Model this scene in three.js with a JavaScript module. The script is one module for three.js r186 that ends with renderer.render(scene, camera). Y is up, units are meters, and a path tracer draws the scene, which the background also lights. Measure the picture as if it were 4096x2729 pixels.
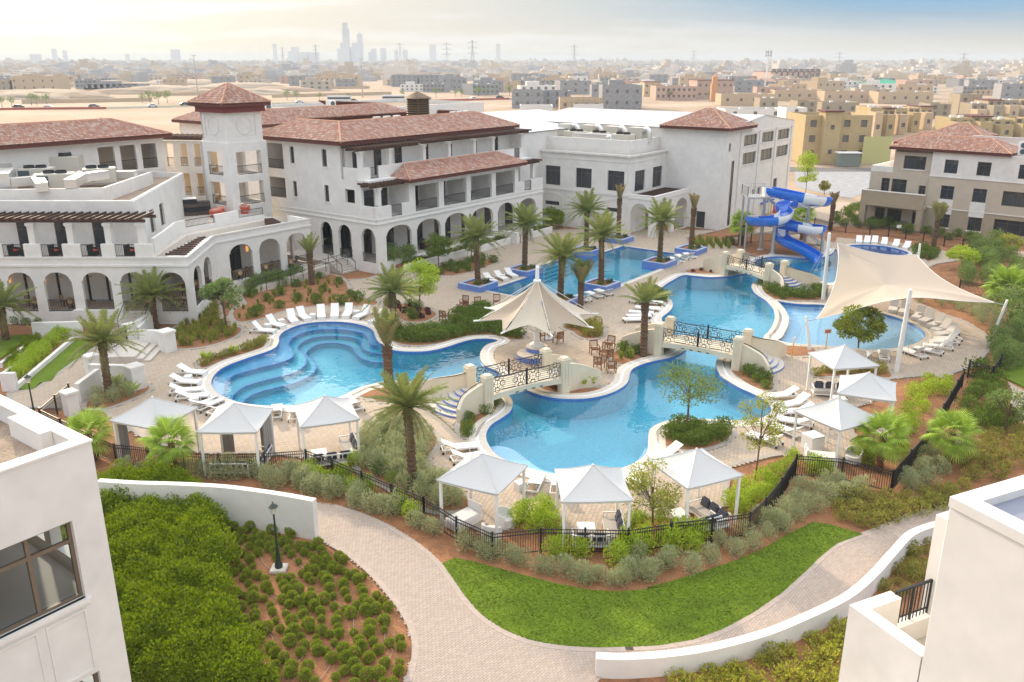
import * as THREE from 'three';
import { mergeGeometries } from 'three/addons/utils/BufferGeometryUtils.js';
import { ImprovedNoise } from 'three/addons/math/ImprovedNoise.js';

// ---------------------------------------------------------------- camera, sky, sun, exposure
const scene = new THREE.Scene();
const FOCAL = 3412, MX = 2048, MY = 1364.5, EYE = 20, PITCH = Math.atan((MY - 245) / FOCAL);
const camera = new THREE.PerspectiveCamera(2 * Math.atan(MY / FOCAL) * 180 / Math.PI, 4096 / 2729, 0.5, 30000);
camera.position.set(0, EYE, 0);
camera.rotation.x = -PITCH;
const renderer = new THREE.WebGLRenderer({ antialias: true });
renderer.toneMapping = THREE.LinearToneMapping;
renderer.toneMappingExposure = 1.2;
renderer.shadowMap.enabled = true;
renderer.setSize(1024, 682);

const perlin = new ImprovedNoise();
const fbm = (x, y, z, o = 4) => { let s = 0, a = 0.5, f = 1; for (let i = 0; i < o; i++) { s += a * perlin.noise(x * f, y * f, z * f); a *= 0.5; f *= 2.03; } return s; };
const clamp = (v, a = 0, b = 1) => Math.min(b, Math.max(a, v));
const sstep = (a, b, v) => { const t = clamp((v - a) / (b - a)); return t * t * (3 - 2 * t); };
const mix = (a, b, t) => a + (b - a) * t;
const RAD = Math.PI / 180;
const SUN_AZ = -33 * RAD, SUN_EL = 21 * RAD;
const sunDir = new THREE.Vector3(Math.sin(SUN_AZ) * Math.cos(SUN_EL), Math.sin(SUN_EL), -Math.cos(SUN_AZ) * Math.cos(SUN_EL));

// hazy evening sky: clear blue away from the sun, warm white haze towards it, thin streaks of cirrus
function makeSky() {
  const W = 2048, H = 1024, d = new Float32Array(W * H * 4);
  for (let j = 0; j < H; j++) {
    const el = ((j + 0.5) / H - 0.5) * Math.PI, up = Math.max(0, Math.sin(el));
    for (let i = 0; i < W; i++) {
      const k = (j * W + i) * 4, a = ((i + 0.5) / W - 0.5) * 2 * Math.PI;
      const dx = Math.cos(el) * Math.cos(a), dz = Math.cos(el) * Math.sin(a), dy = Math.sin(el);
      if (el < -0.03) { d[k] = 0.42; d[k + 1] = 0.37; d[k + 2] = 0.31; d[k + 3] = 1; continue; }
      const c = dx * sunDir.x + dy * sunDir.y + dz * sunDir.z;
      const hc = (dx * Math.sin(SUN_AZ) - dz * Math.cos(SUN_AZ)) / Math.max(1e-3, Math.hypot(dx, dz));
      const elD = el / RAD;
      // clear air: blue gains with height above the dust layer and with the turn away from the sun
      const away = sstep(0.97, 0.5, hc);
      const blue = sstep(0.4, 4.0, elD) * away;
      let r = mix(0.60, 0.07, blue), g = mix(0.56, 0.29, blue), b = mix(0.49, 0.51, blue);
      // thin cloud above, brighter towards the zenith as under any overcast sky
      const q = 1 / (Math.max(dy, 0) + 0.10), n = fbm(dx * q * 0.55 + 3.1, dz * q * 1.5, 0.4, 5), n2 = fbm(dx * q * 1.7, dz * q * 4.2, 7.7, 5);
      const cir = clamp(sstep(-0.16, 0.36, n + 0.5 * n2) * 0.9);
      const veil = mix(cir * mix(0.7, 0.16, away), 0.5 + 0.45 * cir, sstep(3.9, 9, elD));
      const vb = 0.78 + 1.5 * sstep(12, 50, elD);
      r = mix(r, 0.95 * vb, veil); g = mix(g, 0.95 * vb, veil); b = mix(b, 0.98 * vb, veil);
      // haze lit by the sun: wide glow, and the dust layer near the horizon under it
      const glow = Math.pow(clamp(c * 0.5 + 0.5), 7) * (0.3 + 0.7 * sstep(1, 14, elD)), core = Math.pow(clamp(c), 40);
      const dust = Math.exp(-Math.max(0, elD) / 2.2) * Math.pow(clamp(hc), 10);
      r += 0.85 * glow + 2.4 * core + 0.16 * dust; g += 0.8 * glow + 2.2 * core + 0.10 * dust; b += 0.7 * glow + 1.8 * core - 0.08 * dust;
      d[k] = r; d[k + 1] = g; d[k + 2] = b; d[k + 3] = 1;
    }
  }
  const t = new THREE.DataTexture(d, W, H, THREE.RGBAFormat, THREE.FloatType);
  t.mapping = THREE.EquirectangularReflectionMapping; t.magFilter = t.minFilter = THREE.LinearFilter; t.needsUpdate = true;
  return t;
}
scene.background = makeSky();
scene.environment = scene.background;
const sun = new THREE.DirectionalLight(new THREE.Color(1.0, 0.80, 0.56), 4.1);
sun.position.copy(sunDir).multiplyScalar(200).add(new THREE.Vector3(0, 0, -65));
sun.target.position.set(0, 0, -65);
sun.castShadow = true; sun.shadow.radius = 3.5; sun.shadow.mapSize.set(4096, 4096);
Object.assign(sun.shadow.camera, { left: -90, right: 90, top: 90, bottom: -90, near: 1, far: 500 });
scene.add(sun, sun.target);
scene.fog = new THREE.FogExp2(new THREE.Color(0.84, 0.92, 1.0), 0.00024);

// ---------------------------------------------------------------- surveying: image position + known height -> place on the site
const VIEW = { S: [1, 0, 0], A: [.4675, 0, 900], B: [.5102, 900, 1000], C: [.5102, 1900, 1000], D: [.5102, 2900, 900], E: [.7202, 0, 1600], F: [.7201, 1200, 1600], G: [.9115, 2500, 1300], a: [.4675, 0, 300], b: [.55296, 900, 300], c: [.55296, 2000, 300], d: [.4656, 3000, 300], s: [.2551, 2900, 720], u: [.38265, 1700, 1020], r: [.2538, 3500, 1150], x: [.4673, 1800, 200], y: [.5506, 2800, 200], t: [.87, 0, 60], k: [.34, 780, 1200], l: [.531, 1900, 1500], m: [.34, 2400, 1000] };
function sight(v, x, y) {
  const [k, ox, oy] = VIEW[v], a = (x * k + ox - MX) / FOCAL, b = -(y * k + oy - MY) / FOCAL, c = Math.cos(PITCH), s = Math.sin(PITCH);
  return [a, b * c - s, -(c + b * s)];
}
function at(v, x, y, h = 0) { const d = sight(v, x, y), t = (h - EYE) / d[1]; return new THREE.Vector3(d[0] * t, h, d[2] * t); }
const ats = (v, list, h = 0) => { const o = []; for (let i = 0; i < list.length; i += 2) o.push(at(v, list[i], list[i + 1], h)); return o; };
function far(v, x, dist) { const d = sight(v, x, 0), n = Math.hypot(d[0], d[2]); return new THREE.Vector3(d[0] / n * dist, 0, d[2] / n * dist); }  // bearing only

// ---------------------------------------------------------------- helpers
let seed = 12345;
const rnd = () => { seed = (seed + 0x6D2B79F5) | 0; let t = Math.imul(seed ^ (seed >>> 15), 1 | seed); t = (t + Math.imul(t ^ (t >>> 7), 61 | t)) ^ t; return ((t ^ (t >>> 14)) >>> 0) / 4294967296; };
const rr = (a, b) => a + (b - a) * rnd();
const pick = a => a[Math.floor(rnd() * a.length)];
const V = (x, y, z) => new THREE.Vector3(x, y, z);
const used = {};
const numbered = n => { const k = used[n] = (used[n] ?? -1) + 1; return k ? n + '_' + String(k).padStart(3, '0') : n; };
function mesh(name, geo, mat, parent) {
  if (Array.isArray(geo)) geo = join(geo);
  const m = new THREE.Mesh(geo, mat); m.name = name; m.castShadow = m.receiveShadow = true;
  if (parent) parent.add(m);
  return m;
}
function join(list) {
  list = list.map(g => g.index ? g.toNonIndexed() : g);
  const keep = list.every(g => g.attributes.color) ? ['position', 'normal', 'uv', 'color'] : ['position', 'normal', 'uv'];
  for (const g of list) for (const k of Object.keys(g.attributes)) if (!keep.includes(k)) g.deleteAttribute(k);
  return list.length === 1 ? list[0] : mergeGeometries(list);
}
function tag(o, label, category, group) { o.userData.label = label; o.userData.category = category; if (group) o.userData.group = group; return o; }
function top(o, name) { o.name = numbered(name ?? o.name); scene.add(o); return o; }
function thing(name, label, category, p = [0, 0, 0], turn = 0, group) {
  const o = new THREE.Group(); if (p.isVector3) o.position.copy(p); else o.position.set(...p); o.rotation.y = turn;
  tag(o, label, category, group); return top(o, name);
}
function setting(o, name) { o.userData.kind = 'structure'; return top(o, name); }
function stuff(o) { o.userData.kind = 'stuff'; return o; }
function dup(src, p, turn = 0, scale = 1, label, group) {
  const r = src.clone(); r.name = numbered(src.userData.base ?? src.name.replace(/_\d{3}$/, '')); scene.add(r);
  if (p.isVector3) r.position.copy(p); else r.position.set(...p);
  r.rotation.y = turn; r.scale.setScalar(scale); r.userData = { ...src.userData };
  if (label) r.userData.label = label; if (group) r.userData.group = group;
  return r;
}
// one prototype, then copies: place(make, spots)
function uvBox(g, s = 1) {   // uv in metres from the face's main direction
  if (g.index) g = g.toNonIndexed();
  const p = g.attributes.position, n = g.attributes.normal, uv = new Float32Array(p.count * 2);
  for (let i = 0; i < p.count; i++) {
    const ax = Math.abs(n.getX(i)), ay = Math.abs(n.getY(i)), az = Math.abs(n.getZ(i));
    const x = p.getX(i), y = p.getY(i), z = p.getZ(i);
    let a, b; if (ay > ax && ay > az) { a = x; b = z; } else if (ax > az) { a = z; b = y; } else { a = x; b = y; }
    uv[2 * i] = a * s; uv[2 * i + 1] = b * s;
  }
  g.setAttribute('uv', new THREE.BufferAttribute(uv, 2)); return g;
}
function box(x0, x1, y0, y1, z0, z1) {
  const g = new THREE.BoxGeometry(Math.abs(x1 - x0), Math.abs(y1 - y0), Math.abs(z1 - z0)); g.translate((x0 + x1) / 2, (y0 + y1) / 2, (z0 + z1) / 2); return uvBox(g);
}
function chamfer(x0, x1, y0, y1, z0, z1, c = 0.03) {   // box with chamfered upright and top edges
  const w = x1 - x0, d = z1 - z0, s = new THREE.Shape();
  s.moveTo(x0 + c, -z0); s.lineTo(x1 - c, -z0); s.lineTo(x1, -(z0 + c)); s.lineTo(x1, -(z1 - c)); s.lineTo(x1 - c, -z1); s.lineTo(x0 + c, -z1); s.lineTo(x0, -(z1 - c)); s.lineTo(x0, -(z0 + c)); s.closePath();
  const g = new THREE.ExtrudeGeometry(s, { depth: y1 - y0 - c, bevelEnabled: false }); g.rotateX(-Math.PI / 2); g.translate(0, y0, 0);
  const t = new THREE.BoxGeometry(w - 2 * c, c, d - 2 * c); t.translate((x0 + x1) / 2, y1 - c / 2, (z0 + z1) / 2);
  return uvBox(join([g, t]));
}
function bar(a, b, w, h = w) {   // box beam from a to b
  const d = b.clone().sub(a), L = d.length(), g = new THREE.BoxGeometry(L, h, w);
  const q = new THREE.Matrix4(), x = d.normalize(), up = Math.abs(x.y) > 0.98 ? V(0, 0, 1) : V(0, 1, 0), z = x.clone().cross(up).normalize(), y = z.clone().cross(x);
  q.makeBasis(x, y, z); q.setPosition(a.clone().add(b).multiplyScalar(0.5)); g.applyMatrix4(q); return g;
}
function rod(a, b, r, r2 = r, n = 8) {
  const d = b.clone().sub(a), g = new THREE.CylinderGeometry(r2, r, d.length(), n, 1); g.translate(0, d.length() / 2, 0);
  g.applyQuaternion(new THREE.Quaternion().setFromUnitVectors(V(0, 1, 0), d.normalize())); g.translate(a.x, a.y, a.z); return g;
}
const tube = (pts, r, n = 24, k = 6) => new THREE.TubeGeometry(new THREE.CatmullRomCurve3(pts), n, r, k, false);
const smooth = (pts, n = 6, closed = true) => new THREE.CatmullRomCurve3(pts, closed, 'centripetal').getPoints(pts.length * n).slice(0, closed ? -1 : undefined);
function toShape(pts, holes = []) {
  const mk = (p, C) => { const s = new C(); p.forEach((q, i) => i ? s.lineTo(q.x, -q.z) : s.moveTo(q.x, -q.z)); s.closePath(); return s; };
  const s = mk(pts, THREE.Shape); for (const h of holes) s.holes.push(mk(h, THREE.Path)); return s;
}
function sheet(pts, y, holes) { const g = new THREE.ShapeGeometry(toShape(pts, holes)); g.rotateX(-Math.PI / 2); g.translate(0, y, 0); return g; }
function slab(pts, y0, y1, holes) { const g = new THREE.ExtrudeGeometry(toShape(pts, holes), { depth: y1 - y0, bevelEnabled: false }); g.rotateX(-Math.PI / 2); g.translate(0, y0, 0); return g; }
function inside(p, poly) { let c = false; for (let i = 0, j = poly.length - 1; i < poly.length; j = i++) { const a = poly[i], b = poly[j]; if ((a.z > p.z) !== (b.z > p.z) && p.x < (b.x - a.x) * (p.z - a.z) / (b.z - a.z) + a.x) c = !c; } return c; }
function area(p) { let s = 0; for (let i = 0; i < p.length; i++) { const a = p[i], b = p[(i + 1) % p.length]; s += a.x * b.z - b.x * a.z; } return s / 2; }
function offsetLine(pts, d, closed) {   // sideways copy of a line (left of travel when d > 0)
  return pts.map((p, i) => {
    const n = pts.length, a = closed ? pts[(i + n - 1) % n] : pts[Math.max(0, i - 1)], b = closed ? pts[(i + 1) % n] : pts[Math.min(n - 1, i + 1)];
    const t = V(b.x - a.x, 0, b.z - a.z).normalize(); return V(p.x + t.z * d, p.y, p.z - t.x * d);
  });
}
function strip(a, b, y) {   // flat ribbon between two lines with as many points
  const pos = [], uv = []; let s = 0;
  for (let i = 0; i < a.length - 1; i++) {
    const l = a[i].distanceTo(a[i + 1]), w = a[i].distanceTo(b[i]);
    const q = [a[i], a[i + 1], b[i + 1], a[i], b[i + 1], b[i]], u = [[s, 0], [s + l, 0], [s + l, w], [s, 0], [s + l, w], [s, w]];
    q.forEach((p, k) => { pos.push(p.x, y, p.z); uv.push(...u[k]); }); s += l;
  }
  const g = new THREE.BufferGeometry(); g.setAttribute('position', new THREE.Float32BufferAttribute(pos, 3)); g.setAttribute('uv', new THREE.Float32BufferAttribute(uv, 2)); g.computeVertexNormals();
  if (g.attributes.normal.getY(0) < 0) { for (let i = 0; i < pos.length; i += 9) for (let k = 0; k < 3; k++) { const t = pos[i + k]; pos[i + k] = pos[i + 3 + k]; pos[i + 3 + k] = t; } const g2 = new THREE.BufferGeometry(); g2.setAttribute('position', new THREE.Float32BufferAttribute(pos, 3)); g2.setAttribute('uv', g.attributes.uv); g2.computeVertexNormals(); return g2; }
  return g;
}
function ribbonWall(line, w, y0, y1) {   // wall of thickness w along a line; y1 may be a function of 0..1
  const L = offsetLine(line, w / 2), R = offsetLine(line, -w / 2), pos = [], n = line.length, f = typeof y1 === 'function' ? y1 : () => y1;
  const quad = (a, b, c, d) => [a, b, c, a, c, d].forEach(p => pos.push(p.x, p.y, p.z));
  const up = (p, y) => V(p.x, y, p.z);
  for (let i = 0; i < n - 1; i++) {
    const h0 = f(i / (n - 1)), h1 = f((i + 1) / (n - 1));
    quad(up(L[i], y0), up(L[i], h0), up(L[i + 1], h1), up(L[i + 1], y0)); quad(up(R[i + 1], y0), up(R[i + 1], h1), up(R[i], h0), up(R[i], y0)); quad(up(L[i], h0), up(R[i], h0), up(R[i + 1], h1), up(L[i + 1], h1));
  }
  const e = n - 1; quad(up(L[0], y0), up(R[0], y0), up(R[0], f(0)), up(L[0], f(0))); quad(up(L[e], y0), up(L[e], f(1)), up(R[e], f(1)), up(R[e], y0));
  const g = new THREE.BufferGeometry(); g.setAttribute('position', new THREE.Float32BufferAttribute(pos, 3)); g.computeVertexNormals();
  return uvBox(g);
}

// ---------------------------------------------------------------- materials
function tex(size, fn, srgb = true, repeat = 1) {
  const d = new Uint8Array(size * size * 4);
  for (let j = 0; j < size; j++) for (let i = 0; i < size; i++) { const c = fn(i / size, j / size), k = (j * size + i) * 4; for (let q = 0; q < 3; q++) d[k + q] = clamp(c[q] ?? c[0], 0, 1) * 255; d[k + 3] = 255; }
  const t = new THREE.DataTexture(d, size, size); t.wrapS = t.wrapT = THREE.RepeatWrapping; t.magFilter = THREE.LinearFilter; t.minFilter = THREE.LinearMipmapLinearFilter; t.generateMipmaps = true;
  if (srgb) t.colorSpace = THREE.SRGBColorSpace; t.repeat.set(repeat, repeat); t.needsUpdate = true; return t;
}
// noise that repeats without a seam
function tnoise(u, v, f, z, o = 4) { const a = fbm(u * f, v * f, z, o), b = fbm((u - 1) * f, v * f, z, o), c = fbm(u * f, (v - 1) * f, z, o), d = fbm((u - 1) * f, (v - 1) * f, z, o); const su = sstep(0, 1, u), sv = sstep(0, 1, v); return mix(mix(a, b, su), mix(c, d, su), sv); }
const grey = (lo, hi, f, z, o) => (u, v) => { const n = clamp(tnoise(u, v, f, z, o) + 0.5); return [mix(lo, hi, n)]; };
const T = {
  plaster: tex(256, (u, v) => { const n = clamp(tnoise(u, v, 5, 1, 5) + 0.5), st = clamp(tnoise(u, v, 14, 9, 4) + 0.5); const m = 0.89 + 0.08 * n + 0.05 * st; return [m, m, m * 0.995]; }, true, 0.13),
  fine: tex(256, grey(0.25, 0.75, 60, 3, 3), false, 1.2),
  soil: tex(256, (u, v) => { const n = clamp(tnoise(u, v, 6, 2, 6) + 0.5), m = clamp(tnoise(u, v, 60, 5, 3) + 0.5); const k = 0.55 + 0.3 * n + 0.35 * m; return [k, k * 0.98, k * 0.95]; }, true, 0.25),
  soilB: tex(256, grey(0, 1, 40, 6, 5), false, 0.5),
  wood: tex(256, (u, v) => { const n = clamp(tnoise(u * 1, v, 4, 4, 3) + 0.5), g = 0.7 + 0.3 * Math.sin((v * 40 + n * 6)); return [0.72 + 0.25 * g * n + 0.1 * n]; }, true, 1),
  mosaic: tex(256, (u, v) => { const N = 64, i = Math.floor(u * N), j = Math.floor(v * N), fu = u * N - i, fv = v * N - j; let h = Math.sin(i * 127.1 + j * 311.7) * 43758.5453; h -= Math.floor(h); const gr = fu < 0.1 || fv < 0.1; const k = 0.72 + 0.4 * h; return gr ? [0.9, 0.92, 0.95] : [k * 0.93, k * 0.96, k]; }, true, 0.33),
  ripple: tex(256, (u, v) => [clamp(0.5 + 0.55 * tnoise(u, v, 9, 11, 3) + 0.35 * tnoise(u, v, 24, 15, 3))], false, 0.09),
  grass: tex(256, (u, v) => { const n = clamp(tnoise(u, v, 7, 21, 4) + 0.5), m = clamp(tnoise(u, v, 90, 22, 2) + 0.5); const k = 0.6 + 0.25 * n + 0.3 * m; return [k, k, k * 0.8]; }, true, 0.12),
  bark: tex(256, (u, v) => [0.55 + 0.5 * clamp(tnoise(u, v, 18, 31, 4) + 0.5)], true, 1),
  desert: tex(512, (u, v) => { const n = clamp(tnoise(u, v, 6, 41, 6) + 0.5), m = clamp(tnoise(u, v, 40, 42, 4) + 0.5), k = 0.68 + 0.28 * n + 0.12 * m; return [k, k * (0.93 + 0.05 * m), k * (0.86 + 0.08 * n)]; }, true, 1 / 220),
  concrete: tex(256, (u, v) => { const n = clamp(tnoise(u, v, 5, 51, 6) + 0.5), k = 0.75 + 0.25 * n; return [k]; }, true, 0.2),
  stone: tex(256, (u, v) => { const n = clamp(tnoise(u, v, 10, 61, 5) + 0.5), m = clamp(tnoise(u, v, 70, 62, 2) + 0.5); const k = 0.78 + 0.16 * n + 0.12 * m; return [k, k * 0.985, k * 0.965]; }, true, 0.5),
};
const lin = (r, g, b) => new THREE.Color().setRGB(r, g, b);
const std = (name, c, rough = 0.85, o = {}) => { const m = new THREE.MeshStandardMaterial({ color: c, roughness: rough, side: THREE.DoubleSide, ...o }); m.name = name; return m; };
const phys = (name, c, rough, o = {}) => { const m = new THREE.MeshPhysicalMaterial({ color: c, roughness: rough, side: THREE.DoubleSide, ...o }); m.name = name; return m; };
const M = {
  white: std('white render', lin(0.83, 0.80, 0.765), 0.9, { map: T.plaster, bumpMap: T.fine, bumpScale: 0.004 }),
  paint: std('white paint', lin(0.80, 0.79, 0.77), 0.6),
  cream: std('cream render', lin(0.74, 0.65, 0.50), 0.9, { map: T.plaster, bumpMap: T.fine, bumpScale: 0.004 }),
  coping: std('pale stone', lin(0.70, 0.65, 0.58), 0.7, { map: T.stone }),
  groove: std('white channel', lin(0.80, 0.80, 0.82), 0.6),
  deck: std('deck bedding', lin(0.45, 0.365, 0.285), 0.95, { map: T.soil }),
  paver: std('cream paver', lin(0.52, 0.43, 0.345), 0.9, { map: T.stone }),
  paver2: std('grey border paver', lin(0.42, 0.38, 0.34), 0.9, { map: T.stone }),
  pathPaver: std('pale path paver', lin(0.465, 0.39, 0.345), 0.9, { map: T.stone }),
  joint: std('joint sand', lin(0.41, 0.335, 0.285), 1, { map: T.soil }),
  soil: std('red brown soil', lin(0.42, 0.20, 0.095), 1, { map: T.soil, bumpMap: T.soilB, bumpScale: 0.06 }),
  desert: std('desert sand', lin(0.50, 0.40, 0.31), 1, { map: T.desert }),
  grass: std('lawn', lin(0.15, 0.235, 0.008), 1, { map: T.grass }),
  wood: std('dark stained timber', lin(0.10, 0.045, 0.028), 0.7, { map: T.wood }),
  fascia: std('maroon eaves board', lin(0.12, 0.032, 0.024), 0.7),
  roofBase: std('roof underlay', lin(0.20, 0.07, 0.05), 0.9),
  tile: std('clay roof tile', lin(1, 1, 1), 0.85),
  teak: std('teak', lin(0.30, 0.125, 0.045), 0.65, { map: T.wood }),
  black: std('black iron', lin(0.018, 0.018, 0.02), 0.5),
  bronze: std('bronze frame', lin(0.10, 0.075, 0.055), 0.5, { metalness: 0.3 }),
  glass: phys('dark glazing', lin(0.035, 0.042, 0.05), 0.06, { ior: 1.5 }),
  poolDeep: std('blue pool mosaic', lin(0.06, 0.42, 0.53), 0.5, { map: T.mosaic }),
  poolBand: std('cobalt mosaic', lin(0.08, 0.23, 0.52), 0.4, { map: T.mosaic }),
  poolPale: std('pale blue mosaic', lin(0.42, 0.62, 0.78), 0.5, { map: T.mosaic }),
  planterTile: std('blue planter mosaic', lin(0.17, 0.28, 0.66), 0.4, { map: T.mosaic }),
  water: phys('pool water', lin(0.80, 0.95, 1.0), 0.015, { transmission: 1, thickness: 0, ior: 1.38, bumpMap: T.ripple, bumpScale: 0.02 }),
  canvas: phys('white canvas', lin(0.60, 0.60, 0.595), 0.9, { transmission: 0.18, thickness: 0 }),
  sail: phys('cream sailcloth', lin(0.43, 0.345, 0.26), 0.95, { transmission: 0.2, thickness: 0 }),
  mesh: phys('beige mesh cloth', lin(0.68, 0.60, 0.49), 0.95, { transmission: 0.4, thickness: 0 }),
  cushion: std('navy grey cushion', lin(0.055, 0.06, 0.085), 0.95),
  seat: std('pale grey seat fabric', lin(0.45, 0.41, 0.37), 0.95),
  resin: std('white resin weave', lin(0.74, 0.72, 0.70), 0.7, { bumpMap: T.fine, bumpScale: 0.004 }),
  sling: std('white sling', lin(0.80, 0.78, 0.75), 0.8),
  wheel: std('grey rubber', lin(0.06, 0.06, 0.06), 0.8),
  wicker: std('black wicker', lin(0.02, 0.02, 0.024), 0.8),
  red: std('orange red cushion', lin(0.55, 0.09, 0.04), 0.9),
  slideBlue: phys('blue fibreglass', lin(0.01, 0.15, 0.62), 0.25, { clearcoat: 0.6, clearcoatRoughness: 0.15 }),
  slideWhite: phys('white fibreglass', lin(0.78, 0.78, 0.78), 0.3, { clearcoat: 0.5, clearcoatRoughness: 0.2 }),
  steel: std('galvanised steel', lin(0.48, 0.48, 0.49), 0.45, { metalness: 0.6 }),
  silver: std('duct foil', lin(0.72, 0.71, 0.69), 0.35, { metalness: 0.7 }),
  acBox: std('beige unit casing', lin(0.58, 0.55, 0.47), 0.7),
  gravel: std('roof gravel', lin(0.44, 0.35, 0.28), 1, { map: T.soil, bumpMap: T.soilB, bumpScale: 0.05 }),
  concrete: std('grey blockwork', lin(0.42, 0.42, 0.43), 0.95, { map: T.concrete }),
  asphalt: std('asphalt', lin(0.14, 0.13, 0.125), 0.95),
  tan: std('tan render', lin(0.58, 0.50, 0.405), 0.92, { map: T.plaster }),
  tanDark: std('dark tan render', lin(0.42, 0.35, 0.255), 0.92, { map: T.plaster }),
  yellowWall: std('ochre render', lin(0.52, 0.40, 0.22), 0.92, { map: T.plaster }),
  sandWall: std('sand render', lin(0.60, 0.46, 0.31), 0.92, { map: T.plaster }),
  pinkWall: std('pink render', lin(0.58, 0.40, 0.32), 0.92, { map: T.plaster }),
  step: std('step stone', lin(0.66, 0.62, 0.57), 0.8, { map: T.stone }),
  bark: std('palm bark', lin(0.21, 0.125, 0.07), 1, { map: T.bark }),
  wood2: std('tree bark', lin(0.25, 0.17, 0.10), 1, { map: T.bark }),
  dry: std('dry thatch', lin(0.42, 0.30, 0.15), 1),
};
const leafMat = (name, r, g, b, t = 0.28) => phys(name, lin(r, g, b), 0.9, { specularIntensity: 0.35, vertexColors: true, transmission: t, thickness: 0 });
Object.assign(M, {
  leaf: leafMat('green leaf', 0.15, 0.22, 0.03), sage: leafMat('sage leaf', 0.40, 0.435, 0.23), lime: leafMat('lime leaf', 0.42, 0.54, 0.045), dense: leafMat('deep green leaf', 0.20, 0.275, 0.003, 0.35),
  olive: leafMat('olive leaf', 0.30, 0.29, 0.055), palm: leafMat('date palm leaflet', 0.29, 0.33, 0.105), fan: leafMat('fan palm leaf', 0.33, 0.46, 0.07), yellow: leafMat('yellow green leaf', 0.42, 0.42, 0.05), purple: leafMat('purple leaf', 0.10, 0.035, 0.06), blade: leafMat('grass blade', 0.165, 0.255, 0.006, 0.4), dryLeaf: leafMat('dry frond', 0.36, 0.29, 0.13),
});
// ---------------------------------------------------------------- the site's main grid
const GRID = Math.PI / 2 - 37 * RAD;                       // local x runs away to the right, local z towards the pools
const A1 = V(Math.sin(37 * RAD), 0, -Math.cos(37 * RAD)), A2 = V(Math.cos(37 * RAD), 0, Math.sin(37 * RAD)), ORIGIN = V(-13.1, 0, -81.94);
const onGrid = (u, z, y = 0) => V(ORIGIN.x + A1.x * u + A2.x * z, y, ORIGIN.z + A1.z * u + A2.z * z);

// ---------------------------------------------------------------- water outlines
const river = smooth([
  ...ats('k', [190, 980, 215, 910, 290, 830, 400, 770, 560, 710, 720, 655, 860, 610, 945, 565, 985, 500, 990, 440, 1030, 390, 1110, 345, 1230, 300, 1400, 270, 1600, 262, 1780, 270, 1930, 295, 2040, 330, 2100, 375, 2120, 430, 2150, 490, 2220, 545]),
  ...ats('B', [1300, 785, 1400, 800, 1560, 800, 1660, 785, 1760, 758, 1850, 728, 1930, 708, 2010, 700, 2090, 702, 2140, 716]),
  ...ats('C', [100, 745, 55, 785, 40, 830, 50, 880, 90, 920, 170, 955, 270, 1030, 384, 1094]),
  ...ats('l', [470, 150, 600, 178, 740, 187, 880, 178, 1000, 150, 1100, 105, 1150, 60]),
  ...ats('m', [365, 1430, 420, 1385, 520, 1345, 650, 1310, 800, 1280, 920, 1240, 1000, 1185]), V(12.75, 0, -59.1), V(12.7, 0, -61), V(12.2, 0, -63.5),
  ...ats('m', [725, 810, 770, 765, 830, 715, 855, 660, 845, 610, 800, 555, 735, 500, 730, 450, 850, 365, 1000, 300, 1100, 310, 1300, 325, 1500, 315, 1650, 290, 1800, 270]),
  ...ats('s', [480, 1275, 620, 1225, 800, 1205, 1000, 1215, 1200, 1235, 1430, 1240, 1560, 1210, 1680, 1160, 1740, 1080]), ...ats('D', [890, 300, 880, 400, 830, 460, 740, 445]),
  V(27.2, 0, -80.4), V(24.8, 0, -79.4),
  ...ats('m', [1830, 380, 1785, 420, 1810, 500, 1870, 550, 1950, 600, 2010, 660, 2050, 720, 2080, 790, 2070, 870, 2030, 950, 1960, 1030]), V(17, 0, -60.4), V(15.6, 0, -58.9),
  ...ats('m', [1430, 1240, 1375, 1310, 1370, 1380, 1390, 1440, 1440, 1510]),
  ...ats('l', [1905, 50, 2000, 105, 2100, 150, 2180, 195, 2225, 245, 2228, 290, 2170, 325, 2050, 345, 1900, 345, 1700, 337, 1550, 338, 1450, 350, 1380, 375, 1330, 405, 1310, 440, 1305, 490, 1300, 560, 1270, 620, 1200, 670, 1080, 715, 900, 748, 750, 760, 600, 755, 430, 715, 280, 670, 180, 620, 120, 560, 85, 490, 90, 430, 130, 375, 200, 330, 265, 280, 285, 230, 270, 180, 225, 145]),
  V(-1.9, 0, -51.2), V(-3.6, 0, -51.9), ...ats('B', [1580, 1042, 1400, 1030, 1270, 1034]),
  ...ats('k', [2080, 1000, 1960, 1030, 1830, 1090, 1700, 1150, 1500, 1210, 1300, 1245, 1070, 1255, 850, 1255, 680, 1240, 520, 1215, 380, 1165, 290, 1120, 225, 1060, 195, 1010]),
], 4);
const kids = smooth([...ats('m', [2050, 600, 2110, 680, 2140, 790, 2120, 890, 2060, 990, 2020, 1040]), ...ats('D', [490, 928, 700, 945, 900, 962, 1100, 985, 1300, 975, 1450, 948, 1540, 908, 1572, 865, 1540, 820, 1440, 765, 1300, 715, 1150, 680, 1000, 655, 850, 640, 740, 628, 600, 625, 480, 612])], 4);
const lap = [[1.5, 12.4], [1.5, 21], [26.3, 21], [26.3, 12.4], [19.2, 12.4], [19.2, 10.6], [10.4, 10.6], [10.4, 12.4]].map(([u, z]) => onGrid(u, z));
const spa = smooth(ats('D', [960, 175, 1000, 160, 1150, 160, 1300, 178, 1430, 215, 1430, 235, 1300, 250, 1150, 240, 1000, 215]), 4);
const waters = [river, kids, lap, spa];
const grow = (p, d) => offsetLine(p, (area(p) > 0 ? 1 : -1) * d, true);   // outward

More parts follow.
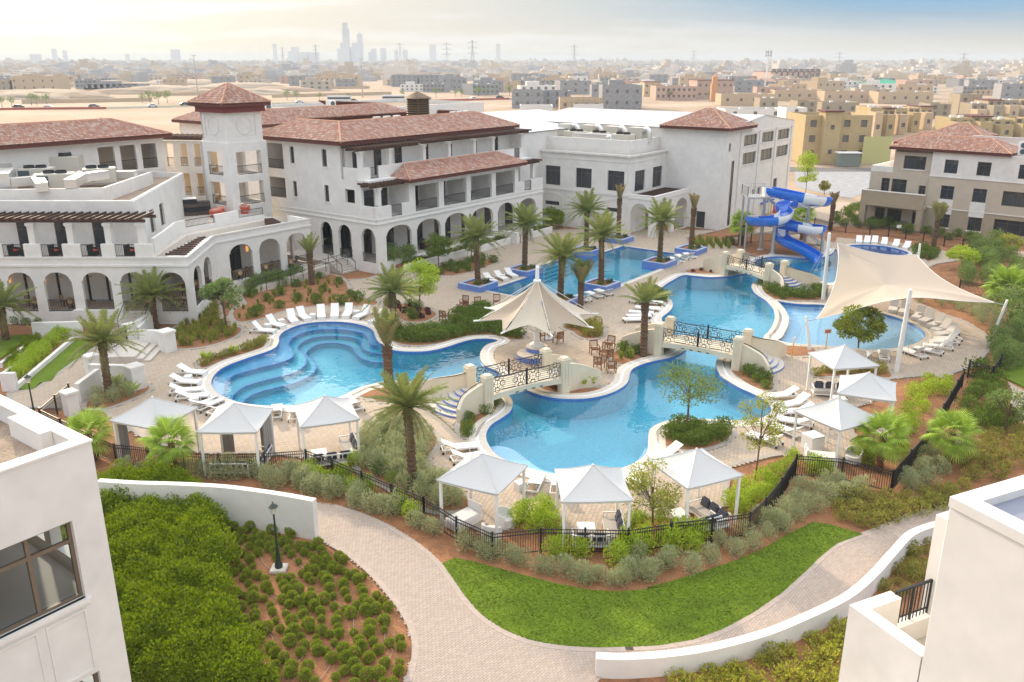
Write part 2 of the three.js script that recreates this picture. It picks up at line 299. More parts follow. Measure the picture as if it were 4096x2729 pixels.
// ---------------------------------------------------------------- large sheets: desert, garden soil, paved deck
const siteEdge = ats('S', [-900, 1400, -900, 2900, 5200, 2900, 5200, 1300, 4400, 1010, 3560, 905, 3190, 905, 2900, 800, 2600, 900, 2300, 880, 1500, 900, 600, 1010, -300, 1150]);
const ring = [V(-4200, 0, 300), V(4200, 0, 300), V(4200, 0, -5200), V(-4200, 0, -5200)];
setting(mesh('desert_ground', sheet(ring, -0.05, [siteEdge]), M.desert), 'desert_ground');
setting(mesh('garden_soil', sheet(siteEdge, -0.03, waters), M.soil), 'garden_soil');
const deckEdge = [...ats('A', [330, 1568]), ...ats('E', [560, 60, 640, 120, 840, 245, 1130, 300, 1400, 300, 1800, 330]), ...ats('F', [310, 330, 700, 440, 800, 640, 1000, 735, 1160, 725, 1270, 640, 1440, 650, 1470, 750, 1830, 750, 1860, 640]),
  ...ats('G', [180, 850, 440, 800, 470, 620, 650, 580, 760, 565, 880, 605, 1040, 600, 1000, 440, 900, 470, 870, 420, 1100, 330]), ...ats('D', [1300, 1210, 1640, 1180, 1700, 1200, 1990, 1100, 2095, 960, 2060, 860, 1900, 760, 1700, 690, 1500, 600, 1330, 500, 1500, 380, 1650, 310, 1840, 280, 1850, 235, 1700, 200, 1600, 300, 1450, 150, 880, 100, 860, 150]),
  ...ats('s', [1400, 900, 1250, 900, 1150, 650, 700, 640, 300, 900]), ...ats('c', [1700, 1180, 1380, 1250, 1350, 1180, 1590, 1125]), onGrid(30, 0), onGrid(-2, 0), ...ats('B', [880, 240, 500, 220, 100, 330, 60, 460, -30, 590]), ...ats('A', [1880, 850, 1500, 1060, 1290, 860, 1040, 860, 700, 960, 810, 1040, 300, 1400, 60, 1440, 60, 1568])];
setting(mesh('pool_deck', sheet(deckEdge, 0, waters), M.deck), 'pool_deck');

// ---------------------------------------------------------------- pools
function pool(name, edge, depth, bottom, label, level = -0.035) {
  const o = new THREE.Group(); setting(o, name); tag(o, label, 'pool');
  delete o.userData.category; delete o.userData.label;
  mesh('pool_floor', sheet(edge, -depth), bottom, o);
  mesh('pool_wall', ribbonWall([...edge, edge[0]], 0.04, -depth, -0.19), bottom, o);
  mesh('tile_band', ribbonWall([...edge, edge[0]], 0.06, -0.2, 0.045), M.poolBand, o);
  mesh('water_surface', sheet(edge, level), M.water, o);
  return o;
}
const riverPool = pool('lagoon_pool', river, 1.35, M.poolDeep, 'winding pool');
pool('wading_pool', kids, 0.45, M.poolPale, 'wading pool');
const lapPool = pool('lap_pool', lap, 1.3, M.poolDeep, 'lap pool');
pool('spa_pool', spa, 0.8, M.poolBand, 'spa pool');
// entry steps of the lagoon, three curved ledges, and a shallow shelf at its southern end
const shore = ats('k', [225, 1060, 195, 1010, 190, 980, 215, 910, 290, 830, 400, 770, 560, 710, 720, 655, 860, 610, 945, 565, 985, 500, 990, 440, 1030, 390, 1110, 345, 1230, 300, 1400, 270, 1600, 262, 1780, 270, 1930, 295, 2040, 330, 2100, 375, 2120, 430, 2150, 490, 2220, 545]);
[[[2210, 590, 2100, 585, 1990, 560, 1900, 500, 1860, 440, 1780, 395, 1650, 372, 1500, 375, 1380, 410, 1310, 460, 1290, 500, 1370, 560, 1415, 620, 1390, 690, 1280, 770, 1130, 830, 930, 880, 760, 920, 620, 975, 545, 1040, 520, 1090, 540, 1140], -0.95], [[2210, 545, 2080, 525, 1990, 490, 1950, 440, 1930, 390, 1840, 350, 1700, 335, 1520, 335, 1370, 355, 1260, 400, 1205, 450, 1200, 490, 1270, 540, 1300, 600, 1280, 670, 1180, 740, 1040, 785, 880, 825, 720, 865, 570, 915, 470, 980, 420, 1040, 420, 1090], -0.64], [[2150, 490, 2080, 480, 2045, 440, 2030, 390, 1960, 345, 1800, 310, 1600, 298, 1400, 310, 1250, 345, 1150, 395, 1100, 450, 1100, 490, 1140, 540, 1140, 620, 1060, 665, 930, 705, 760, 745, 600, 790, 440, 840, 370, 900, 330, 1000, 330, 1080], -0.32]].forEach(([l, y]) => {
  const inner = smooth(ats('k', l), 4, false);
  mesh('entry_step', slab([...smooth(shore, 3, false), ...inner], -1.34, y), y > -0.4 ? M.stepTile ??= std('mid blue mosaic', lin(0.08, 0.35, 0.56), 0.5, { map: T.mosaic }) : M.poolDeep, riverPool);
  mesh('step_nosing', ribbonWall(inner, 0.12, y - 0.05, y + 0.012), M.poolBand, riverPool);
});
mesh('shallow_shelf', slab(smooth(ats('l', [1290, 480, 1240, 560, 1150, 620, 950, 665, 700, 680, 500, 640, 380, 560, 250, 480, 130, 470, 90, 500, 130, 570, 190, 622, 290, 670, 440, 715, 610, 753, 760, 758, 900, 745, 1080, 712, 1200, 668, 1270, 620, 1300, 560]), 4), -1.33, -0.55), M.poolPale, riverPool);
for (let k = 0; k < 4; k++) mesh('entry_step', box(10.4, 19.2, -1.29, -0.28 - 0.25 * k, 10.6 + 0.4 * k, 11 + 0.4 * k), M.poolDeep, lapPool).applyMatrix4(new THREE.Matrix4().makeRotationY(GRID).setPosition(ORIGIN));
// coping stones round each pool: two rows of pale stone with the white overflow channel between
function coping(edge, w, name) {
  const o = new THREE.Group(); setting(o, name);
  const c = [...edge, edge[0]], e = d => { const q = grow(edge, d); return [...q, q[0]]; };
  mesh('inner_kerb', ribbonBlock(c, e(w * 0.42), -0.05, 0.06), M.coping, o);
  mesh('overflow_channel', ribbonBlock(e(w * 0.42), e(w * 0.62), -0.05, 0.035), M.groove, o);
  mesh('outer_kerb', ribbonBlock(e(w * 0.62), e(w), -0.05, 0.055), M.coping, o);
  return o;
}
function ribbonBlock(a, b, y0, y1) {
  const pos = [], q = (p0, p1, p2, p3) => [p0, p1, p2, p0, p2, p3].forEach(p => pos.push(p.x, p.y, p.z)), up = (p, y) => V(p.x, y, p.z);
  for (let i = 0; i < a.length - 1; i++) { q(up(a[i], y1), up(b[i], y1), up(b[i + 1], y1), up(a[i + 1], y1)); q(up(a[i], y0), up(a[i], y1), up(a[i + 1], y1), up(a[i + 1], y0)); q(up(b[i], y1), up(b[i], y0), up(b[i + 1], y0), up(b[i + 1], y1)); }
  const g = new THREE.BufferGeometry(); g.setAttribute('position', new THREE.Float32BufferAttribute(pos, 3)); g.computeVertexNormals(); return uvBox(g);
}
coping(river, 0.95, 'pool_coping'); coping(kids, 0.55, 'pool_coping'); coping(lap, 0.6, 'pool_coping'); coping(spa, 0.5, 'pool_coping');

// ---------------------------------------------------------------- planting beds cut into the deck
const bedLines = [
  ['B', [140, 320, 300, 260, 560, 215, 800, 190, 930, 240, 960, 300, 1000, 350, 1080, 380, 1180, 400, 1180, 430, 1000, 440, 700, 440, 420, 490, 280, 540, 120, 565, 70, 520, 80, 470, 170, 430, 150, 380]],
  ['A', [1510, 880, 1700, 790, 1850, 650, 1890, 830, 1990, 870, 2060, 890, 2000, 960, 1800, 1030, 1600, 1060, 1510, 1055]],
  ['A', [1720, 1180, 1850, 1130, 2100, 1060, 2280, 975, 2300, 1020, 2200, 1075, 1950, 1140, 1800, 1205, 1730, 1225]],
  ['B', [1210, 230, 1290, 240, 1420, 265, 1440, 285, 1300, 285, 1220, 262]],
  ['B', [1240, 400, 1360, 420, 1500, 440, 1640, 490, 1645, 520, 1560, 560, 1420, 560, 1370, 530, 1300, 480]],
  ['B', [1290, 690, 1310, 600, 1450, 640, 1650, 640, 1770, 590, 1870, 500, 2060, 470, 2180, 560, 2340, 700, 2200, 700, 2060, 668, 1900, 676, 1780, 706, 1650, 736, 1500, 750, 1380, 736]],
  ['C', [690, 605, 760, 580, 880, 590, 985, 600, 995, 660, 960, 690, 870, 695, 810, 670, 770, 640]],
  ['C', [1080, 820, 1180, 760, 1240, 700, 1440, 700, 1480, 780, 1480, 800, 1330, 838, 1230, 872, 1150, 900, 1095, 870]],
  ['C', [430, 1060, 640, 1060, 740, 1095, 1000, 1085, 950, 1105, 850, 1122, 700, 1128, 520, 1100]],
  ['B', [1845, 1400, 1870, 1340, 1960, 1290, 2060, 1262, 2110, 1170, 2150, 1210, 2100, 1270, 2010, 1330, 1950, 1430, 1910, 1475, 1860, 1440]],
  ['D', [22, 1060, 60, 1040, 200, 1060, 350, 1150, 370, 1260, 340, 1300, 250, 1280, 130, 1210, 50, 1140]],
  ['C', [1475, 1480, 1500, 1390, 1620, 1380, 1850, 1395, 2000, 1410, 1975, 1480, 1850, 1545, 1650, 1568, 1500, 1535]],
  ['F', [310, 215, 560, 130, 700, 170, 755, 210, 740, 270, 700, 320, 720, 420, 770, 470, 940, 560, 955, 590, 800, 620, 700, 600, 530, 500, 350, 400, 310, 310]],
  ['B', [1030, 1140, 1150, 1085, 1250, 1075, 1300, 1130, 1260, 1195, 1150, 1168]],
  ['c', [1340, 1425, 1400, 1405, 1500, 1405, 1590, 1425, 1480, 1438]],
  ['D', [280, 430, 450, 525, 760, 520, 760, 585, 600, 595, 400, 585, 310, 535]],
  ['D', [495, 955, 690, 970, 680, 1020, 500, 1025]],
  ['D', [700, 1190, 850, 1120, 1240, 1120, 1290, 1200, 1200, 1190, 900, 1185]],
  ['A', [740, 1568, 880, 1420, 1000, 1400, 1270, 1385, 1230, 1440, 1100, 1500, 950, 1555, 900, 1568]],
  ['B', [1560, 190, 1800, 200, 2100, 110, 2150, 90, 2060, 70, 1700, 130, 1500, 170]],
  ['m', [590, 590, 600, 490, 700, 500, 770, 580, 740, 650, 680, 600]],
  ['s', [330, 1130, 100, 1000, 300, 900, 620, 850, 900, 870, 1200, 950, 1400, 1040, 1500, 1150, 1250, 1190, 1000, 1175, 700, 1165, 480, 1200]],
];
const beds = bedLines.map(([v, l]) => smooth(ats(v, l), 3));
beds.forEach(b => {
  const o = new THREE.Group(); setting(o, 'planting_bed');
  mesh('bed_soil', slab(b, -0.03, 0.05), M.soil, o);
  const c = [...grow(b, 0.02)], d = grow(b, 0.36); mesh('border_pavers', ribbonBlock([...c, c[0]], [...d, d[0]], -0.02, 0.04), M.paver2, o);
});

// ---------------------------------------------------------------- paving stones
function pave(name, edge, avoid, L, Wd, turn, y, mat, tones, parent, extent) {
  const P = [], c = Math.cos(turn), s = Math.sin(turn), bb = new THREE.Box2();
  const boxes = avoid.map(p => { const b = new THREE.Box2(); p.forEach(q => b.expandByPoint(new THREE.Vector2(q.x, q.z))); return b; });
  edge.forEach(p => bb.expandByPoint(new THREE.Vector2(p.x * c - p.z * s, p.x * s + p.z * c)));
  const tmp = new THREE.Vector2();
  for (let r = Math.floor(bb.min.y / Wd); r * Wd < bb.max.y; r++) for (let k = Math.floor(bb.min.x / L); k * L < bb.max.x; k++) {
    const a = (k + (r & 1) * 0.5) * L, b = r * Wd, p = V(a * c + b * s, y, -a * s + b * c);
    if (!inside(p, edge) || (extent && !extent(p))) continue; tmp.set(p.x, p.z);
    if (avoid.some((q, i) => boxes[i].containsPoint(tmp) && inside(p, q))) continue;
    P.push(p);
  }
  const g = new THREE.BoxGeometry(L - (L < 0.3 ? 0.007 : 0.011), 0.03, Wd - (L < 0.3 ? 0.007 : 0.011)); g.translate(0, 0.015, 0); uvBox(g);
  const near = P.map((p, i) => [p.length(), i]).sort((a, b) => a[0] - b[0]).slice(0, 300).map(q => q[1]), single = new Set(near);
  const mats = tones.map(t => { const m = mat.clone(); m.color = mat.color.clone().multiplyScalar(t); return m; });
  for (const i of near) { const m = mesh('paver', g, mats[i % mats.length], parent); m.position.copy(P[i]); m.position.y += (i % 7) * 0.0006; m.rotation.y = turn; }
  const rest = P.filter((_, i) => !single.has(i)), im = new THREE.InstancedMesh(g, mat, rest.length), M4 = new THREE.Matrix4(), q = new THREE.Quaternion().setFromAxisAngle(V(0, 1, 0), turn), one = V(1, 1, 1), col = new THREE.Color();
  rest.forEach((p, i) => { M4.compose(V(p.x, p.y + rnd() * 0.004, p.z), q, one); im.setMatrixAt(i, M4); const t = tones[0] + (tones[tones.length - 1] - tones[0]) * rnd(); im.setColorAt(i, col.setRGB(t * rr(0.98, 1.02), t, t * rr(0.96, 1.02))); });
  im.name = name; im.castShadow = im.receiveShadow = true; stuff(im); parent.add(im); return P.length;
}
const deckGroup = new THREE.Group(); setting(deckGroup, 'deck_paving');
const keepOff = [...waters.map((w, i) => grow(w, [0.95, 0.55, 0.6, 0.5][i])), ...beds.map(b => grow(b, 0.38))];
{ const inn = grow(deckEdge, -0.3); mesh('border_course', ribbonBlock([...deckEdge, deckEdge[0]], [...inn, inn[0]], -0.02, 0.045), M.paver2, deckGroup); }
pave('paving_field', deckEdge, keepOff, 0.42, 0.21, GRID + 0.35, 0.004, M.paver, [0.93, 0.97, 1.0, 1.05], deckGroup, p => p.z > -112);

// ---------------------------------------------------------------- path, lawns, low walls in the foreground
const pathEdge = [...ats('F', [80, 572, 200, 587, 330, 627, 480, 692, 600, 762, 700, 832, 790, 917, 850, 1000, 920, 1100, 1010, 1200, 1130, 1280, 1280, 1340, 1450, 1370, 1640, 1382, 1850, 1377]), ...ats('G', [0, 1420, 150, 1412, 300, 1387, 430, 1340, 560, 1270, 690, 1180, 800, 1080, 860, 1020, 930, 965, 1045, 922, 1150, 880, 1250, 835, 1430, 795, 1600, 770, 1500, 880, 1370, 885, 1260, 925, 1180, 1000, 1090, 1100, 980, 1190, 800, 1285, 600, 1365, 320, 1445, 0, 1475]), ...ats('F', [1660, 1460, 1660, 1760, 520, 1760, 580, 1568, 615, 1450, 622, 1360, 600, 1270, 540, 1160, 460, 1060, 370, 960, 260, 870, 160, 810, 90, 765, 20, 700, -60, 620])];
setting(mesh('garden_path', slab(pathEdge, -0.04, 0.012), M.joint), 'garden_path');
const pathGroup = new THREE.Group(); setting(pathGroup, 'path_paving');
pave('paving_field', pathEdge, [], 0.2, 0.1, 0.9, 0.012, M.pathPaver, [0.92, 0.97, 1.01, 1.06], pathGroup);
{ const c = smooth(ats('F', [160, 812, 260, 872, 370, 962, 460, 1062, 540, 1162, 600, 1272, 622, 1362, 615, 1452, 580, 1570]), 4, false); mesh('edge_course', ribbonBlock(c, offsetLine(c, 0.24), 0, 0.052), M.pathPaver, pathGroup); const e = smooth(ats('F', [200, 587, 330, 627, 480, 692, 600, 762, 700, 832, 790, 917, 850, 1000, 920, 1100, 1010, 1200, 1130, 1280, 1280, 1340, 1450, 1370, 1640, 1382, 1850, 1377]), 4, false); mesh('edge_course', ribbonBlock(e, offsetLine(e, -0.24), 0, 0.052), M.pathPaver, pathGroup); const h = smooth(ats('G', [0, 1420, 150, 1412, 300, 1387, 430, 1340, 560, 1270, 690, 1180, 800, 1080, 860, 1020, 930, 965, 1045, 922, 1150, 880, 1250, 835, 1430, 795]), 4, false); mesh('edge_course', ribbonBlock(offsetLine(h, 0.12), offsetLine(h, -0.2), 0, 0.052), M.pathPaver, pathGroup); }
const lawn = [...ats('F', [790, 915, 850, 1000, 920, 1100, 1010, 1200, 1130, 1280, 1280, 1340, 1450, 1370, 1640, 1382, 1850, 1377]), ...ats('G', [0, 1420, 150, 1412, 300, 1387, 430, 1340, 560, 1270, 690, 1180, 800, 1080, 860, 1020, 930, 965, 1045, 922, 900, 880, 825, 868, 700, 930, 600, 990, 480, 1040, 330, 1090, 200, 1130, 100, 1155]), ...ats('F', [2060, 1040, 1900, 1060, 1750, 1070, 1600, 1060, 1400, 1020, 1250, 980, 1100, 940, 950, 900, 860, 882])];
const lawnW = ats('A', [160, 1412, 290, 1300, 620, 985, 720, 975, 810, 1040, 500, 1260, 440, 1340, 340, 1355, 280, 1412]), lawnW2 = ats('A', [0, 960, 230, 940, 275, 945, 0, 1150]), lawnR = ats('S', [3990, 1500, 4096, 1440, 4300, 1560, 4200, 1600]);
[[lawn, 'lawn', 620], [lawnW, 'lawn', 70], [lawnW2, 'lawn', 70], [lawnR, 'lawn', 60]].forEach(([L, n, density]) => {
  const o = new THREE.Group(); setting(o, n); mesh('turf', slab(L, -0.03, 0.055), M.grass, o);
  const pos = [], col = [], rn = [];
  for (let i = 0; i < 5; i++) { const a = rnd() * 6.3, l = rr(0.01, 0.018), w = 0.005, dx = Math.cos(a), dz = Math.sin(a), ox = rr(-0.03, 0.03), oz = rr(-0.03, 0.03); pos.push(ox - dz * w, 0, oz + dx * w, ox + dz * w, 0, oz - dx * w, ox + dx * l * 0.7, l, oz + dz * l * 0.7); rn.push(0, 1, 0, 0, 1, 0, 0, 1, 0); for (let k = 0; k < 3; k++) col.push(1, 1, 1); }
  const g = new THREE.BufferGeometry(); g.setAttribute('position', new THREE.Float32BufferAttribute(pos, 3)); g.setAttribute('normal', new THREE.Float32BufferAttribute(rn, 3)); g.setAttribute('color', new THREE.Float32BufferAttribute(col, 3));
  const bb = new THREE.Box3().setFromPoints(L), n2 = Math.round((bb.max.x - bb.min.x) * (bb.max.z - bb.min.z) * density), spots = [];
  for (let i = 0; i < n2; i++) { const p = V(rr(bb.min.x, bb.max.x), 0.055, rr(bb.min.z, bb.max.z)); if (inside(p, L)) spots.push(p); }
  const im = new THREE.InstancedMesh(g, M.blade, spots.length), M4 = new THREE.Matrix4(), q = new THREE.Quaternion(), Y = V(0, 1, 0), c = new THREE.Color();
  spots.forEach((p, i) => { const patch = 0.95 + 0.25 * fbm(p.x * 0.7, p.z * 0.7, 3), t = patch * rr(0.94, 1.06); M4.compose(p, q.setFromAxisAngle(Y, rnd() * 6.28), V(1, 1, 1).multiplyScalar(rr(0.7, 1.3))); im.setMatrixAt(i, M4); im.setColorAt(i, c.setRGB(t * rr(0.97, 1.05), t, t * 0.9)); });
  im.name = 'grass_blades'; stuff(im); o.add(im);
});
function lowWall(pts, w, h, label, group) { const m = mesh('garden_wall', ribbonWall(smooth(pts, 5, false), w, -0.1, h), M.white); tag(m, label, 'wall', group); return top(m, 'garden_wall'); }
lowWall(ats('E', [545, 445, 750, 458, 900, 462, 1060, 468, 1250, 480, 1450, 505, 1600, 528, 1745, 555], 1.9), 0.32, 1.9, 'curved white garden wall ending beside the paved path and shrub bed');
lowWall([...ats('F', [1645, 1420], 0.75), ...ats('G', [0, 1455, 300, 1428, 600, 1355, 800, 1275, 980, 1185, 1090, 1092, 1180, 992, 1260, 912, 1375, 870, 1500, 850], 0.75)], 0.36, 0.75, 'low curved cream white wall following the lower side of the garden path');
// ---------------------------------------------------------------- building kit (all in the local frame of a building)
// a wall runs from its left end to its right end as seen from outside; openings are [u0, u1, v0, v1, rise]
function frameOf(l, r) { const a = Math.atan2(-(r[1] - l[1]), r[0] - l[0]); return { p: [l[0], 0, l[1]], a, len: Math.hypot(r[0] - l[0], r[1] - l[1]) }; }
function placeOn(o, f) { o.position.set(...f.p); o.rotation.y = f.a; return o; }
function wallGeo(len, y0, y1, ops, t, u0 = 0) {
  const s = new THREE.Shape(); s.moveTo(u0, y0); s.lineTo(len, y0); s.lineTo(len, y1); s.lineTo(u0, y1); s.closePath();
  for (const [a, b, c, d, rise] of ops) {
    const h = new THREE.Path(); h.moveTo(a, c); h.lineTo(b, c);
    if (rise) { const sh = 0.12, m = (a + b) / 2, rx = (b - a) / 2 - sh; h.lineTo(b, d - rise); for (let i = 0; i <= 12; i++) { const q = Math.PI * i / 12; h.lineTo(m + rx * Math.cos(q), d - rise + 0.06 + (rise - 0.06) * Math.sin(q)); } h.lineTo(a, d - rise); }
    else { h.lineTo(b, d); h.lineTo(a, d); }
    h.closePath(); s.holes.push(h);
  }
  const g = new THREE.ExtrudeGeometry(s, { depth: t, bevelEnabled: false }); g.translate(0, 0, -t); return g;
}
function wall(parent, l, r, y0, y1, ops = [], mat = M.white, t = 0.3, name = 'wall') { const f = frameOf(l, r); return placeOn(mesh(name, wallGeo(f.len, y0, y1, ops, t), mat, parent), f); }
const frameCache = {};
function windowIn(parent, l, r, [u0, u1, v0, v1], cols = 2, top2 = true, mat = M.glass, fm = M.bronze, name = 'window', deep = 0.16) {
  const f = frameOf(l, r), w = u1 - u0, h = v1 - v0, key = [w.toFixed(2), h.toFixed(2), cols, top2].join();
  const e = frameCache[key] ??= (() => {
    const b = 0.07, q = [box(0, w, 0, b, -0.06, 0), box(0, w, h - b, h, -0.06, 0), box(0, b, b, h - b, -0.06, 0), box(w - b, w, b, h - b, -0.06, 0)];
    for (let i = 1; i < cols; i++) q.push(box(w * i / cols - 0.03, w * i / cols + 0.03, b, h - b, -0.055, -0.002));
    if (top2) q.push(box(b, w - b, h * 0.74 - 0.03, h * 0.74 + 0.03, -0.05, -0.006));
    return [join(q), box(0.02, w - 0.02, 0.02, h - 0.02, -0.045, -0.03)];
  })();
  const o = new THREE.Group(); o.name = name; parent.add(o);
  const d = V(u0, v0, -deep).applyAxisAngle(V(0, 1, 0), f.a); o.position.set(f.p[0] + d.x, v0, f.p[2] + d.z); o.rotation.y = f.a;
  mesh('frame', e[0], fm, o); mesh('pane', e[1], mat, o); return o;
}
function sill(parent, l, r, u0, u1, y, mat = M.white) { const f = frameOf(l, r); return placeOn(mesh('sill', box(u0 - 0.12, u1 + 0.12, y - 0.14, y, -0.1, 0.09), mat, parent), f); }
function windows(parent, l, r, list, cols = 2, withSill = false, opt = {}) { for (const q of list) { windowIn(parent, l, r, q, cols, opt.top2 ?? true, opt.glass ?? M.glass, opt.frame ?? M.bronze); if (withSill) sill(parent, l, r, q[0], q[1], q[2]); } }
function railing(parent, l, r, y0, y1, u0, u1, inset = 0.12) {
  const f = frameOf(l, r), q = [box(u0, u1, y1 - 0.05, y1, -inset - 0.025, -inset + 0.025), box(u0, u1, y0 + 0.06, y0 + 0.1, -inset - 0.015, -inset + 0.015)];
  const n = Math.max(2, Math.round((u1 - u0) / 0.13)); for (let i = 0; i <= n; i++) { const u = u0 + (u1 - u0) * i / n, w = i % n === 0 ? 0.022 : 0.009; q.push(box(u - w, u + w, y0, y1 - 0.05, -inset - w, -inset + w)); }
  return placeOn(mesh('railing', join(q), M.black, parent), f);
}
function band(parent, l, r, y0, y1, out = 0.08, mat = M.white, name = 'cornice') { const f = frameOf(l, r); return placeOn(mesh(name, box(-out, f.len + out, y0, y1, 0.002, out), mat, parent), f); }
// clay tile slope: eave from l to r (seen from outside), ridge from rl to rr2, all [x, z]; heights ye, yr
const tileGeo = (() => {
  const R = 0.11, L = 0.46, pos = [], n = 6, row = z => Array.from({ length: n + 1 }, (_, i) => { const a = Math.PI * i / n, k = z ? 0.84 : 1; return [-R * k * Math.cos(a), R * 0.8 * k * Math.sin(a) + (z ? 0 : 0.02), z]; });
  const A = row(0), B = row(L); for (let i = 0; i < n; i++) [A[i], A[i + 1], B[i + 1], A[i], B[i + 1], B[i]].forEach(p => pos.push(p[0], p[1], -p[2]));
  const g = new THREE.BufferGeometry(); g.setAttribute('position', new THREE.Float32BufferAttribute(pos, 3)); g.setAttribute('uv', new THREE.Float32BufferAttribute(new Float32Array(pos.length / 3 * 2), 2)); g.computeVertexNormals(); return g;
})();
const tileTones = [[0.41, 0.21, 0.15], [0.38, 0.18, 0.13], [0.46, 0.31, 0.25], [0.48, 0.36, 0.295], [0.42, 0.25, 0.185], [0.36, 0.19, 0.145], [0.44, 0.235, 0.165]];
function tileSlope(parent, l, r, rl, rr2, ye, yr) {
  const E0 = V(l[0], ye, l[1]), E1 = V(r[0], ye, r[1]), R0 = V(rl[0], yr, rl[1]), R1 = V(rr2[0], yr, rr2[1]);
  const g = new THREE.BufferGeometry(); g.setAttribute('position', new THREE.Float32BufferAttribute([E0, E1, R1, E0, R1, R0].flatMap(p => [p.x, p.y, p.z]), 3)); g.setAttribute('uv', new THREE.Float32BufferAttribute(new Float32Array(12), 2)); g.computeVertexNormals();
  mesh('roof_underlay', g, M.roofBase, parent);
  const X = E1.clone().sub(E0), len = X.length(); X.normalize();
  const n = X.clone().cross(R0.clone().add(R1).multiplyScalar(0.5).sub(E0)).normalize(); if (n.y < 0) n.negate();
  const Y = n.clone().cross(X).normalize(); if (Y.y < 0) Y.negate();
  const to = p => { const d = p.clone().sub(E0); return V(d.dot(X), 0, d.dot(Y)); }, poly = [V(0, 0, 0), V(len, 0, 0), to(R1), to(R0)], H = Math.max(poly[2].z, poly[3].z);
  const spots = []; for (let t = -0.06; t < H - 0.2; t += 0.36) for (let u = 0.11; u < len; u += 0.235) if (inside(V(u, 0, Math.max(0.02, t + 0.2)), poly)) spots.push([u, t]);
  const im = new THREE.InstancedMesh(tileGeo, M.tile, spots.length), M4 = new THREE.Matrix4(), Zm = Y.clone().negate(), c = new THREE.Color();
  spots.forEach(([u, t], i) => { M4.makeBasis(X, n, Zm); const p = E0.clone().addScaledVector(X, u + rr(-0.01, 0.01)).addScaledVector(Y, t).addScaledVector(n, 0.015); M4.setPosition(p); im.setMatrixAt(i, M4); const q = pick(tileTones), k = rr(0.85, 1.12); im.setColorAt(i, c.setRGB(q[0] * k, q[1] * k, q[2] * k)); });
  im.name = 'roof_tiles'; im.castShadow = im.receiveShadow = true; stuff(im); parent.add(im);
}
function ridgeCap(parent, a, b) { const A = V(...a), B = V(...b), n = Math.max(1, Math.round(A.distanceTo(B) / 0.4)), q = []; for (let i = 0; i < n; i++) { const p = A.clone().lerp(B, i / n), e = A.clone().lerp(B, (i + 1.12) / n); p.y += 0.05; e.y += 0.035; q.push(rod(p, e, 0.12, 0.1, 7)); } mesh('ridge_cap', q, M.ridge ??= std('ridge tile', lin(0.5, 0.27, 0.18), 0.85), parent); }
function eaves(parent, l, r, y, t = 0.3, deep = 0.5) { const f = frameOf(l, r); placeOn(mesh('eaves_board', box(0, f.len, y - t, y - 0.02, -deep, -0.02), M.fascia, parent), f); }
function hipRoof(parent, x0, x1, z0, z1, y, rise, o = 0.6) {   // full hip over a rectangle
  x0 -= o; x1 += o; z0 -= o; z1 += o; const w = x1 - x0, d = z1 - z0, k = Math.min(w, d) / 2, a = [x0 + k, (z0 + z1) / 2], b = [x1 - k, (z0 + z1) / 2];
  const A = w >= d ? a : [(x0 + x1) / 2, z1 - k], B = w >= d ? b : [(x0 + x1) / 2, z0 + k];
  if (w >= d) { tileSlope(parent, [x0, z1], [x1, z1], A, B, y, y + rise); tileSlope(parent, [x1, z0], [x0, z0], B, A, y, y + rise); tileSlope(parent, [x0, z0], [x0, z1], A, A, y, y + rise); tileSlope(parent, [x1, z1], [x1, z0], B, B, y, y + rise); }
  else { tileSlope(parent, [x0, z1], [x1, z1], A, A, y, y + rise); tileSlope(parent, [x1, z0], [x0, z0], B, B, y, y + rise); tileSlope(parent, [x0, z0], [x0, z1], B, A, y, y + rise); tileSlope(parent, [x1, z1], [x1, z0], A, B, y, y + rise); }
  const c = w >= d ? [[x0, z1, A], [x0, z0, A], [x1, z1, B], [x1, z0, B]] : [[x0, z1, A], [x1, z1, A], [x0, z0, B], [x1, z0, B]];
  for (const [x, z, q] of c) ridgeCap(parent, [x, y, z], [q[0], y + rise, q[1]]);
  if (Math.abs(w - d) > 0.3) ridgeCap(parent, [A[0], y + rise, A[1]], [B[0], y + rise, B[1]]);
  eaves(parent, [x0, z1], [x1, z1], y); eaves(parent, [x0, z0 + 0.5], [x0, z1 - 0.5], y); eaves(parent, [x1, z1 - 0.5], [x1, z0 + 0.5], y); eaves(parent, [x1, z0], [x0, z0], y);
}
function pergola(parent, x0, x1, z0, z1, y, along = 'x', step = 0.55, ends = 0.35) {   // slats across z (along x) or across x
  if (along === 'x') { for (const z of [z0 + 0.2, z1 - 0.2]) mesh('beam', box(x0, x1, y - 0.3, y - 0.06, z - 0.08, z + 0.08), M.wood, parent); const g = box(-0.05, 0.05, y - 0.055, y + 0.13, z0 - ends, z1 + ends); for (let x = x0 + 0.1; x < x1; x += step) mesh('slat', g, M.wood, parent).position.x = x; }
  else { for (const x of [x0 + 0.2, x1 - 0.2]) mesh('beam', box(x - 0.08, x + 0.08, y - 0.3, y - 0.06, z0, z1), M.wood, parent); const g = box(x0 - ends, x1 + ends, y - 0.055, y + 0.13, -0.05, 0.05); for (let z = z0 + 0.1; z < z1; z += step) mesh('slat', g, M.wood, parent).position.z = z; }
}
const colGeo = {};
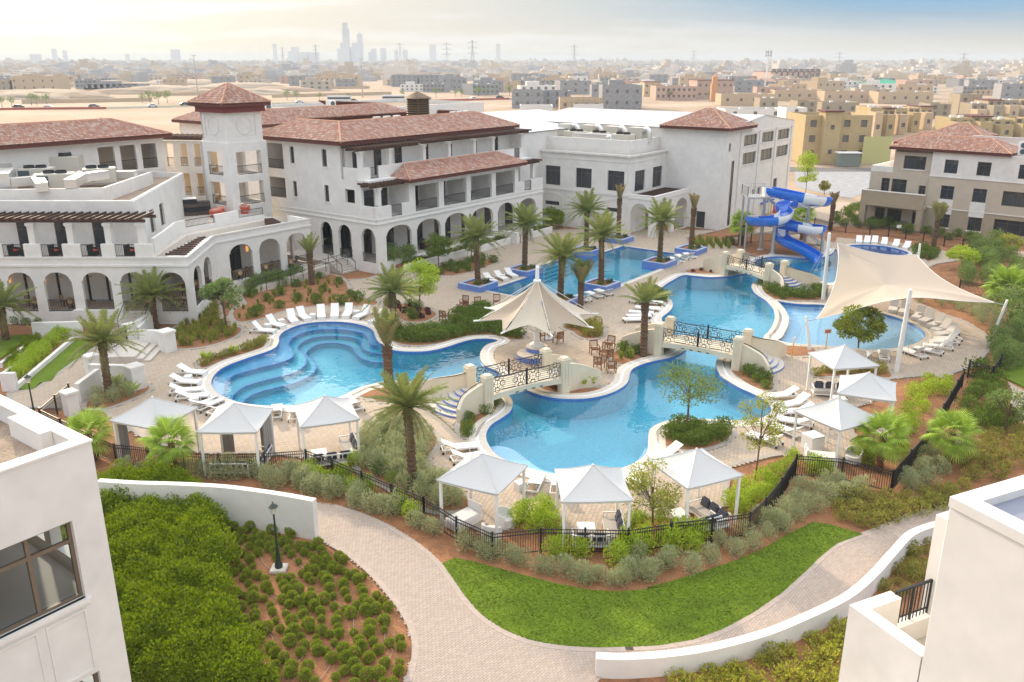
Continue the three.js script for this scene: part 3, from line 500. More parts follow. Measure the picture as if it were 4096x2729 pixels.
function column(parent, x, z, y0, y1, w = 0.5) { const k = [w, y1 - y0].join(), g = colGeo[k] ??= join([box(-w / 2, w / 2, 0, y1 - y0 - 0.18, -w / 2, w / 2), box(-w / 2 - 0.08, w / 2 + 0.08, y1 - y0 - 0.18, y1 - y0, -w / 2 - 0.08, w / 2 + 0.08), box(-w / 2 - 0.04, w / 2 + 0.04, y1 - y0 - 0.26, y1 - y0 - 0.181, -w / 2 - 0.04, w / 2 + 0.04)]); const m = mesh('column', g, M.white, parent); m.position.set(x, y0, z); return m; }
function building(name, label, p, turn = GRID) { return thing(name, label, 'building', p, turn); }
function worldOf(o, x, y, z) { return V(x, y, z).applyAxisAngle(V(0, 1, 0), o.rotation.y).add(o.position); }

// ---------------------------------------------------------------- rooftop plant, each unit a thing of its own
const acUnits = {};
function packagedUnit(parent, x, y, z, turn, label, scale = 1) {   // large unit with two fans on top
  const o = thing('rooftop_unit', label, 'air conditioner', worldOf(parent, x, y, z), parent.rotation.y + turn, 'rooftop air conditioning units'); o.scale.setScalar(scale);
  mesh('casing', chamfer(-1.3, 1.3, 0.15, 1.35, -0.8, 0.8, 0.04), M.acBox, o); mesh('base_frame', box(-1.25, 1.25, 0, 0.15, -0.75, 0.75), M.steel, o); mesh('coil_panel', box(-1.32, -0.4, 0.3, 1.2, 0.8, 0.82), M.coil ??= std('green grey coil', lin(0.07, 0.11, 0.12), 0.6), o);
  for (const fx of [-0.6, 0.35]) { const fan = mesh('fan_guard', new THREE.CylinderGeometry(0.42, 0.46, 0.22, 16, 1, true).translate(fx, 1.46, 0), M.black, o); mesh('fan_blade', [box(fx - 0.38, fx + 0.38, 1.47, 1.49, -0.07, 0.07), box(fx - 0.07, fx + 0.07, 1.475, 1.495, -0.38, 0.38)], M.black, fan); }
  return o;
}
function duct(parent, pts, w, h, label) { const o = thing('air_duct', label, 'duct', worldOf(parent, ...pts[0]), 0, 'rooftop ducts'); const W = pts.map(p => worldOf(parent, ...p).sub(o.position)); for (let i = 0; i < W.length - 1; i++) mesh('duct_section', bar(W[i], W[i + 1], w - i * 0.004, h - i * 0.004), M.silver, o); for (let i = 1; i < W.length - 1; i++) mesh('elbow', new THREE.SphereGeometry(w * 0.62, 10, 8).translate(W[i].x, W[i].y, W[i].z), M.silver, o); return o; }
function splitUnit(parent, x, y, z, turn, label) { const o = thing('condenser_unit', label, 'air conditioner', worldOf(parent, x, y, z), parent.rotation.y + turn, 'small condenser units behind the tiled roof'); mesh('casing', chamfer(-0.45, 0.45, 0, 0.8, -0.2, 0.2, 0.03), M.paint, o); mesh('coil', box(0.05, 0.42, 0.08, 0.72, 0.2, 0.215), M.coil ??= std('green grey coil', lin(0.07, 0.11, 0.12), 0.6), o); return o; }

// ---------------------------------------------------------------- main three-storey hotel wing
function hotelWing() {
  const b = building('hotel_wing', 'white three storey wing with tiled hip roof, pergola balconies and ground floor arches', ORIGIN);
  const L = [0, -16.5], C = [0, 0], R = [28, 0], W = w => 16.5 - w;
  mesh('plinth', box(0.31, 27.69, 0, 1, -16.4, -0.31), M.step, b);
  const arR = [[1.2, 4.85], [5.6, 9.25], [9.95, 13.6], [14.4, 18.2], [19.1, 22.3], [23.1, 26.6]].map(([a, c]) => [a, c, 1.04, 4.5, 0.85]);
  const arL = [[0.3, 2.25], [3.7, 5.6], [6.5, 8.3]].map(([a, c]) => [W(c), W(a), 1.04, 4.45, 0.75]);
  wall(b, C, R, 0, 5.4, arR); wall(b, L, [0, -0.3], 0, 5.4, arL);
  wall(b, [3.2, -16.4], [3.2, -3.2], 1, 4.9, [], M.white, 0.2, 'inner_wall'); wall(b, [3.2, -3.2], [27.6, -3.2], 1, 4.9, [], M.white, 0.2, 'inner_wall');
  for (const [a, c] of [[2.0, 4.2], [6.3, 8.6], [10.6, 13.2], [15.2, 17.8], [19.4, 22], [23.4, 26]]) windowIn(b, [0, -3.2], [27, -3.2], [a + 1.2, c + 1.2, 1.02, 3.9], 3, true, M.glass, M.bronze, 'window', -0.07);
  for (const [a, c] of [[1.0, 3.3], [4.2, 6.6], [7.2, 9.4]]) windowIn(b, [3.2, -16.4], [3.2, -3.2], [13.2 - c, 13.2 - a, 1.02, 3.9], 3, true, M.glass, M.bronze, 'window', -0.07);
  mesh('floor_slab', box(0.31, 27.69, 4.9, 5.39, -16.4, -0.31), M.white, b);
  band(b, C, R, 4.88, 5.0, 0.1); band(b, L, C, 4.88, 5.0, 0.1); band(b, C, R, 5.3, 5.42, 0.06); band(b, L, C, 5.3, 5.42, 0.06);
  // second floor
  wall(b, L, [0, -1.9], 5.4, 9, [[W(16.2), W(13.3), 6.3, 8.4], [W(12.1), W(11.5), 6.63, 8.2], [W(7.25), W(6.6), 6.53, 8.2], [W(4.2), W(2.8), 6.7, 8.05]].map(q => q));
  windows(b, L, [0, -1.9], [[W(12.1), W(11.5), 6.63, 8.2], [W(7.25), W(6.6), 6.53, 8.2]], 1, true, { glass: M.glass });
  wall(b, L, [0, -4.3], 9, 12.4, [[W(16.2), W(13.3), 9.3, 11.9], [W(12.2), W(11.55), 10.03, 11.72], [W(7.3), W(6.6), 10.03, 11.72]]); windows(b, L, [0, -4.3], [[W(12.2), W(11.55), 10.03, 11.72], [W(7.3), W(6.6), 10.03, 11.72]], 1, true);
  mesh('gallery_back', box(2.6, 2.8, 5.4, 12.3, -16.4, -12.9), M.sandWall, b); mesh('gallery_floor', box(0.31, 2.6, 8.7, 9.0, -16.4, -12.9), M.step, b); mesh('gallery_floor', box(0.31, 2.6, 5.9, 6.2, -16.4, -12.9), M.step, b); for (const y of [6.3, 9.3]) railing(b, L, C, y, y + 0.95, W(16.2), W(13.3), 0.15);
  wall(b, [0.0, -1.9], [0, -0.3], 5.41, 6.6, [], M.white, 0.25, 'parapet'); wall(b, C, [2.1, 0], 5.41, 6.6, [], M.white, 0.25, 'parapet'); railing(b, C, R, 5.42, 6.55, 2.1, 3.6); wall(b, [3.6, 0], [4.7, 0], 5.41, 6.6, [], M.white, 0.25, 'parapet');
  const bays = [[5.55, 9.1], [9.9, 13.6], [14.35, 18], [18.75, 22.3]]; wall(b, [4.7, 0], [23, 0], 5.4, 8.62, bays.map(([a, c]) => [a - 4.7, c - 4.7, 5.46, 8.1]), M.white, 0.5); bays.forEach(([a, c]) => railing(b, C, R, 5.46, 6.5, a, c, 0.3));
  wall(b, [23, 0], [24.2, 0], 5.41, 6.6, [], M.white, 0.25, 'parapet'); railing(b, C, R, 5.42, 6.55, 24.2, 25.6); wall(b, [25.6, 0], [28, 0], 5.41, 6.6, [], M.white, 0.25, 'parapet');
  wall(b, [0.3, -3], [27.4, -3], 5.4, 8.95, [], M.white, 0.2, 'inner_wall');
  for (const x of [1.1, 3.0, 7.6, 11.9, 16.3, 20.6, 24.6]) windowIn(b, [0, -3], [27, -3], [x, x + 1.5, 5.42, 7.8], 2, true, M.glass, M.bronze, 'window', -0.07);
  for (const x of [4.95, 9.5, 13.98, 18.38, 22.65]) mesh('partition', box(x - 0.12, x + 0.12, 5.41, 8.6, -2.99, -0.52), M.white, b);
  column(b, 0.95, -0.6, 6.6, 8.35, 0.42); pergola(b, -0.3, 4.4, -1.8, -0.2, 8.7, 'x', 0.5); column(b, 26.8, -0.7, 6.6, 8.35, 0.42); pergola(b, 23.6, 27.9, -1.9, -0.3, 8.7, 'x', 0.5);
  mesh('floor_slab', box(0.31, 27.4, 8.62, 8.98, -4.2, -1.2), M.white, b);
  // tiled canopy over the second floor loggia
  { const e = 8.85, r = 10.0, x0 = 4.1, x1 = 23.7, z = 0.75, zr = -2.1, k = 2.1; tileSlope(b, [x0, z], [x1, z], [x0 + k, zr], [x1 - k, zr], e, r); tileSlope(b, [x0, zr], [x0, z], [x0 + k, zr], [x0 + k, zr], e, r); tileSlope(b, [x1, z], [x1, zr], [x1 - k, zr], [x1 - k, zr], e, r); eaves(b, [x0, z], [x1, z], e); eaves(b, [x0, zr], [x0, z - 0.5], e); eaves(b, [x1, z - 0.5], [x1, zr], e); ridgeCap(b, [x0, e, z], [x0 + k, r, zr]); ridgeCap(b, [x1, e, z], [x1 - k, r, zr]); ridgeCap(b, [x0 + k, r, zr], [x1 - k, r, zr]); }
  // third floor set back behind its balcony
  wall(b, [0, -4.3], [0, -2.5], 8.98, 10.15, [], M.white, 0.25, 'parapet'); wall(b, [0, -2.25], [1.7, -2.25], 8.98, 10.15, [], M.white, 0.25, 'parapet'); railing(b, [0, -2.25], [28, -2.25], 9, 10.1, 1.7, 2.8); wall(b, [2.8, -2.25], [25.2, -2.25], 8.98, 10.15, [], M.white, 0.25, 'parapet'); railing(b, [0, -2.25], [28, -2.25], 9, 10.1, 25.2, 26.3); wall(b, [26.3, -2.25], [27.4, -2.25], 8.98, 10.15, [], M.white, 0.25, 'parapet');
  wall(b, [0, -4.3], [27.4, -4.3], 8.98, 12.4);
  for (const x of [1.3, 4.2, 7.2, 11.3, 15.2, 19.6, 23.6]) windowIn(b, [0, -4.3], [27, -4.3], [x, x + 1.0, 9.0, 11.5], 2, true, M.glass, M.bronze, 'window', -0.07);
  for (const x of [0.6, 4.6, 9.6, 13.6, 17.9, 21.3, 26.9]) column(b, x, -2.5, 10.15, 11.75, 0.42);
  pergola(b, -0.2, 8.6, -3.7, -2.1, 12.05, 'x', 0.5, 0.5); pergola(b, 8.9, 27.8, -3.7, -1.9, 12.15, 'x', 0.5, 0.5);
  // end and back walls, flat roof, main tiled roof
  wall(b, [27.7, -0.3], [27.7, -16.5], 0, 5.4); wall(b, [27.4, -3], [27.4, -16.5], 5.4, 12.4); wall(b, [27.7, -16.5], [0.3, -16.5], 0, 12.4);
  mesh('flat_roof', box(3.1, 24.8, 12.2, 12.9, -16.3, -7.6), M.gravel, b);
  { const e = 12.6, r = 14.15, o = 0.7, x0 = -o, x1 = 27.4 + o, z = -4.3 + o, zr = -7.6, k = 3.5, zb = -17.2; tileSlope(b, [x0, z], [x1, z], [x0 + k, zr], [x1 - k, zr], e, r); tileSlope(b, [x0, zb], [x0, z], [x0 + k, zb + k], [x0 + k, zr], e, r); tileSlope(b, [x1, z], [x1, zb], [x1 - k, zr], [x1 - k, zb + k], e, r); ridgeCap(b, [x0, e, z], [x0 + k, r, zr]); ridgeCap(b, [x1, e, z], [x1 - k, r, zr]); ridgeCap(b, [x0 + k, r, zr], [x1 - k, r, zr]); ridgeCap(b, [x0 + k, r, zr], [x0 + k, r, zb + k]); ridgeCap(b, [x0, e, zb], [x0 + k, r, zb + k]); tileSlope(b, [x1 - k, zb], [x0, zb], [x1 - 2 * k, zb + k], [x0 + k, zb + k], e, r); eaves(b, [x0, z], [x1, z], e, 0.34); eaves(b, [x0, zb], [x0, z - 0.5], e, 0.34); eaves(b, [x1, z - 0.5], [x1, zb], e, 0.34); }
  mesh('roof_upstand', [box(3.0, 24.6, 12.9, 13.6, -7.9, -7.65), box(2.9, 3.1, 12.9, 13.6, -13, -7.65)], M.white, b);
  // stair with iron handrails up to the terrace (right face) and the corner entrance (left face)
  for (let i = 0; i < 6; i++) { mesh('step', box(20.2, 22.6, 0, 0.17 * (6 - i), 0.02 + i * 0.32, 0.34 + i * 0.32), M.step, b); mesh('step', box(-2.2 + i * 0.02, -0.02, 0, 0.17 * (6 - i), -4.9 + i * 0.32, -4.58 + i * 0.32), M.step, b); }
  mesh('stair_wall', [box(19.8, 20.2, 0, 1.35, 0.02, 2.2), box(22.6, 23, 0, 1.35, 0.02, 2.2)], M.white, b); mesh('terrace', box(-2.3, -0.02, 0, 1.0, -12, -4.92), M.step, b);
  for (const x of [20.5, 22.4]) mesh('handrail', [bar(V(x, 1.9, 0.1), V(x, 0.95, 2.2), 0.05), bar(V(x, 1, 0.1), V(x, 1.9, 0.1), 0.04), bar(V(x, 0.1, 2.2), V(x, 0.95, 2.2), 0.04), bar(V(x, 0.5, 1.1), V(x, 1.4, 1.15), 0.03)], M.black, b);
  for (const x of [-0.3, -2.1]) mesh('handrail', [bar(V(x, 1.9, -4.9), V(x, 0.95, -3), 0.05), bar(V(x, 1, -4.9), V(x, 1.9, -4.9), 0.04), bar(V(x, 0.1, -3), V(x, 0.95, -3), 0.04)], M.black, b);
  // planter terrace in front of the arches
  mesh('planter_wall', [box(2.2, 19.7, 0, 0.75, 1.2, 1.4), box(2.2, 19.7, 0, 0.95, 0.02, 0.12), box(23.1, 28, 0, 0.8, 1.3, 1.5)], M.white, b); mesh('planter_soil', box(2.2, 19.7, 0.3, 0.62, 0.13, 1.19), M.soil, b); mesh('planter_soil', box(23.1, 28, 0.3, 0.66, 0.13, 1.29), M.soil, b);
  arL.slice(0, 3).forEach(([a, c]) => railing(b, L, C, 1.02, 1.95, a, c, 0.15));
  // lanterns along the inner wall
  for (const x of [0.5, 5.2, 9.6, 14, 18.6]) { const s = mesh('wall_lantern', box(x + 3.1, x + 3.25, 2.5, 2.95, -3.1, -2.98), M.lamp ??= std('lit amber lantern', lin(0.8, 0.5, 0.2), 0.6, { emissive: lin(1.0, 0.45, 0.12), emissiveIntensity: 0.7 }), b); }
  for (let i = 0; i < 3; i++) splitUnit(b, 8.6 + i * 1.5, 13.6, -8.1, 0, 'white condenser unit in the near row behind the hotel wing ridge'); for (let i = 0; i < 3; i++) splitUnit(b, 21 + i * 1.2, 13.6, -8.1, 0, 'white condenser unit in the far row behind the hotel wing ridge');
  const t = thing('louvred_cupola', 'brown louvred ventilator turret with small pyramid cap on the hotel roof', 'ventilator', worldOf(b, 16.2, 13.4, -9.2), GRID);
  for (const [x, z] of [[-0.8, -0.8], [0.8, -0.8], [0.8, 0.8], [-0.8, 0.8]]) mesh('post', box(x - 0.08, x + 0.08, -0.5, 2.6, z - 0.08, z + 0.08), M.cupola ??= std('brown timber louvre', lin(0.19, 0.12, 0.06), 0.7, { map: T.wood }), t);
  for (const s of [[-1, -1], [1, 1]]) mesh('brace', [bar(V(-0.8, -0.4, 0.8 * s[0]), V(0.8, 0.4, 0.8 * s[0]), 0.1), bar(V(0.8 * s[0], -0.4, -0.8), V(0.8 * s[0], 0.4, 0.8), 0.1)], M.cupola, t);
  for (let i = 0; i < 8; i++) { const g = new THREE.CylinderGeometry(1.18, 1.4, 0.16, 4, 1, true); g.rotateY(Math.PI / 4); mesh('louvre', g.translate(0, 0.62 + i * 0.25, 0), M.cupola, t); } mesh('core', box(-0.72, 0.72, 0.5, 2.6, -0.72, 0.72), M.cupola, t);
  { const g = new THREE.CylinderGeometry(0.05, 1.65, 0.75, 4); g.rotateY(Math.PI / 4); mesh('cap', g.translate(0, 3.0, 0), M.cupola, t); }
  return b;
}
const wing = hotelWing();

// ---------------------------------------------------------------- square tower with the pyramid roof
(function tower() {
  const b = building('hotel_tower', 'white square tower with red tiled pyramid roof and round blind recesses', onGrid(-6.1, -14));
  const S = 4.7, D = 4.5;
  const f0 = [[0.9, 3.9, 6.1, 8.4], [0.9, 3.9, 9.1, 11.4]], s0 = [[1.0, 3.4, 6.1, 8.4], [1.0, 3.4, 9.1, 11.4]];
  wall(b, [0, 0], [S, 0], 0, 12.3, f0, M.white, 0.35); wall(b, [0, -D], [0, -0.35], 0, 12.3, s0, M.white, 0.35); wall(b, [S, -0.35], [S, -D], 0, 12.3, [[1.0, 3.4, 9.1, 11.4], [1, 3.4, 6.1, 8.4]], M.white, 0.35); wall(b, [S, -D], [0, -D], 0, 12.3, f0, M.white, 0.34);
  for (const y of [5.8, 8.8, 12.1]) mesh('floor_slab', box(0.36, S - 0.36, y - 0.2, y, -D + 0.36, -0.36), M.white, b);
  for (const y of [6.1, 9.1]) { railing(b, [0, 0], [S, 0], y, y + 0.95, 0.9, 3.9); railing(b, [0, -D], [0, 0], y, y + 0.95, 1.0, 3.4); }
  const i = 0.22; // upper stage with a sunk square and a raised ring on each face
  const stage = (l, r, len) => { wall(b, l, r, 12.3, 15.35, [[len / 2 - 1.35, len / 2 + 1.35, 12.9, 14.95]], M.white, 0.2, 'upper_wall'); const f = frameOf(l, r); placeOn(mesh('recess_panel', box(len / 2 - 1.34, len / 2 + 1.34, 12.91, 14.94, -0.18, -0.07), M.white, b), f); placeOn(mesh('blind_ring', new THREE.TorusGeometry(0.85, 0.05, 8, 40).translate(len / 2, 13.92, -0.06), M.white, b), f); };
  stage([i, -i], [S - i, -i], S - 2 * i); stage([i, -D + i], [i, -i - 0.2], D - 2 * i - 0.2); stage([S - i, -i - 0.2], [S - i, -D + i], D - 2 * i - 0.2); stage([S - i, -D + i], [i, -D + i], S - 2 * i);
  mesh('ledge', box(0.02, S - 0.02, 12.28, 12.34, -D + 0.02, -0.02), M.white, b);
  mesh('frieze', [box(-0.1, S + 0.1, 15.2, 15.75, -D - 0.1, 0.1)], M.frieze ??= std('maroon frieze', lin(0.19, 0.05, 0.045), 0.8), b); mesh('frieze_cap', box(-0.35, S + 0.35, 15.75, 15.95, -D - 0.35, 0.35), M.frieze, b);
  hipRoof(b, 0, S, -D, 0, 16.1, 1.75, 0.55);
})();
// ---------------------------------------------------------------- west wing: arcade, pergola terrace, plant roof
const WEST = V(-25.39, 0, -65.26);
(function westWing() {
  const b = building('west_wing', 'white wing with angled arcade, pergola terrace and rooftop ducts beside the lawns', WEST, 0);
  const lc = p => [p.x - WEST.x, p.z - WEST.z], C0 = [0, 0], C2 = [-0.81, -8.74], C3 = [5.69, -17.37], FL = [-34, 0];
  const X = u => u + 34;
  const arcs = [[-23.4, -21.2], [-20.4, -18.2], [-17.4, -15.2], [-14.4, -12.3], [-11.5, -9.3], [-8.5, -6.2], [-5.5, -3.3], [-2.45, -0.37]].map(([a, c]) => [X(a), X(c), 1.02, 4.25, 0.7]);
  const side = [[1.2, 3.6, 1.02, 4.2, 0.75], [4.4, 6.9, 1.02, 4.2, 0.75]], back = [[1.37, 3.85, 1.02, 4.25, 0.75], [4.6, 6.98, 1.02, 4.25, 0.75], [7.76, 10.2, 1.02, 4.3, 0.75]];
  wall(b, FL, C0, 0, 5.45, arcs); wall(b, C0, C2, 0, 5.45, side); wall(b, C2, C3, 0, 5.45, back); wall(b, C3, [C3[0] - 2.4, C3[1] - 1.8], 0, 5.45, [[0.5, 2.6, 1.02, 4.2, 0.7]]);
  band(b, FL, C0, 4.72, 4.86, 0.09); band(b, C0, C2, 4.72, 4.86, 0.09); band(b, C2, C3, 4.72, 4.86, 0.09); band(b, FL, C0, 5.36, 5.5, 0.06); band(b, C0, C2, 5.36, 5.5, 0.06); band(b, C2, C3, 5.36, 5.5, 0.06);
  const poly = l => l.map(([x, z]) => V(x, 0, z)), foot = poly([[-33.9, -0.31], [-0.35, -0.31], [-1.1, -8.6], [5.3, -17.2], [-4, -20], [-33.9, -12]]);
  mesh('plinth', slab(foot, 0, 1), M.paver, b); 
  mesh('arcade_ceiling', slab(poly([[-33.9, -0.31], [-0.35, -0.31], [-1.1, -8.6], [5.3, -17.2], [2.5, -19], [-4.4, -9.5], [-5, -3.4], [-33.9, -3.4]]), 4.6, 4.78), M.white, b);
  mesh('terrace_slab', slab(poly([[-33.9, -0.31], [-2.7, -0.31], [-3.4, -9.2], [2.5, -18.6], [-4, -20], [-33.9, -12]]), 4.8, 5.36), M.step, b);
  const in0 = [-33.9, -3.4], in1 = [-5, -3.4], in2 = [-4.4, -9.5], in3 = [2.2, -19];
  wall(b, in0, in1, 1, 4.7, [], M.white, 0.2, 'inner_wall'); wall(b, in1, in2, 1, 4.7, [], M.white, 0.2, 'inner_wall'); wall(b, in2, in3, 1, 4.7, [], M.white, 0.2, 'inner_wall');
  for (const u of [-14.9, -12.2, -9.7, -8.1, -4.0 - 2.2, -17.5, -20.5]) windowIn(b, FL, [0, -3.4].map((v, i) => i ? -3.4 : 0), [X(u), X(u + (u === -8.1 ? 2 : 1.2)), 1.02, 3.8], u === -8.1 ? 2 : 1, true, M.glass, M.bronze, 'window', -0.06).position.z = -3.35;
  windowIn(b, in2, in3, [0.8, 2.4, 1.02, 3.8], 2, true, M.glass, M.bronze, 'window', -0.06); windowIn(b, in2, in3, [5.2, 6.6, 1.02, 3.8], 2, true, M.glass, M.bronze, 'window', -0.06); windowIn(b, in1, in2, [1.5, 3, 1.02, 3.8], 2, true, M.glass, M.bronze, 'window', -0.06);
  for (const [a, c] of arcs.slice(2).filter((_, i) => i !== 4)) railing(b, FL, C0, 1.02, 2, a, c, 0.15); side.forEach(([a, c]) => railing(b, C0, C2, 1.02, 2, a, c, 0.15)); back.forEach(([a, c]) => railing(b, C2, C3, 1.02, 2, a, c, 0.15));
  for (const u of [-13.3, -10.4, -4.4, -1.6, -16.2]) mesh('wall_lantern', box(u - 0.09, u + 0.09, 2.6, 3.1, -3.39, -3.25), M.lamp, b); { const f = frameOf(in2, in3); for (const u of [0.3, 3.4, 4.7, 7.4]) placeOn(mesh('wall_lantern', box(u - 0.09, u + 0.09, 2.6, 3.1, 0.01, 0.14), M.lamp, b), f); }
  // terrace parapets, columns, pergola
  for (const [a, c] of [[-21.6, -20.3], [-18.7, -17.3], [-15.7, -14.3], [-12.66, -11.3], [-9.65, -8.2], [-6.63, -5.54], [-4, -2.62]]) { mesh('parapet', chamfer(a, c, 5.452, 6.5, -0.28, -0.02, 0.04), M.white, b); }
  for (const [a, c] of [[-20.3, -18.7], [-17.3, -15.7], [-14.3, -12.66], [-11.3, -9.65], [-8.2, -6.63], [-5.54, -4]]) railing(b, FL, C0, 5.46, 6.45, X(a), X(c), 0.15);
  for (const x of [-21, -18, -15, -11.95, -8.95, -6.0, -3.45]) column(b, x, -0.45, 6.5, 8.1, 0.5);
  pergola(b, -24, -3.0, -2.6, -0.1, 8.45, 'x', 0.62, 0.45);
  const up0 = [-33.9, -2.9], up1 = [-4.9, -2.9]; wall(b, up0, up1, 5.36, 9.35, [], M.white, 0.25, 'upper_wall');
  for (const u of [-20.6, -17.6, -14.5, -11.45, -8.4]) windowIn(b, [0, -2.9], [1, -2.9], [u, u + 1.05, 5.4, 7.75], 1, true, M.glass, M.bronze, 'window', -0.06);
  // roof: outer parapet, gravel strip, raised inner parapet
  const edge = ats('a', [1020, 1080, 1500, 850], 9.35).map(lc), e0 = edge[0], e1 = edge[1];
  wall(b, [-4.9, -2.9], [e1[0] + 0.6, e1[1] - 0.5], 5.36, 9.35, [[1.2, 2.6, 5.9, 7.9], [4.2, 5.6, 5.9, 7.9], [7.6, 9, 5.9, 7.9]], M.white, 0.25, 'upper_wall'); windows(b, [-4.9, -2.9], [e1[0] + 0.6, e1[1] - 0.5], [[1.2, 2.6, 5.9, 7.9], [4.2, 5.6, 5.9, 7.9], [7.6, 9, 5.9, 7.9]], 1);
  mesh('gravel_roof', slab(poly([[-33.9, -3.1], [-5.2, -3.1], [e1[0] + 0.2, e1[1] - 0.6], [e1[0] - 8, e1[1] - 2], [-33.9, -14]]), 8.6, 8.95), M.gravel, b);
  const inn = ats('a', [0, 980, 880, 965, 1285, 830], 10.1).map(lc); inn.unshift([-33.9, inn[0][1]]);
  mesh('roof_parapet', ribbonWall(poly(inn), 0.3, 8.9, 10.1), M.white, b);
  mesh('roof_parapet', ribbonWall(poly([[-33.9, -3.05], [-5.1, -3.05], [e1[0] + 0.4, e1[1] - 0.5], [e1[0] - 7, e1[1] - 3]]), 0.3, 9.0, 9.42), M.white, b);
  // side pergola above the angled arcade
  { const q = ats('A', [1415, 250, 1690, 115, 1600, 250, 1755, 105], 5.5).map(p => p.sub(WEST)); for (let i = 0; i < 10; i++) mesh('slat', bar(q[0].clone().lerp(q[1], i / 9), q[2].clone().lerp(q[3], i / 9), 0.16, 0.16), M.wood, b); const r = ats('b', [285, 1045, 290, 1080, 350, 1040, 400, 1065], 5.5).map(p => p.sub(WEST)); for (let i = 0; i < 5; i++) mesh('slat', bar(r[0].clone().lerp(r[1], i / 4), r[2].clone().lerp(r[3], i / 4), 0.16, 0.16), M.wood, b); }
  // upper terrace parapet stepping round to the tower
  const tp = ats('a', [1300, 1400, 1390, 1340, 1490, 1262, 1570, 1240, 1830, 1195, 2030, 1160, 2250, 1128], 6.5).map(lc), seg = (i, j) => mesh('parapet', ribbonWall(poly(tp.slice(i, j + 1)), 0.25, 5.3, 6.5), M.white, b);
  seg(0, 3); seg(4, 5); mesh('parapet', ribbonWall(poly([tp[3], tp[4]]), 0.24, 5.3, 5.75), M.white, b); mesh('parapet', ribbonWall(poly([tp[5], tp[6]]), 0.24, 5.3, 5.75), M.white, b); for (const i of [3, 5]) railing(b, tp[i], tp[i + 1], 5.75, 6.45, 0.1, frameOf(tp[i], tp[i + 1]).len - 0.1, 0);
  mesh('terrace_slab', slab(poly([[-4.8, -9], tp[2], tp[6], [tp[6][0] - 1, tp[6][1] - 3], [-7, -22], [-9, -12]]), 4.9, 5.34), M.step, b);
  // entrance steps and ramps
  for (let i = 0; i < 5; i++) mesh('step', box(-5.4, -3.2, 0, 0.2 * (5 - i), 0.02 + i * 0.34, 0.36 + i * 0.34), M.step, b);
  mesh('stair_wall', [box(-3.2, -2.85, 0, 1.3, 0.02, 4.2), box(-9.4, -5.45, 0, 1.25, 0.02, 0.35)], M.white, b);
  for (const x of [-5.3, -3.3]) mesh('handrail', [bar(V(x, 1.95, 0.05), V(x, 0.95, 1.75), 0.05), bar(V(x, 0.1, 1.75), V(x, 0.95, 1.75), 0.04)], M.black, b);
  mesh('ramp', ribbonWall(poly([[-0.4, -10.2], [5.4, -18]]).map(p => V(p.x + 1.6, 0, p.z + 1.1)), 1.2, 0, t => 0.4 + 0.6 * t), M.step, b);
  { const a = poly([[0.9, -10.4], [8.6, -20.6]]).map(p => V(p.x + 1.2, 0, p.z + 1.2)); const n = 9, q = []; for (let i = 0; i <= n; i++) { const p = a[0].clone().lerp(a[1], i / n), y = 0.3 + 0.7 * i / n; q.push(bar(V(p.x, y - 0.3, p.z), V(p.x, y + 0.95, p.z), 0.04)); } for (const h of [0.5, 0.95]) q.push(bar(V(a[0].x, 0.3 + h, a[0].z), V(a[1].x, 1 + h, a[1].z), 0.04)); mesh('handrail', q, M.black, b); }
  // plant on the roof
  for (const [px, py, t, s] of [[520, 850, 0.2, 1.15], [560, 780, 0.6, 1.2], [860, 900, 0.4, 0.8], [330, 900, 0.2, 0.8], [500, 950, 0.1, 0.8]]) { const p = at('a', px, py, 9.8); packagedUnit(b, p.x - WEST.x, 9.5, p.z - WEST.z, t, 'beige rooftop unit among the silver ducts of the west wing', s * 1.3); mesh('plinth_block', box(p.x - WEST.x - 1.5, p.x - WEST.x + 1.5, 8.95, 9.5, p.z - WEST.z - 0.9, p.z - WEST.z + 0.9), M.gravel, b); }
  const D = (l, h, w, n) => duct(b, ats('a', l, h).map(p => [p.x - WEST.x, h, p.z - WEST.z]), w, w * 0.8, n);
  D([0, 800, 230, 760, 380, 740], 10.9, 1.1, 'thick silver duct running to the tallest unit of the west wing roof'); D([80, 920, 320, 900, 360, 960], 10.3, 0.9, 'silver duct with a bent elbow at the west wing parapet'); D([600, 930, 690, 880, 900, 850], 10.5, 0.9, 'silver duct bending between two west wing roof units'); D([950, 850, 1160, 850], 10.2, 0.8, 'short silver duct inside the west wing roof corner'); D([0, 900, 60, 850], 10.6, 1.4, 'fat silver duct at the edge of the west wing roof');
})();

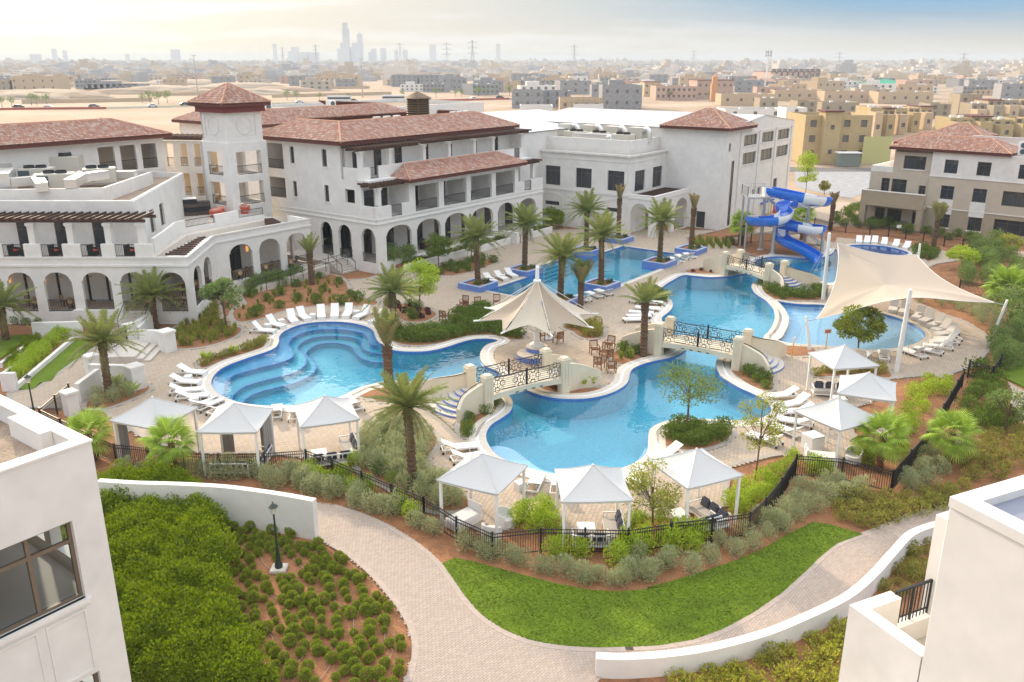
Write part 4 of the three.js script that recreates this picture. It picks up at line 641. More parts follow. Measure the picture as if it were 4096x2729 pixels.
// ---------------------------------------------------------------- rear wing with the long tiled roof, gallery linking it to the tower
(function rearWing() {
  const P = V(-36, 0, -90), b = building('rear_wing', 'white rear wing with long tiled roof and three tall openings', P);
  const ops = [[-7.0, -5.35], [-4.75, -3.1], [-2.5, -0.85]].map(([a, c]) => [a + 30, c + 30, 9.6, 12.05]);
  wall(b, [-30, 0], [0, 0], 0, 12.8, ops); mesh('floor_slab', box(-29.7, -0.3, 9.2, 9.55, -6, -0.32), M.step, b); wall(b, [-29.7, -2.4], [-0.3, -2.4], 9.5, 12.7, [], M.tan, 0.2, 'inner_wall'); ops.forEach(([a, c]) => railing(b, [-30, 0], [0, 0], 9.6, 10.6, a, c, 0.15));
  windowIn(b, [-30, 0], [0, 0], [12.2, 12.6, 9.8, 11.2], 1, false, M.glass, M.bronze, 'window', -0.03);
  wall(b, [0, -0.3], [0, -9], 0, 12.8); wall(b, [0, -9], [-30, -9], 0, 12.8); band(b, [-30, 0], [0, 0], 12.45, 12.55, 0.05);
  tileSlope(b, [-30.7, 0.7], [0.7, 0.7], [-27, -3.4], [-3.4, -3.4], 12.9, 14.4); tileSlope(b, [0.7, 0.7], [0.7, -9.6], [-3.4, -3.4], [-3.4, -5.5], 12.9, 14.4); eaves(b, [-30.7, 0.7], [0.7, 0.7], 12.9, 0.34); eaves(b, [0.7, 0.2], [0.7, -9.6], 12.9, 0.34); ridgeCap(b, [0.7, 12.9, 0.7], [-3.4, 14.4, -3.4]); ridgeCap(b, [-3.4, 14.4, -3.4], [-27, 14.4, -3.4]);
  mesh('flat_roof', box(-29, -3.6, 12.5, 13, -8.8, -4), M.gravel, b); mesh('roof_upstand', [box(-29, -3.5, 13, 14, -4.2, -3.9)], M.white, b);
  for (const [x, w] of [[-26, 0.8], [-22, 0.7], [-18, 0.7]]) duct(b, [[x, 14.3, -7], [x + 3.2, 14.3, -6.6]], w, w * 0.7, 'silver duct lying on the rear wing roof');
})();
(function gallery() {
  const a = at('a', 1385, 560, 12), c = at('a', 1735, 565, 12), d = c.clone().sub(a); d.y = 0;
  const b = building('link_gallery', 'white open link gallery with pergola between rear wing and tower', V(a.x, 0, a.z), Math.atan2(-d.z, d.x)); const L = d.length();
  const o = []; for (const y of [6.2, 9.3]) for (let i = 0; i < 3; i++) o.push([0.3 + i * L / 3, 0.3 + i * L / 3 + L / 3 - 0.7, y, y + 2.4]);
  wall(b, [0, 0], [L, 0], 0, 12, o, M.white, 0.35); for (const q of o) railing(b, [0, 0], [L, 0], q[2], q[2] + 0.95, q[0], q[1], 0.15); wall(b, [0, -2.6], [L, -2.6], 0, 11.8, [], M.sandWall, 0.2, 'inner_wall'); mesh('floor_slab', [box(0.1, L - 0.1, 5.9, 6.15, -2.5, -0.36), box(0.1, L - 0.1, 9, 9.25, -2.5, -0.36)], M.step, b); pergola(b, -0.3, L, -2.4, 0.4, 12.4, 'x', 0.6, 0.3);
})();
(function backWing() {
  const b = building('back_wing', 'white wing behind the tower with tiled roof edge and flat plant deck', onGrid(9.5, -29.5)); const w = 27, d = 17;
  wall(b, [0, 0], [w, 0], 0, 12.4); wall(b, [0, -d], [0, -0.3], 0, 12.4); wall(b, [w, -0.3], [w, -d], 0, 12.4); wall(b, [w, -d], [0, -d], 0, 12.4);
  tileSlope(b, [-0.7, 0.7], [w + 0.7, 0.7], [2.8, -2.8], [w - 2.8, -2.8], 12.6, 14.15); tileSlope(b, [-0.7, -d - 0.7], [-0.7, 0.7], [2.8, -d + 2.8], [2.8, -2.8], 12.6, 14.15); tileSlope(b, [w + 0.7, 0.7], [w + 0.7, -d], [w - 2.8, -2.8], [w - 2.8, -d], 12.6, 14.15); eaves(b, [-0.7, 0.7], [w + 0.7, 0.7], 12.6, 0.34); eaves(b, [-0.7, -d - 0.7], [-0.7, 0.2], 12.6, 0.34); ridgeCap(b, [-0.7, 12.6, 0.7], [2.8, 14.15, -2.8]); ridgeCap(b, [2.8, 14.15, -2.8], [w - 2.8, 14.15, -2.8]); ridgeCap(b, [2.8, 14.15, -2.8], [2.8, 14.15, -d + 2.8]); mesh('flat_roof', box(2.9, w - 2.9, 12.4, 13, -d + 0.4, -2.9), M.gravel, b); mesh('roof_upstand', box(2.9, w - 2.9, 13.001, 14.1, -3.2, -2.95), M.white, b);
  for (const [x, z] of [[6, -6], [17, -6]]) { const t = thing('condenser_unit', 'white condenser unit standing alone behind the tiled back wing roof', 'air conditioner', worldOf(b, x, 13.2, z), GRID, 'condensers on the flat roof behind'); mesh('casing', chamfer(-0.6, 0.6, 0, 1.6, -0.4, 0.4, 0.03), M.paint, t); mesh('fan_guard', new THREE.CylinderGeometry(0.38, 0.38, 0.03, 16).rotateX(Math.PI / 2).translate(0, 1.1, 0.42), M.coil, t); }
  const c = building('service_block', 'white flat roofed service block with pale roof behind the hotel', onGrid(30, -38)); wall(c, [0, 0], [34, 0], 0, 13.2); wall(c, [0, -22], [0, -0.3], 0, 13.2); wall(c, [34, -0.3], [34, -22], 0, 13.2); wall(c, [34, -22], [0, -22], 0, 13.2); mesh('flat_roof', box(0.3, 33.7, 12.2, 12.6, -21.7, -0.31), M.gravel, c);
})();

// ---------------------------------------------------------------- gym block, hall and portico
const GYM = V(13.9, 0, -102.4);
(function gym() {
  const b = building('sports_block', 'white two storey block with large dark windows and blind arches by the lap pool', GYM);
  const L = [0, -16], C = [0, 0], R = [9.7, 0], Z = w => 16 - w;
  const wl = [[12.07, 9.81], [7.49, 5.2], [2.93, 0.63]].map(([a, c]) => [Z(a), Z(c), 5.1, 7.5]), slots = [[12.1, 9.9], [2.9, 0.8]].map(([a, c]) => [Z(a), Z(c), 2.55, 3.05]);
  wall(b, L, [0, -0.3], 0, 9.35, [...wl, ...slots]); windows(b, L, C, wl, 3); windows(b, L, C, slots, 4, false, { top2: false });
  const wr = [[1.5, 4.0, 4.95, 7.45], [6.0, 8.5, 4.95, 7.5]]; wall(b, C, R, 0, 9.35, wr); windows(b, C, R, wr, 3);
  for (const [a, c] of [[12.7, 9.3], [8.1, 4.7], [3.5, 0.25]]) { const f = frameOf(L, C); const g = []; const m = Z((a + c) / 2), r = (a - c) / 2; for (let i = 0; i < 16; i++) { const p = Math.PI * i / 16, q = Math.PI * (i + 1) / 16; g.push(bar(V(m + r * Math.cos(p), 3.35 + 0.75 * Math.sin(p), 0.03), V(m + r * Math.cos(q), 3.35 + 0.75 * Math.sin(q), 0.03), 0.06, 0.1)); } for (const s of [-1, 1]) g.push(bar(V(m + s * r, 0.1, 0.03), V(m + s * r, 3.35, 0.03), 0.06, 0.1)); placeOn(mesh('arch_moulding', g, M.white, b), f); }
  band(b, L, C, 4.55, 4.8, 0.08); band(b, L, C, 8.5, 8.62, 0.06); band(b, C, R, 8.5, 8.62, 0.06); band(b, L, [0, 0], 9.2, 9.45, 0.25); band(b, [-0.25, 0], R, 9.2, 9.44, 0.25);
  mesh('flat_roof', box(0.3, 9.69, 8.9, 9.3, -15.69, -0.3), M.gravel, b); mesh('plant_deck', box(2.2, 8, 9.302, 10.1, -15.2, -1.6), M.gravel, b); mesh('roof_parapet', [box(1.2, 1.45, 9.3, 11, -15.9, -0.95), box(1.46, 9.2, 9.3, 10.95, -1.2, -0.95)], M.white, b); wall(b, [9.7, -16], [0, -16], 0, 9.3);
  for (let i = 0; i < 4; i++) { packagedUnit(b, 3.6 + i * 0.3, 10.1, -3.2 - i * 3.6, Math.PI / 2, 'beige rooftop unit with black fans in the row above the sports block', 1.05); const p = thing('air_handler', 'tall beige air handler with curved duct spout behind the sports block parapet', 'air handler', worldOf(b, 6.4, 10.1, -2.6 - i * 3.5), GRID, 'air handlers on the sports block'); mesh('casing', chamfer(-0.8, 0.8, 0.2, 2.1, -1, 0.9, 0.04), M.acBox, p); mesh('spout', tube([V(0, 1.7, 0.8), V(0, 1.9, 1.3), V(0, 1.5, 1.6), V(0, 0.4, 1.6)], 0.38, 12, 8), M.silver, p); }
  duct(b, [[2.4, 11.1, -9.5], [2.4, 11.1, -4.4], [2.4, 10.2, -3.7]], 0.75, 0.75, 'silver duct with a drop at the sports block parapet');
  // portico in the corner between block and hall
  const q = building('entrance_portico', 'white arched portico with dark slatted roof in front of the hall', GYM); const w = 3.6;
  wall(q, [0, 0.02], [0, w - 0.4], 0, 4.9, [[0.35, w - 0.75, 0.02, 3.9, 1.1]], M.white, 0.4); wall(q, [0, w], [9.3, w], 0, 4.9, [[0.7, 4.6, 0.02, 3.9, 1.2], [5.4, 8.9, 0.02, 3.9, 1.2]], M.white, 0.4); band(q, [0, w], [9.3, w], 4.4, 4.55, 0.07); band(q, [0, 0.02], [0, w], 4.4, 4.55, 0.07);
  const g = box(-0.06, 0.06, 4.5, 4.72, 0.1, w - 0.42); for (let i = 0; i < 18; i++) mesh('slat', g, M.wood, q).position.x = 0.7 + i * 0.49;
  mesh('door', box(4.6, 5.8, 0.02, 2.3, 0.02, 0.08), M.doorTan ??= std('tan door', lin(0.3, 0.22, 0.1), 0.6), q);
})();
const HALL = V(25.84, 0, -105.07);
(function hall() {
  const b = building('sports_hall', 'tall white hall with strip windows and a tiled hip roof over its corner', HALL);
  const C = [0, 0], R = [23, 0], L = [0, -8.1];
  wall(b, L, [0, -0.3], 0, 12.1, [[8.1 - 3.3, 8.1 - 2.1, 0.05, 2.1]]); windowIn(b, L, C, [4.8, 6, 0.05, 2.1], 1, false, M.glass, M.bronze, 'door');
  const ws = [[5.45, 9.7], [11.4, 15.5], [17.05, 21.4]].flatMap(([a, c]) => [[a, c, 9.85, 11.15], [a, c, 7.5, 8.95]]), more = [[0.9, 1.5, 9.5, 10.5], [9.5, 12.6, 2.9, 4.0], [16.8, 18.4, 2.4, 4.6]];
  wall(b, C, R, 0, 12.1, [...ws, ...more]); windows(b, C, R, ws, 3, true, { top2: false, glass: M.skyGlass ??= phys('amber reflecting glass', lin(0.10, 0.12, 0.11), 0.08, { ior: 1.7 }) }); windows(b, C, R, more, 1, false, { top2: false });
  windowIn(b, C, R, [2.1, 2.75, 0.3, 8.3], 1, false, M.glass, M.bronze, 'stair_window', -0.05);
  for (const x of [4.4, 10.5, 16.2, 22.2]) mesh('pilaster', box(x - 0.25, x + 0.25, 0, 11.6, 0.002, 0.16), M.white, b);
  wall(b, [23, -0.3], [23, -30], 0, 12.1); wall(b, [23, -30], [0, -30], 0, 12.1); wall(b, [0, -30], [0, -8.1], 0, 12.1);
  band(b, C, R, 11.35, 11.5, 0.06); band(b, L, C, 11.35, 11.5, 0.06);
  hipRoof(b, 0, 7.2, -8.1, 0, 12.35, 2.0, 0.65);
  // shallow white metal roof
  const g = new THREE.BufferGeometry(), p = [[-0.2, 12.15, -30.3], [11.5, 13.4, -30.3], [11.5, 13.4, 0.1], [-0.2, 12.15, 0.1], [23.2, 12.15, -30.3], [23.2, 12.15, 0.1]];
  g.setAttribute('position', new THREE.Float32BufferAttribute([0, 2, 1, 0, 3, 2, 1, 5, 4, 1, 2, 5].flatMap(i => p[i]), 3)); g.computeVertexNormals(); uvBox(g); mesh('metal_roof', g, M.metalRoof ??= std('white metal roof', lin(0.50, 0.51, 0.54), 0.5), b); { const s = new THREE.Shape(); s.moveTo(0.1, 12.1); s.lineTo(22.95, 12.1); s.lineTo(22.95, 12.2); s.lineTo(11.5, 13.38); s.closePath(); mesh('gable', uvBox(new THREE.ExtrudeGeometry(s, { depth: 0.3, bevelEnabled: false }).translate(0, 0, -0.3)), M.white, b); }
  const h = building('low_hall', 'wide low hall with a pale metal roof behind the rooftop units', onGrid(27.5, -20.5)); wall(h, [0, 17], [26, 17], 0, 11.6); wall(h, [0, -14], [0, 17], 0, 11.6); const g2 = new THREE.BufferGeometry(), k = [[-0.3, 11.7, 17.2], [27, 11.7, 17.2], [27, 12.9, 1], [-0.3, 12.9, 1], [27, 11.7, -15], [-0.3, 11.7, -15]]; g2.setAttribute('position', new THREE.Float32BufferAttribute([0, 1, 2, 0, 2, 3, 3, 2, 4, 3, 4, 5].flatMap(i => k[i]), 3)); g2.computeVertexNormals(); uvBox(g2); mesh('metal_roof', g2, M.metalRoof, h);
})();

// ---------------------------------------------------------------- apartment block on the right
(function apartments() {
  const P = V(45.9, 0, -110.4), turn = Math.PI / 2 - 133 * RAD, b = building('apartment_block', 'three storey block in tan and white with tiled roof and dark windows', P, turn);
  const W0 = 22, dp = 13; // left -> right seen from outside, +x
  const up = [[3.75, 6.35, 7.35, 9.05]], wv = (a, c, d, e) => [a, c, d, e];
  const win = (l, u) => l.map(q => q);
  // projecting left bay with balcony (x 0..7.2), main front (x 7.2..22)
  wall(b, [0, 0], [7.3, 0], 0, 6.7, [[1.5, 2.5, 4.05, 5.95], [2.8, 4.6, 4.05, 5.95], [6.1, 6.9, 4.1, 5.4], [1.2, 2.4, 0.1, 2.2], [2.7, 4.5, 0.1, 2.2], [5.8, 6.7, 0.6, 2.1]], M.tan); windows(b, [0, 0], [7.3, 0], [[1.5, 2.5, 4.05, 5.95], [2.8, 4.6, 4.05, 5.95], [6.1, 6.9, 4.1, 5.4], [1.2, 2.4, 0.1, 2.2], [2.7, 4.5, 0.1, 2.2], [5.8, 6.7, 0.6, 2.1]], 2);
  wall(b, [2.7, 0], [7.3, 0], 6.7, 9.7, [[1.2, 3.8, 7.3, 8.9]], M.tan); windows(b, [2.7, 0], [7.3, 0], [[1.2, 3.8, 7.3, 8.9]], 2, true);
  // balcony box with tan balustrade carried on piers
  wall(b, [0, 2.2], [7.6, 2.2], 2.7, 4.5, [], M.tanDark, 0.25, 'balustrade'); mesh('balcony_floor', box(0.02, 7.58, 2.7, 3.0, 0.01, 1.94), M.tanDark, b); for (const x of [0, 6.9]) mesh('pier', box(x + 0.02, x + 0.7, 0, 2.69, 1.4, 2.18), M.tanDark, b); mesh('balustrade_end', box(0, 0.25, 2.7, 4.5, 0.01, 1.94), M.tanDark, b); mesh('coping', box(-0.05, 7.65, 4.5, 4.6, 1.9, 2.25), M.white, b);
  const f = [[8.8, 10.3], [12.4, 13.9]], up2 = f.map(([a, c]) => [a, c, 7.2, 8.8]), mid = f.map(([a, c]) => [a, c, 4.1, 5.7]), low = f.map(([a, c]) => [a, c, 0.7, 2.3]), R = [W0, 0.4], Lm = [7.3, 0.4];
  const sh = q => [q[0] - 7.3, q[1] - 7.3, q[2], q[3]], ext = [[16.8, 19.6, 7.2, 8.8], [15.6, 19.6, 4.0, 5.7], [15.2, 19.4, 0.7, 2.4]];
  wall(b, Lm, R, 6.75, 9.7, [...up2, ext[0]].map(sh), M.white); wall(b, Lm, R, 2.95, 6.75, [...mid, ext[1]].map(sh), M.tan); wall(b, Lm, R, 0, 2.95, [...low, ext[2]].map(sh), M.tanDark);
  windows(b, Lm, R, [...up2, ...mid, ...low].map(sh), 2); windows(b, Lm, R, ext.map(sh), 3); for (const q of low) sill(b, Lm, R, q[0] - 7.3, q[1] - 7.3, q[2]); for (const [a, c] of f) placeOn(mesh('spandrel_panel', box(a - 7.4, c - 7.2, 2.32, 4.08, 0.003, 0.05), M.white, b), frameOf(Lm, R));
  band(b, Lm, R, 6.68, 6.8, 0.07); band(b, Lm, R, 2.9, 3.0, 0.07); wall(b, [0, -dp], [0, -0.3], 0, 6.7, [], M.tan); wall(b, [2.7, -dp], [2.7, -0.3], 6.7, 9.7, [], M.white); mesh('terrace_slab', box(0.3, 2.7, 6.3, 6.68, -dp, -0.3), M.white, b); mesh('parapet', [box(0, 0.25, 6.71, 7.4, -dp, 0), box(0.26, 2.69, 6.71, 7.4, -0.25, 0)], M.white, b); wall(b, [W0, 0.1], [W0, -dp], 0, 9.7, [], M.tan);
  mesh('flat_roof', box(2.9, W0 - 0.2, 9.3, 9.7, -dp, 0), M.gravel, b);
  hipRoof(b, 2.7, 15.3, -4.6, 0.2, 9.9, 1.35, 0.55); hipRoof(b, 0.6, 7, -11.6, -6.8, 9.9, 1.3, 0.5); hipRoof(b, 4, 10, -13, -8.4, 10.9, 1.4, 0.5);
  mesh('plant_wall', [box(8.5, 20, 9.75, 10.8, -8.2, -8), box(12, 21, 9.75, 10.6, -5.4, -5.2)], M.white, b);
  const t = thing('condenser_unit', 'tall condenser unit with two round fans on the apartment roof', 'air conditioner', worldOf(b, 16.6, 9.7, -0.9), turn); mesh('casing', chamfer(-0.5, 0.5, 0, 1.6, -0.2, 0.2, 0.03), M.paint, t); for (const y of [0.45, 1.15]) mesh('fan_guard', new THREE.CylinderGeometry(0.3, 0.3, 0.03, 18).rotateX(Math.PI / 2).translate(0, y, 0.22), M.coil, t);
  duct(b, [[9.5, 10.9, -6.5], [20.5, 10.9, -6.5]], 0.7, 0.7, 'long white duct across the apartment roof');
})();

// ---------------------------------------------------------------- two houses in the near corners
(function cornerHouse() {
  const P = V(-10.71, 0, -19.82), b = building('white_house', 'white rendered house with bronze window grid and gravel roof'.replace('house', 'building'), P);
  const L = [-9, 0], R = [0, 0], U = x => x + 9, ops = [[U(-5.2), U(-0.8), 6.62, 8.9], [U(-5.2), U(-0.8), 2.0, 4.3]];
  wall(b, L, R, 0, 10.8, ops, M.white, 0.35);
  for (const [a, c, d, e] of ops) {   // real glazing with a lit room behind
    const o = new THREE.Group(); o.name = 'window'; b.add(o); o.position.set(a - 9, d, -0.24); const w = c - a, h = e - d, k = 0.09, n = 4, q = [box(0, w, 0, k, 0, 0.1), box(0, w, h - k, h, 0, 0.1), box(0, k, k, h - k, 0, 0.1), box(w - k, w, k, h - k, 0, 0.1), box(k, w - k, h * 0.73 - 0.05, h * 0.73 + 0.05, 0.005, 0.095)]; for (let i = 1; i < n; i++) q.push(box(w * i / n - (i % 2 ? 0.045 : 0.07), w * i / n + (i % 2 ? 0.045 : 0.07), k, h - k, 0.003, 0.097)); mesh('frame', q, M.winFrame ??= std('taupe window frame', lin(0.17, 0.125, 0.085), 0.5), o);
    for (let i = 0; i < n; i++) for (const [y0, y1] of [[k, h * 0.73 - 0.05], [h * 0.73 + 0.05, h - k]]) mesh('pane', box(w * i / n + 0.05, w * (i + 1) / n - 0.05, y0, y1, 0.04, 0.052), M.pane ??= phys('window glass', lin(0.75, 0.8, 0.82), 0.02, { transmission: 1, thickness: 0, ior: 1.52 }), o);
    sill(b, L, R, a, c, d);
  }
  for (const [y, n] of [[6.6, 'room_floor'], [2.0, 'room_floor']]) mesh(n, box(-8.7, -0.4, y - 0.12, y - 0.02, -5, -0.36), M.roomFloor ??= std('grey room floor', lin(0.34, 0.33, 0.32), 0.7), b); mesh('room_wall', [box(-8.7, -0.36, 0, 10.2, -5.2, -5), box(-8.9, -8.7, 0, 10.2, -5, -0.36)], M.white, b); mesh('room_partition', box(-4.6, -4.45, 6.6, 9.4, -4.8, -1.4), M.white, b);
  wall(b, [0, -0.35], [0, -9], 0, 10.8, [[0.8, 2.4, 6.9, 8.9], [2.8, 4.4, 6.9, 8.9], [0.8, 4.4, 2.4, 4.3]], M.white, 0.3); wall(b, [-9, -9], [-9, -0.35], 0, 10.8, [], M.white, 0.3); wall(b, [0, -9], [-9, -9], 0, 10.8, [], M.white, 0.3);  // openings in the unseen side wall added to let daylight into the rooms
  mesh('gravel_roof', box(-8.69, -0.31, 9.95, 10.3, -8.69, -0.36), M.gravel, b); mesh('roof_coping', [box(-9.02, 0.03, 10.8, 10.86, -0.38, 0.03), box(-0.33, 0.03, 10.8, 10.858, -8.6, -0.381), box(-9.02, -8.68, 10.8, 10.858, -9, -0.381)], M.white, b); mesh('parapet_block', box(-0.62, -0.31, 10.3, 10.855, -3.2, -1.4), M.white, b); mesh('parapet_block', box(-0.9, 0.03, 10.861, 11.1, -8.9, -5.2), M.white, b);
  // shallow sunk panels under the window
  for (const [a, c] of [[-5.0, -3.5], [-3.3, -2.1], [-1.9, -0.85]]) placeOn(mesh('panel_moulding', [box(U(a), U(c), 6.28, 6.34, 0.002, 0.035), box(U(a), U(c), 4.42, 4.48, 0.002, 0.035), box(U(a), U(a) + 0.06, 4.48, 6.28, 0.002, 0.035), box(U(c) - 0.06, U(c), 4.48, 6.28, 0.002, 0.035)], M.white, b), frameOf(L, R));
})();
(function terraceHouse() {
  const P = V(7.97, 0, -13.83), a = 65, turn = Math.PI / 2 - 155 * RAD, b = building('terrace_house', 'white stepped building with roof terrace and black railing beside the path wall', P, turn);
  // local +x runs towards the camera's right, local +z faces the garden path; tall block at x >= 0, lower terrace at x < 0
  mesh('tall_block', chamfer(0, 8, 0, 12.3, -5, 0, 0.02), M.white, b); mesh('roof_parapet', [box(0, 8, 12.302, 12.5, -0.36, 0.03), box(0, 0.36, 12.302, 12.5, -5, -0.362), box(0.362, 8, 12.302, 12.498, -5, -4.64)], M.white, b); mesh('roof_sheet', box(0.37, 8, 12.302, 12.34, -4.63, -0.37), M.blueRoof ??= std('blue grey roof felt', lin(0.24, 0.25, 0.31), 0.9), b);
  wall(b, [-1.85, 0], [-0.02, 0], 0, 9, [], M.white, 0.3, 'terrace_wall'); mesh('terrace_floor', box(-1.54, -0.02, 7.4, 7.7, -5, -0.31), M.step, b); mesh('terrace_wall', [box(-1.85, -1.55, 0, 9, -1.2, -0.301), box(-1.85, -1.55, 0, 8.2, -2.29, -1.201)], M.white, b);
  { const q = [bar(V(-1.7, 9.05, -1.2), V(-1.7, 9.05, -2.3), 0.05)]; for (let i = 0; i <= 10; i++) q.push(bar(V(-1.7, 8.2, -1.2 - i * 0.11), V(-1.7, 9.03, -1.2 - i * 0.11), i % 5 ? 0.02 : 0.045)); q.push(bar(V(-1.7, 8.35, -1.2), V(-1.7, 8.35, -2.3), 0.03)); mesh('railing', q, M.black, b); }
  mesh('chimney_pier', box(-1.88, -1.0, 0, 10.6, -3.5, -2.3), M.white, b); mesh('lower_block', box(-0.6, 2.2, 0, 7.2, 0.01, 0.9), M.white, b); mesh('lower_coping', box(-0.7, 2.3, 7.201, 7.35, -0.0, 1.0), M.white, b);
})();
// ---------------------------------------------------------------- footbridges
const lattice = (() => {   // one square of the pierced iron pattern, 0.8 x 0.8, origin at its lower left corner
  const q = [], P = (x, y) => V(x * 0.8, y * 0.8, 0), ln = (a, b, c, d) => q.push(bar(P(a, b), P(c, d), 0.025));
  const oc = (cx, cy, r) => { for (let i = 0; i < 8; i++) { const a = (i + 0.5) * Math.PI / 4, b = (i + 1.5) * Math.PI / 4; ln(cx + r * Math.cos(a), cy + r * Math.sin(a), cx + r * Math.cos(b), cy + r * Math.sin(b)); } };
  oc(0.5, 0.5, 0.3); oc(0, 0.5, 0.2); oc(1, 0.5, 0.2); oc(0.5, 0, 0.2); oc(0.5, 1, 0.2); for (const [a, b] of [[0.22, 0.22], [0.78, 0.22], [0.22, 0.78], [0.78, 0.78]]) oc(a, b, 0.13); ln(0, 0, 0, 1); ln(1, 0, 1, 1); ln(0.5, 0.2, 0.5, 0.8); ln(0.2, 0.5, 0.8, 0.5);
  return join(q);
})();
function bridge(c, azx, flare, label) {   // local x along the span, steps at +x opening towards -flare * z
  const o = thing('footbridge', label, 'bridge', [c[0], 0, c[1]], Math.PI / 2 - azx * RAD), hl = 2.85, hw = 1.0;
  const dk = t => 1.02 + 0.16 * (1 - Math.pow(Math.abs(t), 2));
  { const n = 10, pos = []; const q = (a, b, d, e) => [a, b, d, a, d, e].forEach(p => pos.push(p.x, p.y, p.z)); for (let i = 0; i < n; i++) { const x0 = mix(-hl, hl, i / n), x1 = mix(-hl, hl, (i + 1) / n), y0 = dk(x0 / hl), y1 = dk(x1 / hl), b0 = y0 - 0.34, b1 = y1 - 0.34; q(V(x0, y0, -1.15), V(x0, y0, 1.15), V(x1, y1, 1.15), V(x1, y1, -1.15)); q(V(x0, b0, 1.15), V(x0, b0, -1.15), V(x1, b1, -1.15), V(x1, b1, 1.15)); for (const s of [-1, 1]) q(V(x0, b0, 1.15 * s), V(x1, b1, 1.15 * s), V(x1, y1, 1.15 * s), V(x0, y0, 1.15 * s)); } const g = new THREE.BufferGeometry(); g.setAttribute('position', new THREE.Float32BufferAttribute(pos, 3)); g.computeVertexNormals(); mesh('deck', uvBox(g), M.cream, o); }
  for (const s of [-1, 1]) for (let i = 0; i < 4; i++) mesh('drain_slot', box(-1 + i * 0.6 - 0.12, -1 + i * 0.6 + 0.12, 0.86, 0.93, s * 1.15 - 0.01, s * 1.15 + 0.012), M.wheel, o);
  const pg = [chamfer(-0.3, 0.3, 0, 2.3, -0.3, 0.3, 0.04), chamfer(-0.25, 0.25, 2.302, 2.4, -0.25, 0.25, 0.03), chamfer(-0.32, 0.32, 2.2, 2.302, -0.32, 0.32, 0.03)], pil = join(pg), pan = join([box(-0.1, 0.1, 0.5, 0.53, 0.3, 0.33), box(-0.1, 0.1, 2.02, 2.05, 0.3, 0.33), box(-0.13, -0.1, 0.5, 2.05, 0.3, 0.33), box(0.1, 0.13, 0.5, 2.05, 0.3, 0.33)]);
  for (const x of [-hl, hl]) for (const z of [-hw, hw]) { const p = mesh('pillar', pil, M.cream, o); p.position.set(x, 0, z); const m = mesh('panel_moulding', pan, M.cream, p); if (z < 0) m.rotation.y = Math.PI; const k = mesh('panel_moulding', pan, M.cream, p); k.rotation.y = x > 0 ? Math.PI / 2 : -Math.PI / 2; }
  for (const s of [-1, 1]) { // two railing leaves each side: lattice squares with bars between, joined by a stout post
    const r = new THREE.Group(); r.name = 'railing'; o.add(r); r.position.z = s * hw; const x0 = -hl + 0.32, L = 2 * (hl - 0.32);
    mesh('centre_post', box(-0.05, 0.05, 1.1, 2.25, -0.05, 0.05), M.black, r);
    for (const f of [0, 0.35, 0.5, 0.86]) { const m = mesh('lattice', lattice, M.black, r); m.position.set(x0 + f * L + (f === 0.5 ? 0.06 : 0), 1.24, 0); if (f === 0.35) m.position.x = -0.86; if (f === 0.86) m.position.x = -x0 - 0.8; }
    for (const [a, b] of [[x0 + 0.8, -0.86], [0.86, -x0 - 0.8]]) for (let i = 0; i < 7; i++) mesh('bar', box(a, b, 1.24 + i * 0.128, 1.262 + i * 0.128, -0.01, 0.01), M.black, r);
    mesh('top_rail', [box(x0, -0.05, 2.05, 2.09, -0.02, 0.02), box(0.05, -x0, 2.05, 2.09, -0.02, 0.02)], M.black, r); mesh('bottom_rail', [box(x0, -0.05, 1.2, 1.235, -0.015, 0.015), box(0.05, -x0, 1.2, 1.235, -0.015, 0.015)], M.black, r);
  }
  // fan of steps
  const cx = 2.75, cz = -0.75 * flare, sect = (r, a0, a1, y0, y1) => { const p = [V(cx, 0, cz)]; for (let i = 0; i <= 20; i++) { const a = mix(a0, a1, i / 20); p.push(V(cx + r * Math.cos(a), 0, cz + r * Math.sin(a))); } return slab(p, y0, y1); };
  const A0 = flare > 0 ? -1.2 : -0.95, A1 = flare > 0 ? 0.95 : 1.2;
  for (let i = 0; i < 6; i++) { const r = 0.75 + i * 0.4, y = 1.0 - i * 0.167; mesh('step', sect(r, A0, A1, i === 5 ? 0 : y - 0.167, y), M.step, o); const p = []; for (let k = 0; k <= 20; k++) { const a = mix(A0, A1, k / 20); p.push(V(cx + (r + 0.012) * Math.cos(a), 0, cz + (r + 0.012) * Math.sin(a))); } mesh('riser_tiles', ribbonWall(p, 0.02, y - 0.165, y - 0.035), M.planterTile, o); }
  const w1 = smooth([V(hl, 0, -hw * flare), V(3.7, 0, -1.5 * flare), V(4.5, 0, -2.6 * flare), V(4.85, 0, -3.7 * flare)], 6, false), w2 = smooth([V(hl, 0, hw * flare), V(3.7, 0, 1.0 * flare), V(4.6, 0, 1.15 * flare), V(5.15, 0, 1.5 * flare)], 6, false);
  for (const w of [w1, w2]) { mesh('stair_wall', ribbonWall(w, 0.22, -0.03, t => 1.95 - 1.1 * t * (0.4 + 0.6 * t)), M.cream, o); const n = w.length, h = w.map((p, i) => V(p.x, 2.0 - 1.1 * (i / (n - 1)) * (0.4 + 0.6 * i / (n - 1)), p.z + (w === w1 ? 0.17 : -0.17) * flare)); mesh('handrail', tube(h.slice(1), 0.03, 30), M.black, o); }
  // ramp end
  for (const s of [-1, 1]) mesh('ramp_wall', ribbonWall(smooth([V(-hl, 0, s * hw), V(-4, 0, s * (hw + 0.05)), V(-5.6, 0, s * (hw + 0.2))], 6, false), 0.22, -0.03, t => 1.95 - 0.95 * t * t), M.cream, o);
